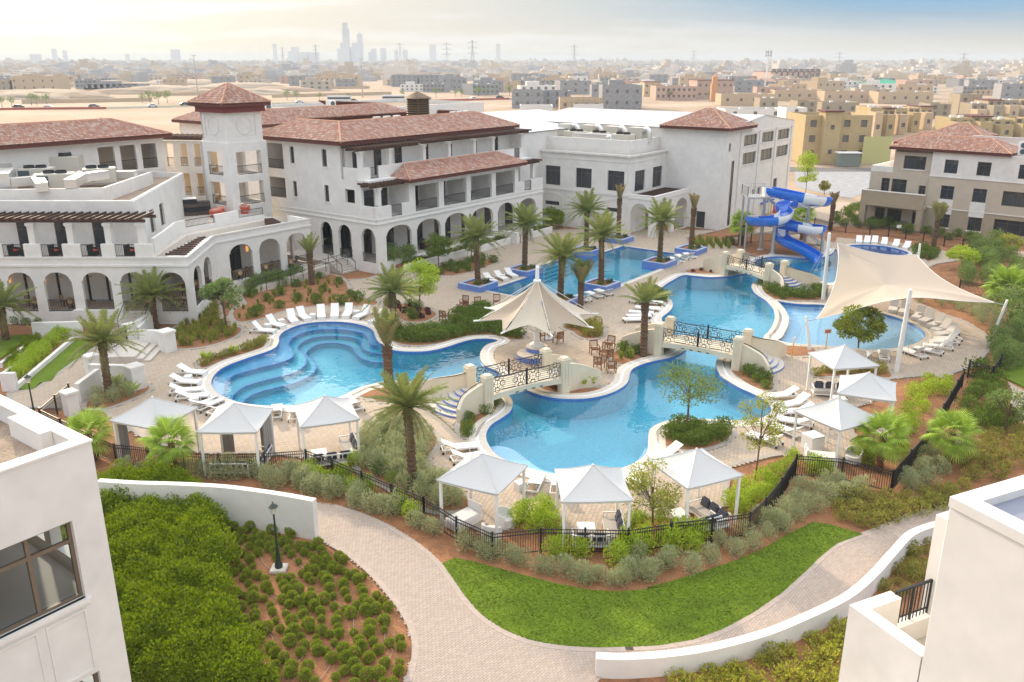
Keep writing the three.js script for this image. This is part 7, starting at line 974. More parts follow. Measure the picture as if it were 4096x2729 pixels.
plant('banana', 'C', [840, 1085, 910, 1070], 0.8, 1.1, 'broad leaved plant beside the umbrella footbridge', 'broad leaved plants by the footbridge'); plant('banana', 'k', [130, 740, 460, 650], 0.8, 1, 'yellow green broad leaved plant in the lagoon rim bed', 'broad leaved plants in the rim bed'); plant('banana', 'A', [1010, 1390, 1120, 1450], 0.9, 1.2, 'broad leaved plant by the white pier', 'broad leaved plants by the pier');
for (let i = 0; i < 26; i++) { put('leafy', onGrid(2.8 + i * 0.66, 0.65, 0.6), rr(0.35, 0.6), 'small green shrub in the raised planter under the arches', 'shrubs in the raised planter'); if (i < 8) put('leafy', onGrid(23.5 + i * 0.58, 0.7, 0.64), rr(0.4, 0.7), 'small green shrub in the far raised planter', 'shrubs in the far raised planter'); }
fill('dense', [[20, 1230], [380, 900], [430, 930], [90, 1250]].map(q => at('A', ...q)), 0.7, 0.33, 0.45, 'dark green hedge shrub between white kerbs', 'dark hedge between kerbs', 24); fill('lime', [[110, 1290], [490, 960], [560, 980], [170, 1320]].map(q => at('A', ...q)), 0.6, 0.8, 1.1, 'light green hedge shrub between white kerbs', 'light hedge between kerbs', 30); fill('leafy', ats('A', [60, 830, 370, 800, 370, 850, 70, 870]), 0.8, 0.5, 0.8, 'dark shrub at the foot of the arcade', 'shrubs below the arcade', 9); plant('reed', 'c', Array.from({ length: 44 }, (_, i) => i % 2 ? 1205 + (i * 7) % 55 : 1390 + i * 7), 1.0, 1.5, 'potted nursery plant in a black pot', 'potted plants in rows'); plant('leafy', 'c', [90, 1185, 140, 1180, 210, 1150, 260, 1140, 350, 1000], 0.8, 1.2, 'green shrub near the sports block', 'shrubs near the sports block');
planterSpots.forEach(([u, z]) => { for (const [a, b] of [[-0.6, 0.3], [0.5, 0.5]]) put('leafy', onGrid(u + a, z + b, 0.44), rr(0.4, 0.6), 'small round leafed plant in a mosaic planter', 'plants in the mosaic planters'); });
// lower left bed: rows of clipped shrubs with pale drip lines, and the tall hedge mass
const lowBed = [...ats('E', [1180, 565, 1330, 595, 1560, 700, 1740, 790]), ...ats('F', [140, 830, 250, 885, 350, 980, 440, 1085, 520, 1190, 575, 1290, 590, 1380, 575, 1470, 540, 1620]), ...ats('E', [1340, 1640, 1430, 1500, 1290, 1340, 1330, 1180, 1260, 1060, 1240, 880, 1220, 740, 1180, 640])];
{ const edgeLine = smooth(ats('F', [-260, 590, -100, 650, 60, 740, 160, 812, 260, 872, 370, 962, 460, 1062, 540, 1162, 600, 1272, 622, 1362, 615, 1452, 580, 1600]), 8, false); let n = 0;
  for (let k = 0; k < 18; k++) { const row = offsetLine(edgeLine, (area([...edgeLine, V(-20, 0, -25)]) > 0 ? 1 : -1) * 0); const line = row.map((p, i) => { const a = row[Math.max(0, i - 1)], b = row[Math.min(row.length - 1, i + 1)], t = V(b.x - a.x, 0, b.z - a.z).normalize(), d = 0.3 + k * 0.52 + 0.12 * Math.sin(i * 0.35 + k); return V(p.x - Math.abs(t.z) * d, 0, p.z + (t.x > 0 ? 1 : -1) * Math.abs(t.x) * d * 0.8 + 0); });
    let s = rnd() * 0.6, pipe = []; for (let i = 0; i < line.length - 1; i++) { const L = line[i].distanceTo(line[i + 1]); if (inside(line[i], lowBed)) pipe.push(V(line[i].x, 0.015, line[i].z)); while (s < L) { const p = line[i].clone().lerp(line[i + 1], s / L); s += rr(0.36, 0.6) * (rnd() < 0.14 ? 2 : 1); p.x += rr(-0.1, 0.1); p.z += rr(-0.1, 0.1); if (n < 300 && inside(p, lowBed) && Math.hypot(p.x + 9.6, p.z + 30.6) > 0.75) { n++; p.y = 0; const near = p.z > -28.6; put('clip', p, rr(0.4, 0.78), near ? 'small clipped round shrub in the curved rows of the lower bed' : 'small clipped round shrub near the curved wall and lamp post', near ? 'clipped shrubs in curved rows' : 'clipped shrubs near the lamp post'); } } s -= L; }
    if (pipe.length > 3 && k % 2) { const m = mesh('drip_line', tube(pipe, 0.012, pipe.length * 2, 4), M.drip ??= std('pale irrigation pipe', lin(0.45, 0.36, 0.28), 0.8)); tag(m, 'thin pale irrigation pipe lying between clipped shrub rows', 'pipe', 'irrigation pipes in the lower bed'); top(m, 'drip_line'); } } }
fill('dense', [...ats('E', [300, 560, 700, 520, 1000, 540, 1110, 620, 1190, 760, 1210, 900, 1230, 1100, 1290, 1180, 1270, 1340, 1380, 1460, 1400, 1640, 300, 1640])], 0.8, 0.75, 1.0, 'dense bright green shrub in the tall hedge mass by the white building', 'tall hedge mass by the white building', 110, 0);
fill('yellow', [...ats('G', [230, 1560, 560, 1500, 800, 1400, 960, 1330, 940, 1568, 300, 1640])], 0.75, 0.8, 1.2, 'golden yellow ground shrub below the low curved wall', 'golden shrubs below the low wall', 34, 0); fill('olive', ats('G', [1100, 1190, 1200, 1060, 1300, 960, 1340, 960, 1300, 1160, 1180, 1200]), 0.6, 0.5, 0.9, 'low brownish plant between low wall and terrace building', 'brownish plants by the terrace building', 26, 0); plant('olive', 'G', [950, 1380, 1260, 1100, 1250, 1010, 640, 1480], 0.9, 1.2, 'grey olive shrub by the terrace building', 'olive shrubs by the terrace building');

// ---------------------------------------------------------------- trees
function tree(v, bx, by, ty, rx, n, mat, leaf, label, opt = {}) {
  const P = at(v, bx, by), H = heightAt(v, bx, ty, P), o = thing(opt.name ?? 'garden_tree', label, 'tree', P.setY(0), rnd() * 6, opt.group), ry = (opt.ry ?? 0.45) * H, cy = H - ry * 0.95, q = [];
  const lean = V(rr(-0.15, 0.15), 0, rr(-0.15, 0.15)); q.push(tube([V(0, -0.05, 0), V(lean.x * 0.5, cy * 0.45, lean.z * 0.5), V(lean.x, cy, lean.z)], opt.trunk ?? 0.05, 8, 7));
  const clumps = []; const m = opt.clumps ?? 22; for (let i = 0; i < m; i++) { const d = ball(), s = Math.pow(d.length(), 0.4); d.normalize(); clumps.push(V(lean.x + d.x * rx * s * 0.85, cy + d.y * ry * s * 0.85, lean.z + d.z * rx * s * 0.85)); }
  clumps.forEach((c, i) => { const from = V(lean.x * 0.7, Math.max(H * 0.25, cy - ry * rr(0.5, 0.95)), lean.z * 0.7); q.push(tube([from, from.clone().lerp(c, 0.5).add(V(0, rr(0, 0.15), 0)), c], 0.014, 5, 4)); });
  mesh('trunk', q, M.wood2, o); const out = []; for (let i = 0; i < n; i++) { const c = clumps[i % m], d = ball().multiplyScalar(rx * (opt.spread ?? 0.34)); d.y *= 0.6; const dir = away(d); dir.y -= 0.1; out.push([c.clone().add(d), dir.normalize(), leaf * rr(0.7, 1.3), leaf * (opt.slim ?? 0.4)]); } mesh('crown', leaves(out), mat, o); return o;
}
tree('C', 1660, 1445, 875, 1.75, 2300, M.leaf3, 0.16, 'airy feathery tree on the small island bed in the lagoon', { clumps: 30, ry: 0.3, trunk: 0.06 }); tree('G', 570, 690, 290, 1.2, 2200, M.yellowGreen ??= leafMat('thin yellow green leaf', 0.36, 0.38, 0.06), 0.13, 'slender sparse tree beside the lagoon bay inside the fence', { clumps: 26, ry: 0.34, trunk: 0.04, spread: 0.26 }); tree('F', 1960, 690, 350, 1.3, 2600, M.yellowGreen, 0.14, 'yellow green open tree between front cabanas', { clumps: 24, ry: 0.42, trunk: 0.045 }); tree('D', 1045, 1010, 640, 1.55, 5200, M.glossy ??= leafMat('glossy leaf', 0.25, 0.30, 0.04), 0.2, 'round glossy leaved tree between wading pool and cabana', { clumps: 26, ry: 0.36, trunk: 0.06, slim: 0.5 }); tree('A', 1940, 895, 450, 1.5, 4800, M.leaf3, 0.17, 'rounded green tree beside the angled arcade', { clumps: 22, ry: 0.34, trunk: 0.08, slim: 0.5 }); tree('B', 1525, 500, 70, 1.7, 4200, M.lime, 0.18, 'bright feathery tree in the round flower bed', { clumps: 26, ry: 0.36, trunk: 0.05 });
tree('b', 1265, 1400, 1205, 1.6, 3600, M.leaf3, 0.2, 'dark green tree before the hotel corner arches', { ry: 0.4, trunk: 0.07 }); tree('b', 1548, 1400, 1150, 1.45, 3600, M.leaf, 0.2, 'round green tree before the second arch', { ry: 0.32, trunk: 0.06 }); tree('b', 1780, 1340, 1140, 1.2, 2600, M.leaf, 0.2, 'small round tree by the hotel side steps', { ry: 0.32, trunk: 0.05 }); tree('c', 355, 1110, 970, 1.7, 3600, M.dense, 0.22, 'dark leafy tree against the sports block', { ry: 0.45 }); tree('d', 478, 1020, 650, 1.7, 2600, M.lime, 0.28, 'tall slim light green tree beside the hall', { ry: 0.44, clumps: 26 }); tree('d', 640, 1030, 910, 0.9, 1300, M.olive, 0.22, 'small round olive tree on the outer path', { ry: 0.35 }); tree('D', 1855, 350, 180, 1.5, 2600, M.lime, 0.2, 'small spreading green tree beside the path to the spa', { ry: 0.3 }); tree('d', 2230, 1540, 1370, 1.4, 1800, M.yellowGreen, 0.2, 'yellowish small tree before the apartment lawn', { ry: 0.4 }); tree('D', 2260, 820, 480, 1.9, 3400, M.leaf3, 0.2, 'loose green tree beyond the right sail mast', { ry: 0.42 }); tree('G', 1665, 470, 270, 1.2, 1800, M.leaf3, 0.16, 'thin green tree at the outer path bend', { ry: 0.36 });

// ---------------------------------------------------------------- palms
function frondGeo(len, droop, n, dry) {   // along +x, curving down
  const pos = [], nor = [], col = [], at2 = t => V(len * t, -droop * len * t * t, 0), add = (a, b, c) => { const N = b.clone().sub(a).cross(c.clone().sub(a)).normalize(); const k = rr(0.8, 1.15), r = k * rr(0.92, 1.1); for (const p of [a, b, c]) { pos.push(p.x, p.y, p.z); nor.push(N.x, N.y, N.z); col.push(r, k, k * rr(0.85, 1.1)); } };
  for (let i = 0; i < 10; i++) { const a = at2(i / 10), b = at2((i + 1) / 10), w0 = mix(0.035, 0.006, i / 10), w1 = mix(0.035, 0.006, (i + 1) / 10); add(a.clone().add(V(0, 0, w0)), b.clone().add(V(0, 0, w1)), a.clone().add(V(0, 0, -w0))); add(b.clone().add(V(0, 0, w1)), b.clone().add(V(0, 0, -w1)), a.clone().add(V(0, 0, -w0))); add(a.clone().add(V(0, -w0, 0)), b.clone().add(V(0, -w1, 0)), a.clone().add(V(0, 0, w0))); }
  for (let i = 0; i < n; i++) { const t = mix(0.14, 0.99, i / (n - 1)), p = at2(t), L = 0.52 * Math.pow(Math.sin(Math.PI * mix(0.12, 0.93, t)), 0.7) * len / 2.6, tx = 1 - 0.25 * t; for (const s of [-1, 1]) { const lift = rr(0.05, 0.5), d = V(0.62 * tx + rr(-0.1, 0.1), lift - 0.5 * droop * t - 0.12, s * rr(0.75, 0.95)).normalize(), tip = p.clone().addScaledVector(d, L * rr(0.85, 1.1)); tip.y -= 0.06 * L; const w = V(0.038, 0.005, 0); add(p.clone().sub(w), p.clone().add(w), tip); } }
  const g = new THREE.BufferGeometry(); g.setAttribute('position', new THREE.Float32BufferAttribute(pos, 3)); g.setAttribute('normal', new THREE.Float32BufferAttribute(nor, 3)); g.setAttribute('color', new THREE.Float32BufferAttribute(col, 3)); return g;
}
const fronds = { up: [frondGeo(2.3, 0.12, 46), frondGeo(2.5, 0.2, 48)], mid: [frondGeo(2.7, 0.34, 50), frondGeo(2.5, 0.42, 48)], low: [frondGeo(2.5, 0.6, 46), frondGeo(2.3, 0.75, 44)] };
function trunkGeo(h, r0, r1) { const K = 12, rows = Math.max(4, Math.round(h / 0.13)), pos = [], P = (i, k) => { const t = i / rows, a = (k + (i % 2) * 0.5) / K * 2 * Math.PI, r = mix(r0, r1, t) * (i % 2 ? 1.13 : 0.94) * (1 + 0.07 * Math.sin(k * 5.3 + i * 1.7)); return V(r * Math.cos(a), t * h + (k % 2) * 0.03, r * Math.sin(a)); }; for (let i = 0; i < rows; i++) for (let k = 0; k < K; k++) { const a = P(i, k), b = P(i, k + 1), c = P(i + 1, k), d = P(i + 1, k + 1); const q = i % 2 ? [a, d, b, a, c, d] : [a, c, b, c, d, b]; q.forEach(p => pos.push(p.x, p.y, p.z)); } const g = new THREE.BufferGeometry(); g.setAttribute('position', new THREE.Float32BufferAttribute(pos, 3)); g.computeVertexNormals(); return uvBox(g, 2); }
function datePalm(P, h, kind, label, s = 1, y0 = 0) {
  const o = thing('date_palm', label, 'palm tree', [P.x, y0, P.z], rnd() * 6.28, 'date palms round the pools'); o.rotation.z = rr(-0.045, 0.045); o.rotation.x = rr(-0.035, 0.035); const r = 0.24 * s; mesh('trunk', trunkGeo(h, r * 1.15, r), M.bark, o); const boots = []; for (let i = 0; i < 34; i++) { const a = i * 2.4, y = h - 0.75 + i * 0.024; boots.push(rod(V(r * 0.8 * Math.cos(a), y, r * 0.8 * Math.sin(a)), V(r * 1.35 * Math.cos(a), y + 0.26, r * 1.35 * Math.sin(a)), 0.05, 0.025, 4)); } mesh('leaf_bases', boots, M.bark, o);
  const F = (geo, th, ph, k, mat) => { const m = mesh('frond', geo, mat, o); m.position.set(0.1 * Math.cos(ph), h - 0.05, -0.1 * Math.sin(ph)); m.rotation.set(rr(-0.25, 0.25), ph, th, 'YZX'); m.scale.setScalar(k * s); };
  const N = kind === 'full' ? 50 : kind === 'thin' ? 16 : kind === 'mid' ? 26 : 30;
  for (let i = 0; i < N; i++) { const t = i / (N - 1), ph = i * 2.39996 + rr(-0.15, 0.15);
    if (kind === 'full') F(t < 0.3 ? pick(fronds.up) : t < 0.72 ? pick(fronds.mid) : pick(fronds.low), mix(1.45, 0.02, Math.pow(t, 0.8)) + rr(-0.08, 0.08), ph, rr(0.85, 1.05), M.palm);
    else if (kind === 'mid') F(t < 0.5 ? pick(fronds.up) : pick(fronds.mid), mix(1.45, 0.5, t), ph, rr(0.6, 0.85), M.palm);
    else if (kind === 'thin') F(pick(fronds.up), mix(1.5, 0.85, t), ph, rr(0.55, 0.85), M.palm);
    else if (kind === 'tied') F(pick(fronds.up), mix(1.54, 1.22, t), ph, rr(0.7, 0.95), t < 0.35 ? M.palm : M.palmDry ??= leafMat('half dry frond', 0.30, 0.28, 0.12)); 
    else F(pick(fronds.up), mix(1.56, 1.4, t), ph, rr(0.5, 0.75), M.dryLeaf); }
  if (kind === 'full') for (let i = 0; i < 3; i++) F(pick(fronds.low), rr(-0.6, -0.35), rnd() * 6.28, 0.7, M.dryLeaf);
}
const palm = (v, x, y, tx, ty, kind, label, s, y0 = 0) => { const P = at(v, x, y, y0); datePalm(P, Math.max(1.5, heightAt(v, tx, ty, P) - y0), kind, label, s, y0); };
palm('A', 935, 1470, 880, 1000, 'full', 'tall date palm with full crown beside the white piers', 0.88); palm('A', 1330, 880, 1290, 600, 'full', 'yellowish date palm in front of the arcade steps', 0.95); palm('B', 680, 275, 665, 20, 'thin', 'date palm with few upright fronds by the colonnade ramp', 1.0); palm('B', 1325, 650, 1330, 330, 'full', 'date palm with broad crown in the central bed', 0.9); palm('F', 630, 500, 620, 40, 'full', 'large date palm in the bed between path fence and lagoon', 0.84); palm('B', 1285, 1055, 1290, 760, 'tied', 'date palm with fronds tied upright on the lagoon bank', 1.15);
const lapPalm = (i, h, kind, label) => { const [u, z] = planterSpots[i], p = onGrid(u, z); datePalm(p, h, kind, label, 1.0, 0.42); };
lapPalm(0, 4.3, 'full', 'full date palm in the planter nearest the teak chairs'); lapPalm(1, 4.4, 'full', 'full date palm in the planter beside the lap pool steps'); lapPalm(2, 4.2, 'full', 'full date palm in the planter by the sports block arches'); lapPalm(3, 4.5, 'dry', 'date palm with dry bound fronds near the portico'); lapPalm(4, 4.3, 'dry', 'date palm with dry bound fronds at the lap pool far corner'); lapPalm(5, 4.2, 'full', 'full date palm in the planter by the far footbridge'); lapPalm(6, 4.5, 'full', 'full date palm in the planter by the lap pool loungers'); lapPalm(7, 3.7, 'full', 'full date palm just behind the tensile umbrella');
palm('C', 1320, 835, 1330, 420, 'mid', 'date palm with small crown beside the middle footbridge', 0.95); palm('u', 1625, 560, 1615, 300, 'tied', 'date palm with tied fronds behind the tensile umbrella', 0.95); palm('d', 1570, 1510, 1590, 1260, 'tied', 'date palm with ragged tied fronds by the spa pool', 1.0); palm('d', 690, 1330, 710, 1120, 'dry', 'date palm with brown bound fronds behind the slide', 1.0); palm('A', 50, 985, 20, 700, 'full', 'date palm at the edge of the upper lawn', 0.95);
const fanGeo = (() => { const pos = [], nor = [], col = [], add = (a, b, c, k) => { const N = b.clone().sub(a).cross(c.clone().sub(a)).normalize(); for (const p of [a, b, c]) { pos.push(p.x, p.y, p.z); nor.push(N.x, N.y, N.z); col.push(k, k, k * 0.9); } }; const P0 = V(0, 0, 0), P1 = V(0.75, -0.06, 0); add(V(0, 0, 0.015), V(0.75, -0.06, 0.012), V(0, 0, -0.015), 0.9); add(V(0.75, -0.06, 0.012), V(0.75, -0.06, -0.012), V(0, 0, -0.015), 0.9); for (let i = 0; i < 26; i++) { const a = mix(-2.0, 2.0, i / 25), L = 0.85 * (1 - 0.16 * Math.abs(a)), b = P1.clone().add(V(Math.cos(a - 0.07), 0, Math.sin(a - 0.07)).multiplyScalar(L * 0.6).add(V(0, -0.05, 0))), c = P1.clone().add(V(Math.cos(a + 0.07), 0, Math.sin(a + 0.07)).multiplyScalar(L * 0.6).add(V(0, -0.03, 0))), t = P1.clone().add(V(Math.cos(a), 0, Math.sin(a)).multiplyScalar(L).add(V(0, -0.28, 0))), k = rr(0.8, 1.15); add(P1, b, c, k); add(b, t, c, k); } const g = new THREE.BufferGeometry(); g.setAttribute('position', new THREE.Float32BufferAttribute(pos, 3)); g.setAttribute('normal', new THREE.Float32BufferAttribute(nor, 3)); g.setAttribute('color', new THREE.Float32BufferAttribute(col, 3)); return g; })();
function fanPalm(v, x, y, ty, label, s = 1) { const P = at(v, x, y), h = Math.max(0.8, heightAt(v, x, ty, P)), o = thing('fan_palm', label, 'palm tree', P.setY(0), rnd() * 6, 'fan palms outside the fences'); mesh('trunk', trunkGeo(h, 0.2 * s, 0.15 * s), M.fanBark ??= std('red brown palm bark', lin(0.26, 0.12, 0.055), 1, { map: T.bark }), o); for (let i = 0; i < 30; i++) { const t = i / 29, m = mesh('fan_leaf', fanGeo, M.fan, o), ph = i * 2.39996; m.position.set(0, h - 0.05, 0); m.rotation.set(rr(-0.3, 0.3), ph, mix(1.4, -0.5, Math.pow(t, 0.9)), 'YZX'); m.scale.setScalar(s * rr(0.8, 1.05)); } }
fanPalm('G', 1112, 640, 480, 'fan palm inside the railing corner next to a cabana', 1.05); fanPalm('G', 1415, 615, 470, 'fan palm outside the long climbing fence', 1.05); fanPalm('E', 975, 430, 230, 'fan palm in front of the curtained cabana fence', 1.05); fanPalm('E', 515, 340, 180, 'fan palm beside the white building roof', 1.05); fanPalm('c', 1750, 1230, 1080, 'fan palm by the playground and hall', 1.3); fanPalm('d', 2250, 1375, 1260, 'fan palm before the apartment windows', 1.3); fanPalm('D', 2205, 610, 480, 'fan palm standing on the bank behind the sail mast', 1.5); fanPalm('s', 1200, 940, 560, 'fan palm hidden behind the slide columns', 1.1);
// ---------------------------------------------------------------- the town beyond
const cityMats = [M.sandWall, M.yellowWall, M.concrete, M.pinkWall, M.white, M.tan];
function block(name, label, p, turn, w, d, h, mat, cols, rows, group, opt = {}) {
  const o = thing(name, label, 'building', p, turn, group), ops = []; const ww2 = opt.ww ?? 1.3, wh = opt.wh ?? 1.4; for (let r = 0; r < rows; r++) for (let c = 0; c < cols; c++) ops.push([(c + 0.5) * w / cols - ww2 / 2, (c + 0.5) * w / cols + ww2 / 2, (r + 0.42) * h / rows, (r + 0.42) * h / rows + wh]);
  const g = wallGeo(w, 0, h + 0.6, ops, 0.35), f = mesh('wall', g, mat, o); f.position.set(-w / 2, 0, 0); const side = box(0, 0.35, 0, h + 0.6, -d, -0.352); mesh('wall', side, mat, o).position.x = -w / 2; mesh('wall', side, mat, o).position.x = w / 2 - 0.35; mesh('wall', box(-w / 2 + 0.352, w / 2 - 0.352, 0, h + 0.6, -d, -d + 0.35), mat, o); mesh('roof', box(-w / 2 + 0.36, w / 2 - 0.36, h - 0.2, h, -d + 0.36, -0.36), M.gravel, o);
  const key = 'city' + ww2 + wh, pg = frameCache[key] ??= box(0, ww2, 0, wh, -0.3, -0.25); for (const [a, , c] of ops) mesh('window', pg, opt.glass ?? (M.farGlass ??= std('haze tinted window', lin(0.16, 0.15, 0.14), 0.5)), o).position.set(a - w / 2, c, 0);  // default pane colour is lightened to stand in for distance haze
  if (opt.top) mesh('roof_room', box(-w * 0.3, w * 0.05, h, h + 2.6, -d * 0.7, -d * 0.3), mat, o); if (opt.tanks) for (const x of [-0.2, 0.25]) mesh('roof_unit', box(w * x, w * x + 1.2, h, h + 1, -d * 0.5, -d * 0.5 + 1), M.paint, o); if (opt.cap) mesh('eaves_cap', box(-w / 2 - 0.3, w / 2 + 0.3, h + 0.602, h + 0.9, -d - 0.3, 0.3), M.fascia, o); if (opt.scaffold) { const q = []; for (let x = -w / 2; x <= w / 2; x += 2.4) q.push(bar(V(x, 0, 1), V(x, h + 1.5, 1), 0.09)); for (let y = 1.8; y < h + 1.5; y += 2) q.push(bar(V(-w / 2, y, 1), V(w / 2, y, 1), 0.09)); mesh('scaffold', q, M.scaf ??= std('scaffold poles', lin(0.3, 0.22, 0.14), 0.8), o); }
  return o;
}
function seen(name, v, xl, xr, yb, yt, d, mat, cols, rows, label, opt = {}, group) { const a = at(v, xl, yb), b = at(v, xr, yb), m = a.clone().lerp(b, 0.5), t = b.clone().sub(a), h = heightAt(v, (xl + xr) / 2, yt, m); return block(name, label, m, Math.atan2(-t.z, t.x) + (opt.turn ?? 0), t.length(), d, Math.max(2.5, h - 0.6), mat, cols, rows, group, opt); }
// ochre villas on the right
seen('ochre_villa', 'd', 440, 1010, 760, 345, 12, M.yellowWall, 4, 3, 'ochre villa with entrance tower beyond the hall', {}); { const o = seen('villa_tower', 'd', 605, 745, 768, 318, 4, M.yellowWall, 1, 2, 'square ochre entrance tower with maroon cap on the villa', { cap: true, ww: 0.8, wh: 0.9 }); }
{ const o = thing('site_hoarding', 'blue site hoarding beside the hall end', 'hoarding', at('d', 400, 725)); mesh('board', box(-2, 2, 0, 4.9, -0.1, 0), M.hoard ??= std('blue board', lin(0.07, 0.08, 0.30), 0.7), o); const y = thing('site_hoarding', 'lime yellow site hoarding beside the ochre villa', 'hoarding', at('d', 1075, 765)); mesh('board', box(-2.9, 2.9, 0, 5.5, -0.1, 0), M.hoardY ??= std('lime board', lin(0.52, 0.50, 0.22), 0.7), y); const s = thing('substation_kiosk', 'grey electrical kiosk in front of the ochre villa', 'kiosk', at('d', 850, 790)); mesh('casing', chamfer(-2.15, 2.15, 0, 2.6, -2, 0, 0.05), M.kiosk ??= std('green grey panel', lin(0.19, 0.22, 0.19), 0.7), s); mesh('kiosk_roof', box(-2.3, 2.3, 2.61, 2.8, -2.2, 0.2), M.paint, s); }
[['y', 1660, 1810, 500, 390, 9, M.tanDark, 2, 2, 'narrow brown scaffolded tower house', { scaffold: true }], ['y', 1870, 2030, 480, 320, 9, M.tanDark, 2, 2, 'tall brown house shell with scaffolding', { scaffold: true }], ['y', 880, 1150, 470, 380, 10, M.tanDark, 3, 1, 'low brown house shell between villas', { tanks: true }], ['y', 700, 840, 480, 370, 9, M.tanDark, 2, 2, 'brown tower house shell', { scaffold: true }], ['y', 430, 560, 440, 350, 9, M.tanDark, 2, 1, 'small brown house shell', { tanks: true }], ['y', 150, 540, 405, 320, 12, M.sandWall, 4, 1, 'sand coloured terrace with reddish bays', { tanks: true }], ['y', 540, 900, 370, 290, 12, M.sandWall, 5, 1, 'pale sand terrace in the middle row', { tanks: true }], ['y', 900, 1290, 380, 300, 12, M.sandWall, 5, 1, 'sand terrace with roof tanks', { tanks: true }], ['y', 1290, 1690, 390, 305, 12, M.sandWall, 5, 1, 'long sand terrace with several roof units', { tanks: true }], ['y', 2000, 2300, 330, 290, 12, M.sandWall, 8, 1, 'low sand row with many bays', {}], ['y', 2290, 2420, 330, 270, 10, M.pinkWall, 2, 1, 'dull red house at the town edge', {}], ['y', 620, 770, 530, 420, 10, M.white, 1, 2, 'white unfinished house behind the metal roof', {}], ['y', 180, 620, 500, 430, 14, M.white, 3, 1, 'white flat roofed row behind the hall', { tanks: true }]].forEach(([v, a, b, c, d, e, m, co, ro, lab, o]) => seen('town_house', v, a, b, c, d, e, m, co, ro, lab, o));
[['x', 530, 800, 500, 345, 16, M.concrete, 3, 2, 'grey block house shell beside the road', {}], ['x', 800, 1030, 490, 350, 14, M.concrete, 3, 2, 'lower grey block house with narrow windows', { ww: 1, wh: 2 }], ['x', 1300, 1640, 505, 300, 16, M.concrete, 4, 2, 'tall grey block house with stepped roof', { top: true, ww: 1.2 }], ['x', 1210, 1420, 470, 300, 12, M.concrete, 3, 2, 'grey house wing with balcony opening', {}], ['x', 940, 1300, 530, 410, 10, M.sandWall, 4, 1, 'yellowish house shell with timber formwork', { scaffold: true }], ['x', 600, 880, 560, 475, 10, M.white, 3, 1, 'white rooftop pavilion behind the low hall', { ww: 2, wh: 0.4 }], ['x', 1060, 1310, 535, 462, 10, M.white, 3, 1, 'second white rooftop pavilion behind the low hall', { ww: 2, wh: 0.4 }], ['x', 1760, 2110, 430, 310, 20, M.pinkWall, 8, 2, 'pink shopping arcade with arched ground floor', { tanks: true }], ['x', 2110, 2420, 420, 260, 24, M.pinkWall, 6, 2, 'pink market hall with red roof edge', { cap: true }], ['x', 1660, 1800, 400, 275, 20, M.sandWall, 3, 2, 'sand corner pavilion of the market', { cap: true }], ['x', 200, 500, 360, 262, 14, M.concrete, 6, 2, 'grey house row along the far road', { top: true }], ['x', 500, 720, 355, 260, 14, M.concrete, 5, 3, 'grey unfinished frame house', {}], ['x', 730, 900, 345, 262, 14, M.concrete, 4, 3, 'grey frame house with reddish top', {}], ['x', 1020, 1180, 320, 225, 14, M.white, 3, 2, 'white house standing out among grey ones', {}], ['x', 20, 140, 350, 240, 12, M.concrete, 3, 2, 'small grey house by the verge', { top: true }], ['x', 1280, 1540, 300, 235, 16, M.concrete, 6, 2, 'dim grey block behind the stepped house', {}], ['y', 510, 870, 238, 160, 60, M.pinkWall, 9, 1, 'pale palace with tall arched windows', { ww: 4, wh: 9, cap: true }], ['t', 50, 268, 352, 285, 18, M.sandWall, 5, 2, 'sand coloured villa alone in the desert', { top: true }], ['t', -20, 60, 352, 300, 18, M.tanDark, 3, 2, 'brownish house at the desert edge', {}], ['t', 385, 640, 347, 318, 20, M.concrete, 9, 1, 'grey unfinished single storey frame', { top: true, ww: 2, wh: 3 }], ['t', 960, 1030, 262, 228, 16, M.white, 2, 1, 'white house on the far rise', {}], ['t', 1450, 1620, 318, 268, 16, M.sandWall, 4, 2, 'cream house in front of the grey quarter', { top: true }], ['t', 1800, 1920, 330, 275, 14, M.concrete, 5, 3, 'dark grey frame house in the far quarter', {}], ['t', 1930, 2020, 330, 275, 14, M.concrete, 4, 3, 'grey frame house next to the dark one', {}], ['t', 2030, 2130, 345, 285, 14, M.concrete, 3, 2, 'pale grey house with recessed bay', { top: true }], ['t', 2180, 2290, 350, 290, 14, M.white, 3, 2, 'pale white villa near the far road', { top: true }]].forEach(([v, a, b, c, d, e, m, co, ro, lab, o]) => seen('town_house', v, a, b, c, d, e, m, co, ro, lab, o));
{ const p = at('x', 2255, 440), o = thing('minaret', 'orange brick minaret rising over the pink market', 'minaret', p), h = heightAt('x', 2255, 195, p); const m = std('orange brick', lin(0.58, 0.30, 0.14), 0.9); mesh('shaft', box(-1.7, 1.7, 0, h * 0.62, -1.7, 1.7), m, o); mesh('upper_shaft', box(-1.3, 1.3, h * 0.62, h * 0.86, -1.3, 1.3), m, o); const g = new THREE.ConeGeometry(1.7, h * 0.14, 4); g.rotateY(Math.PI / 4); mesh('spire', g.translate(0, h * 0.93, 0), m, o); }
{ const p = at('y', 1340, 290), o = thing('green_canopy', 'green netted roof over a shed in the townhouse quarter', 'canopy', p); mesh('net_roof', new THREE.ConeGeometry(26, 6, 4).rotateY(Math.PI / 4).scale(1, 0.6, 0.4).translate(0, 6, 0), std('green netting', lin(0.05, 0.33, 0.2), 0.9), o); mesh('shed', box(-15, 15, 0, 4.2, -6, 6), M.sandWall, o); }
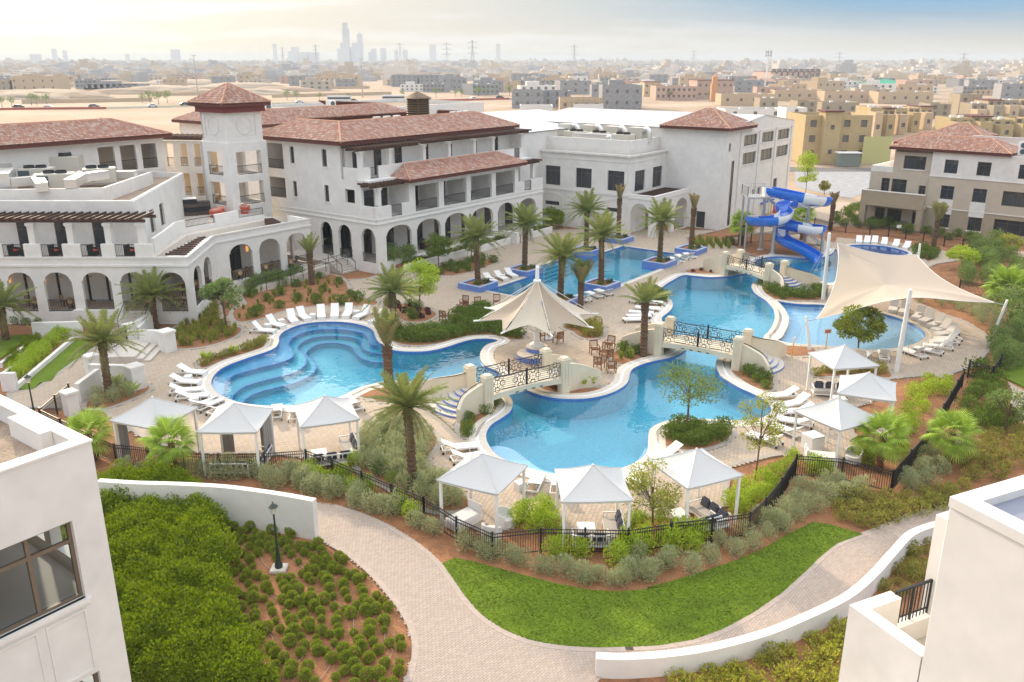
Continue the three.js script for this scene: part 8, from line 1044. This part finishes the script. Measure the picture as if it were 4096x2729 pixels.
function villas(v, x0, x1, yb0, yb1, yt, n, mats, label, group, scaf) { for (let i = 0; i < n; i++) { const a = mix(x0, x1, i / n), b = mix(x0, x1, (i + 0.92) / n), yb = mix(yb0, yb1, (i + 0.5) / n), t = yt + rr(-14, 16); seen('stepped_villa', v, a, b, yb, t, rr(8, 12), mats[i % mats.length], 2, 2 + (i % 2), label, { ww: 1.2, wh: 1.3, tanks: i % 2 === 0, scaffold: scaf && i % 2 === 1, cap: i % 3 === 1 }, group); seen('stepped_villa', v, a + (b - a) * 0.45, b + (b - a) * 0.1, yb + 12, t + rr(34, 50), 5, mats[(i + 1) % mats.length], 1, 1, label, { ww: 1, wh: 1.2 }, group); } }
villas('y', 1215, 1680, 650, 560, 425, 5, [M.yellowWall, M.sandWall], 'ochre stepped villa in the receding scaffolded row', 'ochre villas in the receding row', true); villas('y', 1800, 2420, 645, 640, 495, 4, [M.yellowWall], 'ochre stepped villa behind the apartment roof', 'ochre villas behind the apartments', false); villas('y', 1960, 2420, 505, 500, 375, 4, [M.tanDark, M.sandWall], 'brown stepped villa behind the ochre row', 'brown villas behind the ochre row', true);
// smaller houses: five kinds, each placed many times, then the far town as one mass
const kinds = Array.from({ length: 6 }, (_, i) => { const o = block('suburb_house', 'x', V(0, 0, 0), 0, rr(12, 20), rr(11, 16), rr(4.5, 7.2), [M.sandWall, M.concrete, M.white, M.pinkWall, M.tan, M.concrete][i], [4, 3, 5, 3, 4, 6][i], 2, null, { top: i % 2 === 0, tanks: true, ww: 1.2 + 0.1 * i, wh: 1.3, glass: M.farGlass ??= std('haze tinted window', lin(0.16, 0.15, 0.14), 0.5) }); scene.remove(o); o.userData.base = 'suburb_house'; return o; }); used.suburb_house = -1;  // panes share the grey that has haze painted into it
let placed = []; for (let i = 0; i < 5000 && placed.length < 240; i++) { const az = rr(-31, 32) * RAD, d = 380 + 900 * Math.pow(rnd(), 0.9); if (az < -15 * RAD && d < 720) continue; if (az < -3 * RAD && d < 600) continue; if (az < 10 * RAD && d < 520) continue; if (az > 10 * RAD && d < 500) continue; const p = V(Math.sin(az) * d, 0, -Math.cos(az) * d); if (placed.some(q => q.distanceTo(p) < 24)) continue; placed.push(p); }
const kindWords = ['sand coloured suburban house', 'grey blockwork suburban house', 'white suburban house', 'pinkish suburban house', 'tan suburban house', 'bare grey suburban house'];
for (const p of placed) { const k = Math.floor(rnd() * 6), near = p.length() < 800, left = p.x < 0; dup(kinds[k], p, rr(-0.5, 0.5), rr(0.85, 1.2), kindWords[k] + (near ? ' in the nearer rows of the quarter' : ' in the hazy rows of the quarter') + (left ? ' beyond the road' : ' beyond the market'), 'suburban houses beyond the resort'); }
{ const g = join([box(-0.5, 0.5, 0, 1, -0.5, 0.5), box(-0.35, 0.05, 1.001, 1.35, -0.3, 0.2), box(-0.51, 0.51, 0.55, 0.6, -0.51, 0.51), box(0.2, 0.35, 1.001, 1.12, 0.1, 0.3)]), N = 6000, im = new THREE.InstancedMesh(g, std('hazy town wall', lin(1, 1, 1), 0.95), N), M4 = new THREE.Matrix4(), q = new THREE.Quaternion(), c = new THREE.Color(); for (let i = 0; i < N; i++) { const az = rr(-36, 36) * RAD, d = 900 + 3100 * Math.pow(rnd(), 0.75), h = rr(4, 9) * (rnd() < 0.05 ? 1.8 : 1); M4.compose(V(Math.sin(az) * d, -0.5 + (d - 900) * 0.0045, -Math.cos(az) * d), q.setFromAxisAngle(V(0, 1, 0), rnd() * 3), V(rr(10, 26), h, rr(10, 22))); im.setMatrixAt(i, M4); const t = rr(0.98, 1.3), m = rnd(); im.setColorAt(i, m < 0.4 ? c.setRGB(0.48 * t, 0.40 * t, 0.31 * t) : m < 0.7 ? c.setRGB(0.38 * t, 0.37 * t, 0.37 * t) : c.setRGB(0.55 * t, 0.50 * t, 0.45 * t)); } im.name = 'far_town'; im.userData.kind = 'stuff'; im.userData.label = 'hazy low town spreading to the horizon'; top(im, 'far_town'); }  // wall tones lightened to make up for thin haze
{ const g = new THREE.BufferGeometry(), N = 60, R = [1000, 1800, 2600, 3400, 4600], pos = [], Y = [-0.3, 2.6, 6, 9.5, 15]; for (let i = 0; i < N; i++) for (let k = 0; k < R.length - 1; k++) { const P = (a, j) => { const t = -60 * RAD + a * 120 * RAD / N; return [Math.sin(t) * R[j], Y[j] + (j ? 2 * fbm(t * 6, j, 2.2) * j : 0), -Math.cos(t) * R[j]]; };[P(i, k), P(i + 1, k), P(i + 1, k + 1), P(i, k), P(i + 1, k + 1), P(i, k + 1)].forEach(p => pos.push(...p)); } g.setAttribute('position', new THREE.Float32BufferAttribute(pos, 3)); g.computeVertexNormals(); uvBox(g); setting(mesh('terrain', g, M.desert), 'terrain'); }
// skyline towers, kilometres away
function tower2(v, x, w, yt, label, k = 0) { const p = far(v, x, 2700), h = heightAt(v, x, yt, p), W = w * VIEW[v][0] / FOCAL * 2830, o = thing('skyscraper', label, 'skyscraper', p); const m = M.tower ??= std('haze tinted curtain wall', lin(0.72, 0.72, 0.72), 0.4); if (k === 1) { mesh('shaft', box(-W / 2, W / 2, 0, h * 0.86, -W / 2, W / 2), m, o); mesh('crown', box(-W * 0.42, W * 0.3, h * 0.86, h, -W * 0.4, W * 0.4), m, o); } else if (k === 2) { mesh('shaft', box(-W / 2, W / 2, 0, h * 0.7, -W / 2, W / 2), m, o); mesh('upper_shaft', box(-W * 0.25, W * 0.45, h * 0.7, h * 0.93, -W / 3, W / 3), m, o); mesh('spire', box(-W * 0.05, W * 0.1, h * 0.93, h, -W * 0.08, W * 0.08), m, o); } else mesh('shaft', box(-W / 2, W / 2, 0, h, -W / 2, W / 2), m, o); return o; }  // pale tower colour paints in haze, keeping them faint against the sky
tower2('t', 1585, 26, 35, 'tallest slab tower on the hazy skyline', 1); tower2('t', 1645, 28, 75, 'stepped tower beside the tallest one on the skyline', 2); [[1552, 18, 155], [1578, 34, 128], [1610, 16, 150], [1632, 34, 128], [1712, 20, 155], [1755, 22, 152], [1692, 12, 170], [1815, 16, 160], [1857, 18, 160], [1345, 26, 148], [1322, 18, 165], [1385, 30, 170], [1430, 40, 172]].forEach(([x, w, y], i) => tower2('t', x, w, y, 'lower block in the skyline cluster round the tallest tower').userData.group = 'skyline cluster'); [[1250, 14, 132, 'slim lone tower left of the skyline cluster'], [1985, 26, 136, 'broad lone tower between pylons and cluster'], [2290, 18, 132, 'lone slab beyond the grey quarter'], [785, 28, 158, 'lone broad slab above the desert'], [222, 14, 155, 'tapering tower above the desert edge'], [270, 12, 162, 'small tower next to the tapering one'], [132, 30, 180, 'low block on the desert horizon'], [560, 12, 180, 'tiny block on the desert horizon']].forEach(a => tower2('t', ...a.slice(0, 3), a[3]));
// pylons, masts
function pylon(v, x, yb, yt, label, dist) { const p = far(v, x, dist), h = heightAt(v, x, yt, p) - 4, o = thing('power_pylon', label, 'pylon', p.setY(Math.max(0, (dist - 1100) * 0.0035)), rr(-0.4, 0.4), 'power pylons'); const q = [], w = h * 0.11, W = y => mix(w, h * 0.012, Math.pow(Math.min(1, y / (h * 0.75)), 0.7)), th = h * 0.008; const lv = [0, 0.2, 0.38, 0.52, 0.64, 0.75, 0.87, 1].map(f => f * h); for (let i = 0; i < lv.length - 1; i++) { const a = W(lv[i]), b = W(lv[i + 1]); for (const [sx, sz] of [[-1, -1], [1, -1], [1, 1], [-1, 1]]) q.push(bar(V(sx * a, lv[i], sz * a), V(sx * b, lv[i + 1], sz * b), th)); q.push(bar(V(-a, lv[i], a), V(b, lv[i + 1], b), th * 0.7), bar(V(a, lv[i], a), V(-b, lv[i + 1], b), th * 0.7)); } mesh('lattice_mast', q, M.steel, o); for (const f of [0.64, 0.78, 0.92]) mesh('cross_arm', [bar(V(-h * 0.15, f * h, 0), V(h * 0.15, f * h, 0), th), bar(V(-h * 0.15, f * h, 0), V(0, f * h + h * 0.045, 0), th * 0.8), bar(V(h * 0.15, f * h, 0), V(0, f * h + h * 0.045, 0), th * 0.8)], M.steel, o); return o; }
pylon('t', 2050, 205, 112, 'nearer of two pylons right of the skyline', 1240); pylon('t', 2170, 210, 100, 'taller of two pylons right of the skyline', 1178); pylon('t', 1440, 200, 130, 'faint pylon before the skyline cluster', 1736); pylon('t', 1285, 200, 145, 'faint pylon left of the skyline cluster', 1860); pylon('t', 1833, 205, 120, 'faint pylon between skyline and pair', 1612); pylon('x', 1065, 90, -60, 'pylon behind the grey houses', 1488); pylon('x', 2090, 90, -20, 'pylon above the pink market', 1364); pylon('y', 1020, 150, -10, 'pylon behind the palace', 1178); pylon('y', 1925, 180, -15, 'tall pylon above the ochre villas', 992); pylon('y', 2010, 180, 85, 'small pylon beside the tall right one', 1488);
{ const p = at('y', 478, 268), h = heightAt('y', 478, 5, p), o = thing('telecom_mast', 'white telecom mast with antenna rings above the town', 'mast', p); mesh('pole', rod(V(0, 0, 0), V(0, h, 0), 0.9, 0.55, 12), M.paint, o); for (const f of [0.87, 0.96]) mesh('antenna_ring', [new THREE.CylinderGeometry(2.2, 2.2, 0.5, 14, 1, true).translate(0, h * f, 0), ...[0, 1, 2, 3, 4, 5].map(i => box(-0.3, 0.3, -1.2, 1.4, -0.2, 0.2).rotateY(0).translate(2.3 * Math.cos(i), h * f, 2.3 * Math.sin(i)))], M.steel, o); }
[['t', 912, 390, 185, 'tall street light mast behind the tower'], ['t', 1668, 380, 200, 'tall street light mast above the far road'], ['x', 362, 380, 95, 'tall light mast before the grey row'], ['x', 1160, 330, 105, 'tall light mast beyond the grey house'], ['x', 1228, 240, 75, 'red and white radio mast over the town']].forEach(([v, x, yb, yt, lab]) => { const p = at(v, x, yb), o = thing('light_mast', lab, 'mast', p), h = heightAt(v, x, yt, p); mesh('pole', rod(V(0, 0, 0), V(0, h, 0), 0.35, 0.16, 8), M.steel, o); mesh('lamp_head', [box(-1.2, 1.2, h - 0.3, h, -0.2, 0.2)], M.steel, o); });
// the far road with kerb barriers, cars, buses, small trees
const roadLine = [...ats('t', [-300, 445, 0, 432, 600, 425, 1200, 408, 1800, 398, 2350, 385]), ...ats('x', [700, 430])], road = smooth(roadLine, 6, false);
setting(mesh('far_road', ribbonBlock(offsetLine(road, 9), offsetLine(road, -9), -0.04, 0.05), M.asphalt), 'far_road'); setting(mesh('road_verge', ribbonBlock(offsetLine(road, 1.2), offsetLine(road, -1.2), 0.0, 0.12), M.grass), 'road_verge');
{ const q = thing('road_barrier', 'red plastic barrier line along the far road', 'barrier', [0, 0, 0]); const pts = road.slice(4, 14); mesh('barrier_run', ribbonWall(offsetLine(pts, -11), 0.5, 0, 0.9), M.barrierR ??= std('red barrier', lin(0.42, 0.09, 0.05), 0.8), q); const e = thing('road_barrier', 'red plastic barrier line behind the louvred turret', 'barrier', [0, 0, 0]); mesh('barrier_run', ribbonWall(offsetLine(road.slice(24, 38), -11), 0.5, 0, 0.9), M.barrierR, e); }
function car(p, turn, c, label) { const o = thing('passenger_car', label, 'car', p, turn, 'cars on the far road'); const s = new THREE.Shape([[-2.2, 0.35], [2.2, 0.35], [2.25, 0.8], [1.3, 0.95], [0.7, 1.45], [-1.2, 1.45], [-2.0, 0.95], [-2.25, 0.85]].map(q => new THREE.Vector2(...q))); mesh('body', uvBox(new THREE.ExtrudeGeometry(s, { depth: 1.7, bevelEnabled: true, bevelSize: 0.06, bevelThickness: 0.06, bevelSegments: 2 }).translate(0, 0, -0.85)), c, o); mesh('glazing', box(-1.25, 0.85, 0.98, 1.36, -0.93, 0.93), M.glass, o); for (const x of [-1.35, 1.35]) for (const z of [-0.85, 0.85]) mesh('wheel', new THREE.CylinderGeometry(0.34, 0.34, 0.22, 14).rotateX(Math.PI / 2).translate(x, 0.34, z), M.wheel, o); return o; }
const carTones = [M.paint, M.carGrey ??= std('grey car paint', lin(0.2, 0.2, 0.22), 0.4), M.paint, M.carDark ??= std('dark car paint', lin(0.05, 0.05, 0.06), 0.4)];
for (let i = 0; i < 16; i++) { const k = 2 + Math.floor(i * (road.length - 8) / 16), a = road[k], b = road[k + 1], t = Math.atan2(-(b.z - a.z), b.x - a.x), off = offsetLine([a, b], i % 2 ? 4.5 : -4.5)[0]; car(off.setY(0.05), t, carTones[i % 4], ['white car driving the far road', 'grey car driving the far road', 'white car driving the far road', 'dark car driving the far road'][i % 4]); }
for (const [x, y] of [[1010, 398], [760, 402]]) { const p = at('t', x + 800, y), o = thing('coach', 'white coach on the far road behind the hotel roof', 'coach', p, 0.1, 'coaches on the far road'); mesh('body', chamfer(-6, 6, 0.4, 3.3, -1.25, 1.25, 0.15), M.paint, o); mesh('glazing', box(-5.6, 5.7, 1.7, 2.6, -1.28, 1.28), M.glass, o); for (const q of [-4, 4]) for (const z of [-1.1, 1.1]) mesh('wheel', new THREE.CylinderGeometry(0.5, 0.5, 0.3, 14).rotateX(Math.PI / 2).translate(q, 0.5, z), M.wheel, o); }
const streetTree = (() => { const o = new THREE.Group(); o.name = 'street_tree'; tag(o, 'small thin tree along the far road', 'tree'); o.userData.base = 'street_tree'; mesh('trunk', rod(V(0, 0, 0), V(0, 2.4, 0), 0.15, 0.08, 6), M.wood2, o); mesh('crown', leaves(Array.from({ length: 300 }, (_, i) => { const d = ball(), k = i % 5, cx = Math.cos(k * 2.4) * 0.9, cz = Math.sin(k * 2.4) * 0.9; return [V(cx + d.x * 0.9, 3 + k * 0.45 + d.y * 0.7, cz + d.z * 0.9), away(d), 0.5, 0.22]; })), M.leaf3, o); return o; })();
[['t', [10, 425, 55, 425, 145, 415, 170, 415, 215, 415, 690, 410, 730, 412, 770, 405, 655, 405, 1320, 392, 1365, 392, 1470, 392, 1600, 392, 1850, 380, 2005, 378, 2200, 372, 2120, 376]], ['x', [50, 400, 105, 398, 245, 400, 310, 392, 510, 388, 1880, 430, 1980, 420, 2210, 425]]].forEach(([v, l]) => { for (let i = 0; i < l.length; i += 2) dup(streetTree, at(v, l[i], l[i + 1]), rnd() * 6, rr(0.7, 1.2), 'small thin tree along the far road', 'trees along the far road'); });
// spoil heaps and plot walls on the building land
[[180, 372, 26], [330, 380, 18], [60, 385, 22], [560, 362, 20], [760, 350, 24], [980, 360, 18], [1150, 365, 22], [1300, 350, 20], [1120, 335, 26], [480, 330, 30], [860, 320, 30], [250, 320, 28]].forEach(([x, y, r], i) => { const g = new THREE.SphereGeometry(1, 24, 10, 0, Math.PI * 2, 0, Math.PI / 2), q = g.attributes.position; for (let k = 0; k < q.count; k++) { const X = q.getX(k), Y = q.getY(k), Z = q.getZ(k), n = 1 + 0.5 * fbm(X * 2 + i, Z * 2, i, 4); q.setXYZ(k, X * r * n * 1.4, Math.pow(Y, 1.4) * r * 0.16 * n, Z * r * n * 0.7); } g.computeVertexNormals(); const m = mesh('spoil_heap', uvBox(g), i % 2 ? M.heap ??= std('brown spoil', lin(0.44, 0.33, 0.24), 1, { map: T.soil }) : M.heapB ??= std('pale spoil', lin(0.54, 0.44, 0.34), 1, { map: T.soil })); tag(m, i % 2 ? 'low brown spoil heap on the empty building land' : 'low pale spoil heap on the empty building land', 'earth heap', 'spoil heaps on the building land'); m.position.copy(at('t', x, y)); top(m, 'spoil_heap'); });
[[100, 408, 700, 396], [700, 372, 1150, 366], [1250, 380, 1800, 366], [150, 358, 700, 352], [1200, 345, 1700, 338]].forEach(([a, b, c, d], i) => { const m = mesh('plot_wall', ribbonWall(ats('t', [a, b, c, d]), 0.4, -0.05, 1.8), M.sandWall); tag(m, 'long low plot wall crossing the desert building land', 'wall', 'plot walls on the building land'); top(m, 'plot_wall'); });
// parking yard and service road beside the hall
setting(mesh('service_yard', sheet(ats('d', [380, 830, 800, 800, 1040, 830, 1040, 990, 860, 1060, 560, 1000, 400, 960]), -0.02), M.concrete), 'service_yard'); setting(mesh('service_road', sheet(ats('d', [300, 790, 1060, 800, 1060, 830, 560, 830, 330, 830]), -0.012), M.asphalt), 'service_road'); setting(mesh('outer_path', slab(smooth(ats('d', [560, 1100, 760, 1090, 960, 1120, 860, 1170, 740, 1220, 700, 1270, 560, 1240]), 4), -0.03, 0.01), M.paver), 'outer_path'); setting(mesh('outer_path', slab([...ats('D', [2220, 1230, 2344, 1300, 2500, 1420, 2500, 1620, 2344, 1560, 2290, 1450, 2230, 1400, 2260, 1330])], -0.03, 0.01), M.paver), 'outer_path'); setting(mesh('outer_path', slab([...ats('D', [2010, 190, 2344, 210, 2600, 240, 2600, 280, 2344, 250, 2050, 225])], -0.03, 0.01), M.paver), 'outer_path');
// ---------------------------------------------------------------- furniture on terraces and in the arcades
function wickerChair(name, label, mat, cushion) { const o = thing(name, label, 'chair'); scene.remove(o); used[name] = -1; o.userData.base = name; mesh('seat', chamfer(-0.32, 0.32, 0, 0.36, -0.32, 0.32, 0.03), mat, o); mesh('backrest', chamfer(-0.32, 0.32, 0.361, 0.85, -0.34, -0.26, 0.03), mat, o); for (const s of [-1, 1]) mesh('armrest', chamfer(s * 0.32 - 0.05, s * 0.32 + 0.05, 0.361, 0.6, -0.25, 0.32, 0.02), mat, o); mesh('cushion', chamfer(-0.25, 0.25, 0.361, 0.45, -0.24, 0.3, 0.03), cushion, o); return o; }
const darkChair = wickerChair('wicker_armchair', 'x', M.wicker, M.red);
const west = (x, y, z) => V(WEST.x + x, y, WEST.z + z);
[[-14.1, 5.37], [-10.9, 5.37], [-7.8, 5.37], [-4.9, 5.37]].forEach(([x, y]) => { dup(darkChair, west(x, y, -1.2), 1.2, 1, 'black wicker armchair behind a railing of the pergola terrace', 'wicker armchairs on the pergola terrace'); const t = thing('wicker_table', 'black wicker side table on the pergola terrace', 'table', west(x + 0.85, y, -1.1), 0, 'wicker tables on the pergola terrace'); mesh('top', chamfer(-0.3, 0.3, 0.48, 0.54, -0.3, 0.3, 0.02), M.wicker, t); mesh('pedestal', box(-0.2, 0.2, 0, 0.48, -0.2, 0.2), M.wicker, t); });
function bistro(p, label) { const t = thing('bistro_table', label, 'table', p, rnd(), 'bistro tables in the west arcade'); mesh('top', new THREE.CylinderGeometry(0.42, 0.42, 0.04, 20).translate(0, 0.74, 0), M.tableTop ??= std('light wood top', lin(0.45, 0.33, 0.2), 0.6), t); mesh('pedestal', [rod(V(0, 0, 0), V(0, 0.72, 0), 0.035), new THREE.CylinderGeometry(0.22, 0.24, 0.03, 16).translate(0, 0.015, 0)], M.black, t); return t; }
const caneChair = (() => { const o = thing('cane_chair', 'x', 'chair'); scene.remove(o); used.cane_chair = -1; mesh('seat', new THREE.CylinderGeometry(0.22, 0.22, 0.04, 16).translate(0, 0.45, 0), M.teak, o); mesh('backrest', new THREE.TorusGeometry(0.2, 0.025, 6, 20).scale(1, 1.15, 1).translate(0, 0.72, -0.2), M.teak, o); mesh('back_web', new THREE.CylinderGeometry(0.18, 0.18, 0.01, 16).rotateX(Math.PI / 2).scale(1, 1.15, 1).translate(0, 0.72, -0.2), M.tableTop ??= std('light wood top', lin(0.45, 0.33, 0.2), 0.6), o); for (const [a, b] of [[-1, -1], [1, -1], [1, 1], [-1, 1]]) mesh('leg', bar(V(a * 0.15, 0, b * 0.16), V(a * 0.14, 0.44, b * 0.13), 0.03), M.black, o); return o; })();
[[-1.5, -1.6], [-4.4, -1.7], [-10.4, -1.5], [-1.9, -4.6], [-2.3, -7.2], [0.3, -11.2], [2.0, -13.6], [3.8, -15.8], [-13.3, -1.6]].forEach(([x, z]) => { bistro(west(x, 1, z), 'round bistro table under an arch of the west arcade'); for (const a of [0.4, 2.6, 4.4]) dup(caneChair, west(x + 0.75 * Math.sin(a), 1, z + 0.75 * Math.cos(a)), a + Math.PI, 1, 'cane bistro chair at a round table in the west arcade', 'cane chairs in the west arcade'); });
[[6.2, -1.3, 0], [8.2, -1.4, 0], [11, -1.3, 0], [15.2, -1.2, 0], [1.2, -4.6, 1.57], [1.2, -7.2, 1.57], [2.6, -1.4, 0]].forEach(([u, z, a]) => dup(darkChair, onGrid(u, z, 1), GRID + a, 1.25, 'black wicker armchair with red cushion under the hotel arches', 'wicker armchairs under the hotel arches'));
[[7, -1.2], [11.5, -1.3], [16, -1.3]].forEach(([u, z]) => { const p = onGrid(u, z, 5.42); const t = thing('balcony_table', 'small black table on a second floor loggia', 'table', p, 0, 'loggia tables'); mesh('top', new THREE.CylinderGeometry(0.35, 0.35, 0.03, 16).translate(0, 0.7, 0), M.black, t); mesh('pedestal', rod(V(0, 0, 0), V(0, 0.7, 0), 0.03), M.black, t); });
// stored furniture on the upper terrace next to the tower
const storeAt = (x, y) => at('a', x, y, 5.36);
[[1610, 1200, 4, 'tall stack of dark wicker bases stored on the upper terrace'], [1720, 1190, 3, 'lower stack of dark wicker bases stored on the upper terrace']].forEach(([x, y, n, lab]) => { const o = thing('wicker_stack', lab, 'stack', storeAt(x, y), 0.4); for (let i = 0; i < n; i++) mesh('wicker_base', chamfer(-0.95, 0.95, i * 0.42, i * 0.42 + 0.38, -0.6, 0.6, 0.04), i % 2 ? M.wicker : M.wickerB ??= std('brown wicker', lin(0.08, 0.06, 0.05), 0.8), o); mesh('cover', box(-0.9, 0.9, n * 0.42 - 0.035, n * 0.42 + 0.02, -0.58, 0.58), n === 4 ? M.paint : M.wicker, o); });
[[1850, 1215], [1890, 1195], [2090, 1180]].forEach(([x, y], i) => { const o = thing('cushion_pile', 'pile of orange red cushions on the upper terrace', 'cushions', storeAt(x, y), i, 'cushion piles on the upper terrace'); for (let k = 0; k < 4; k++) mesh('cushion', chamfer(-0.55, 0.55, k * 0.2, k * 0.2 + 0.18, -0.35, 0.35, 0.05).rotateY(k * 0.4), k % 2 ? M.redB ??= std('striped coral cushion', lin(0.6, 0.25, 0.18), 0.9) : M.red, o); });
{ const o = thing('cardboard_pile', 'cardboard boxes stored behind the wicker stacks', 'boxes', storeAt(1790, 1150)); [[0, 0, 0], [0.9, 0, 0.2], [0.3, 0.5, 0.1]].forEach(p => mesh('carton', box(p[0], p[0] + 0.8, p[1], p[1] + 0.48, p[2], p[2] + 0.6), M.carton ??= std('cardboard', lin(0.36, 0.24, 0.13), 0.9), o)); }
// canopy seams
renderer.render(scene, camera);
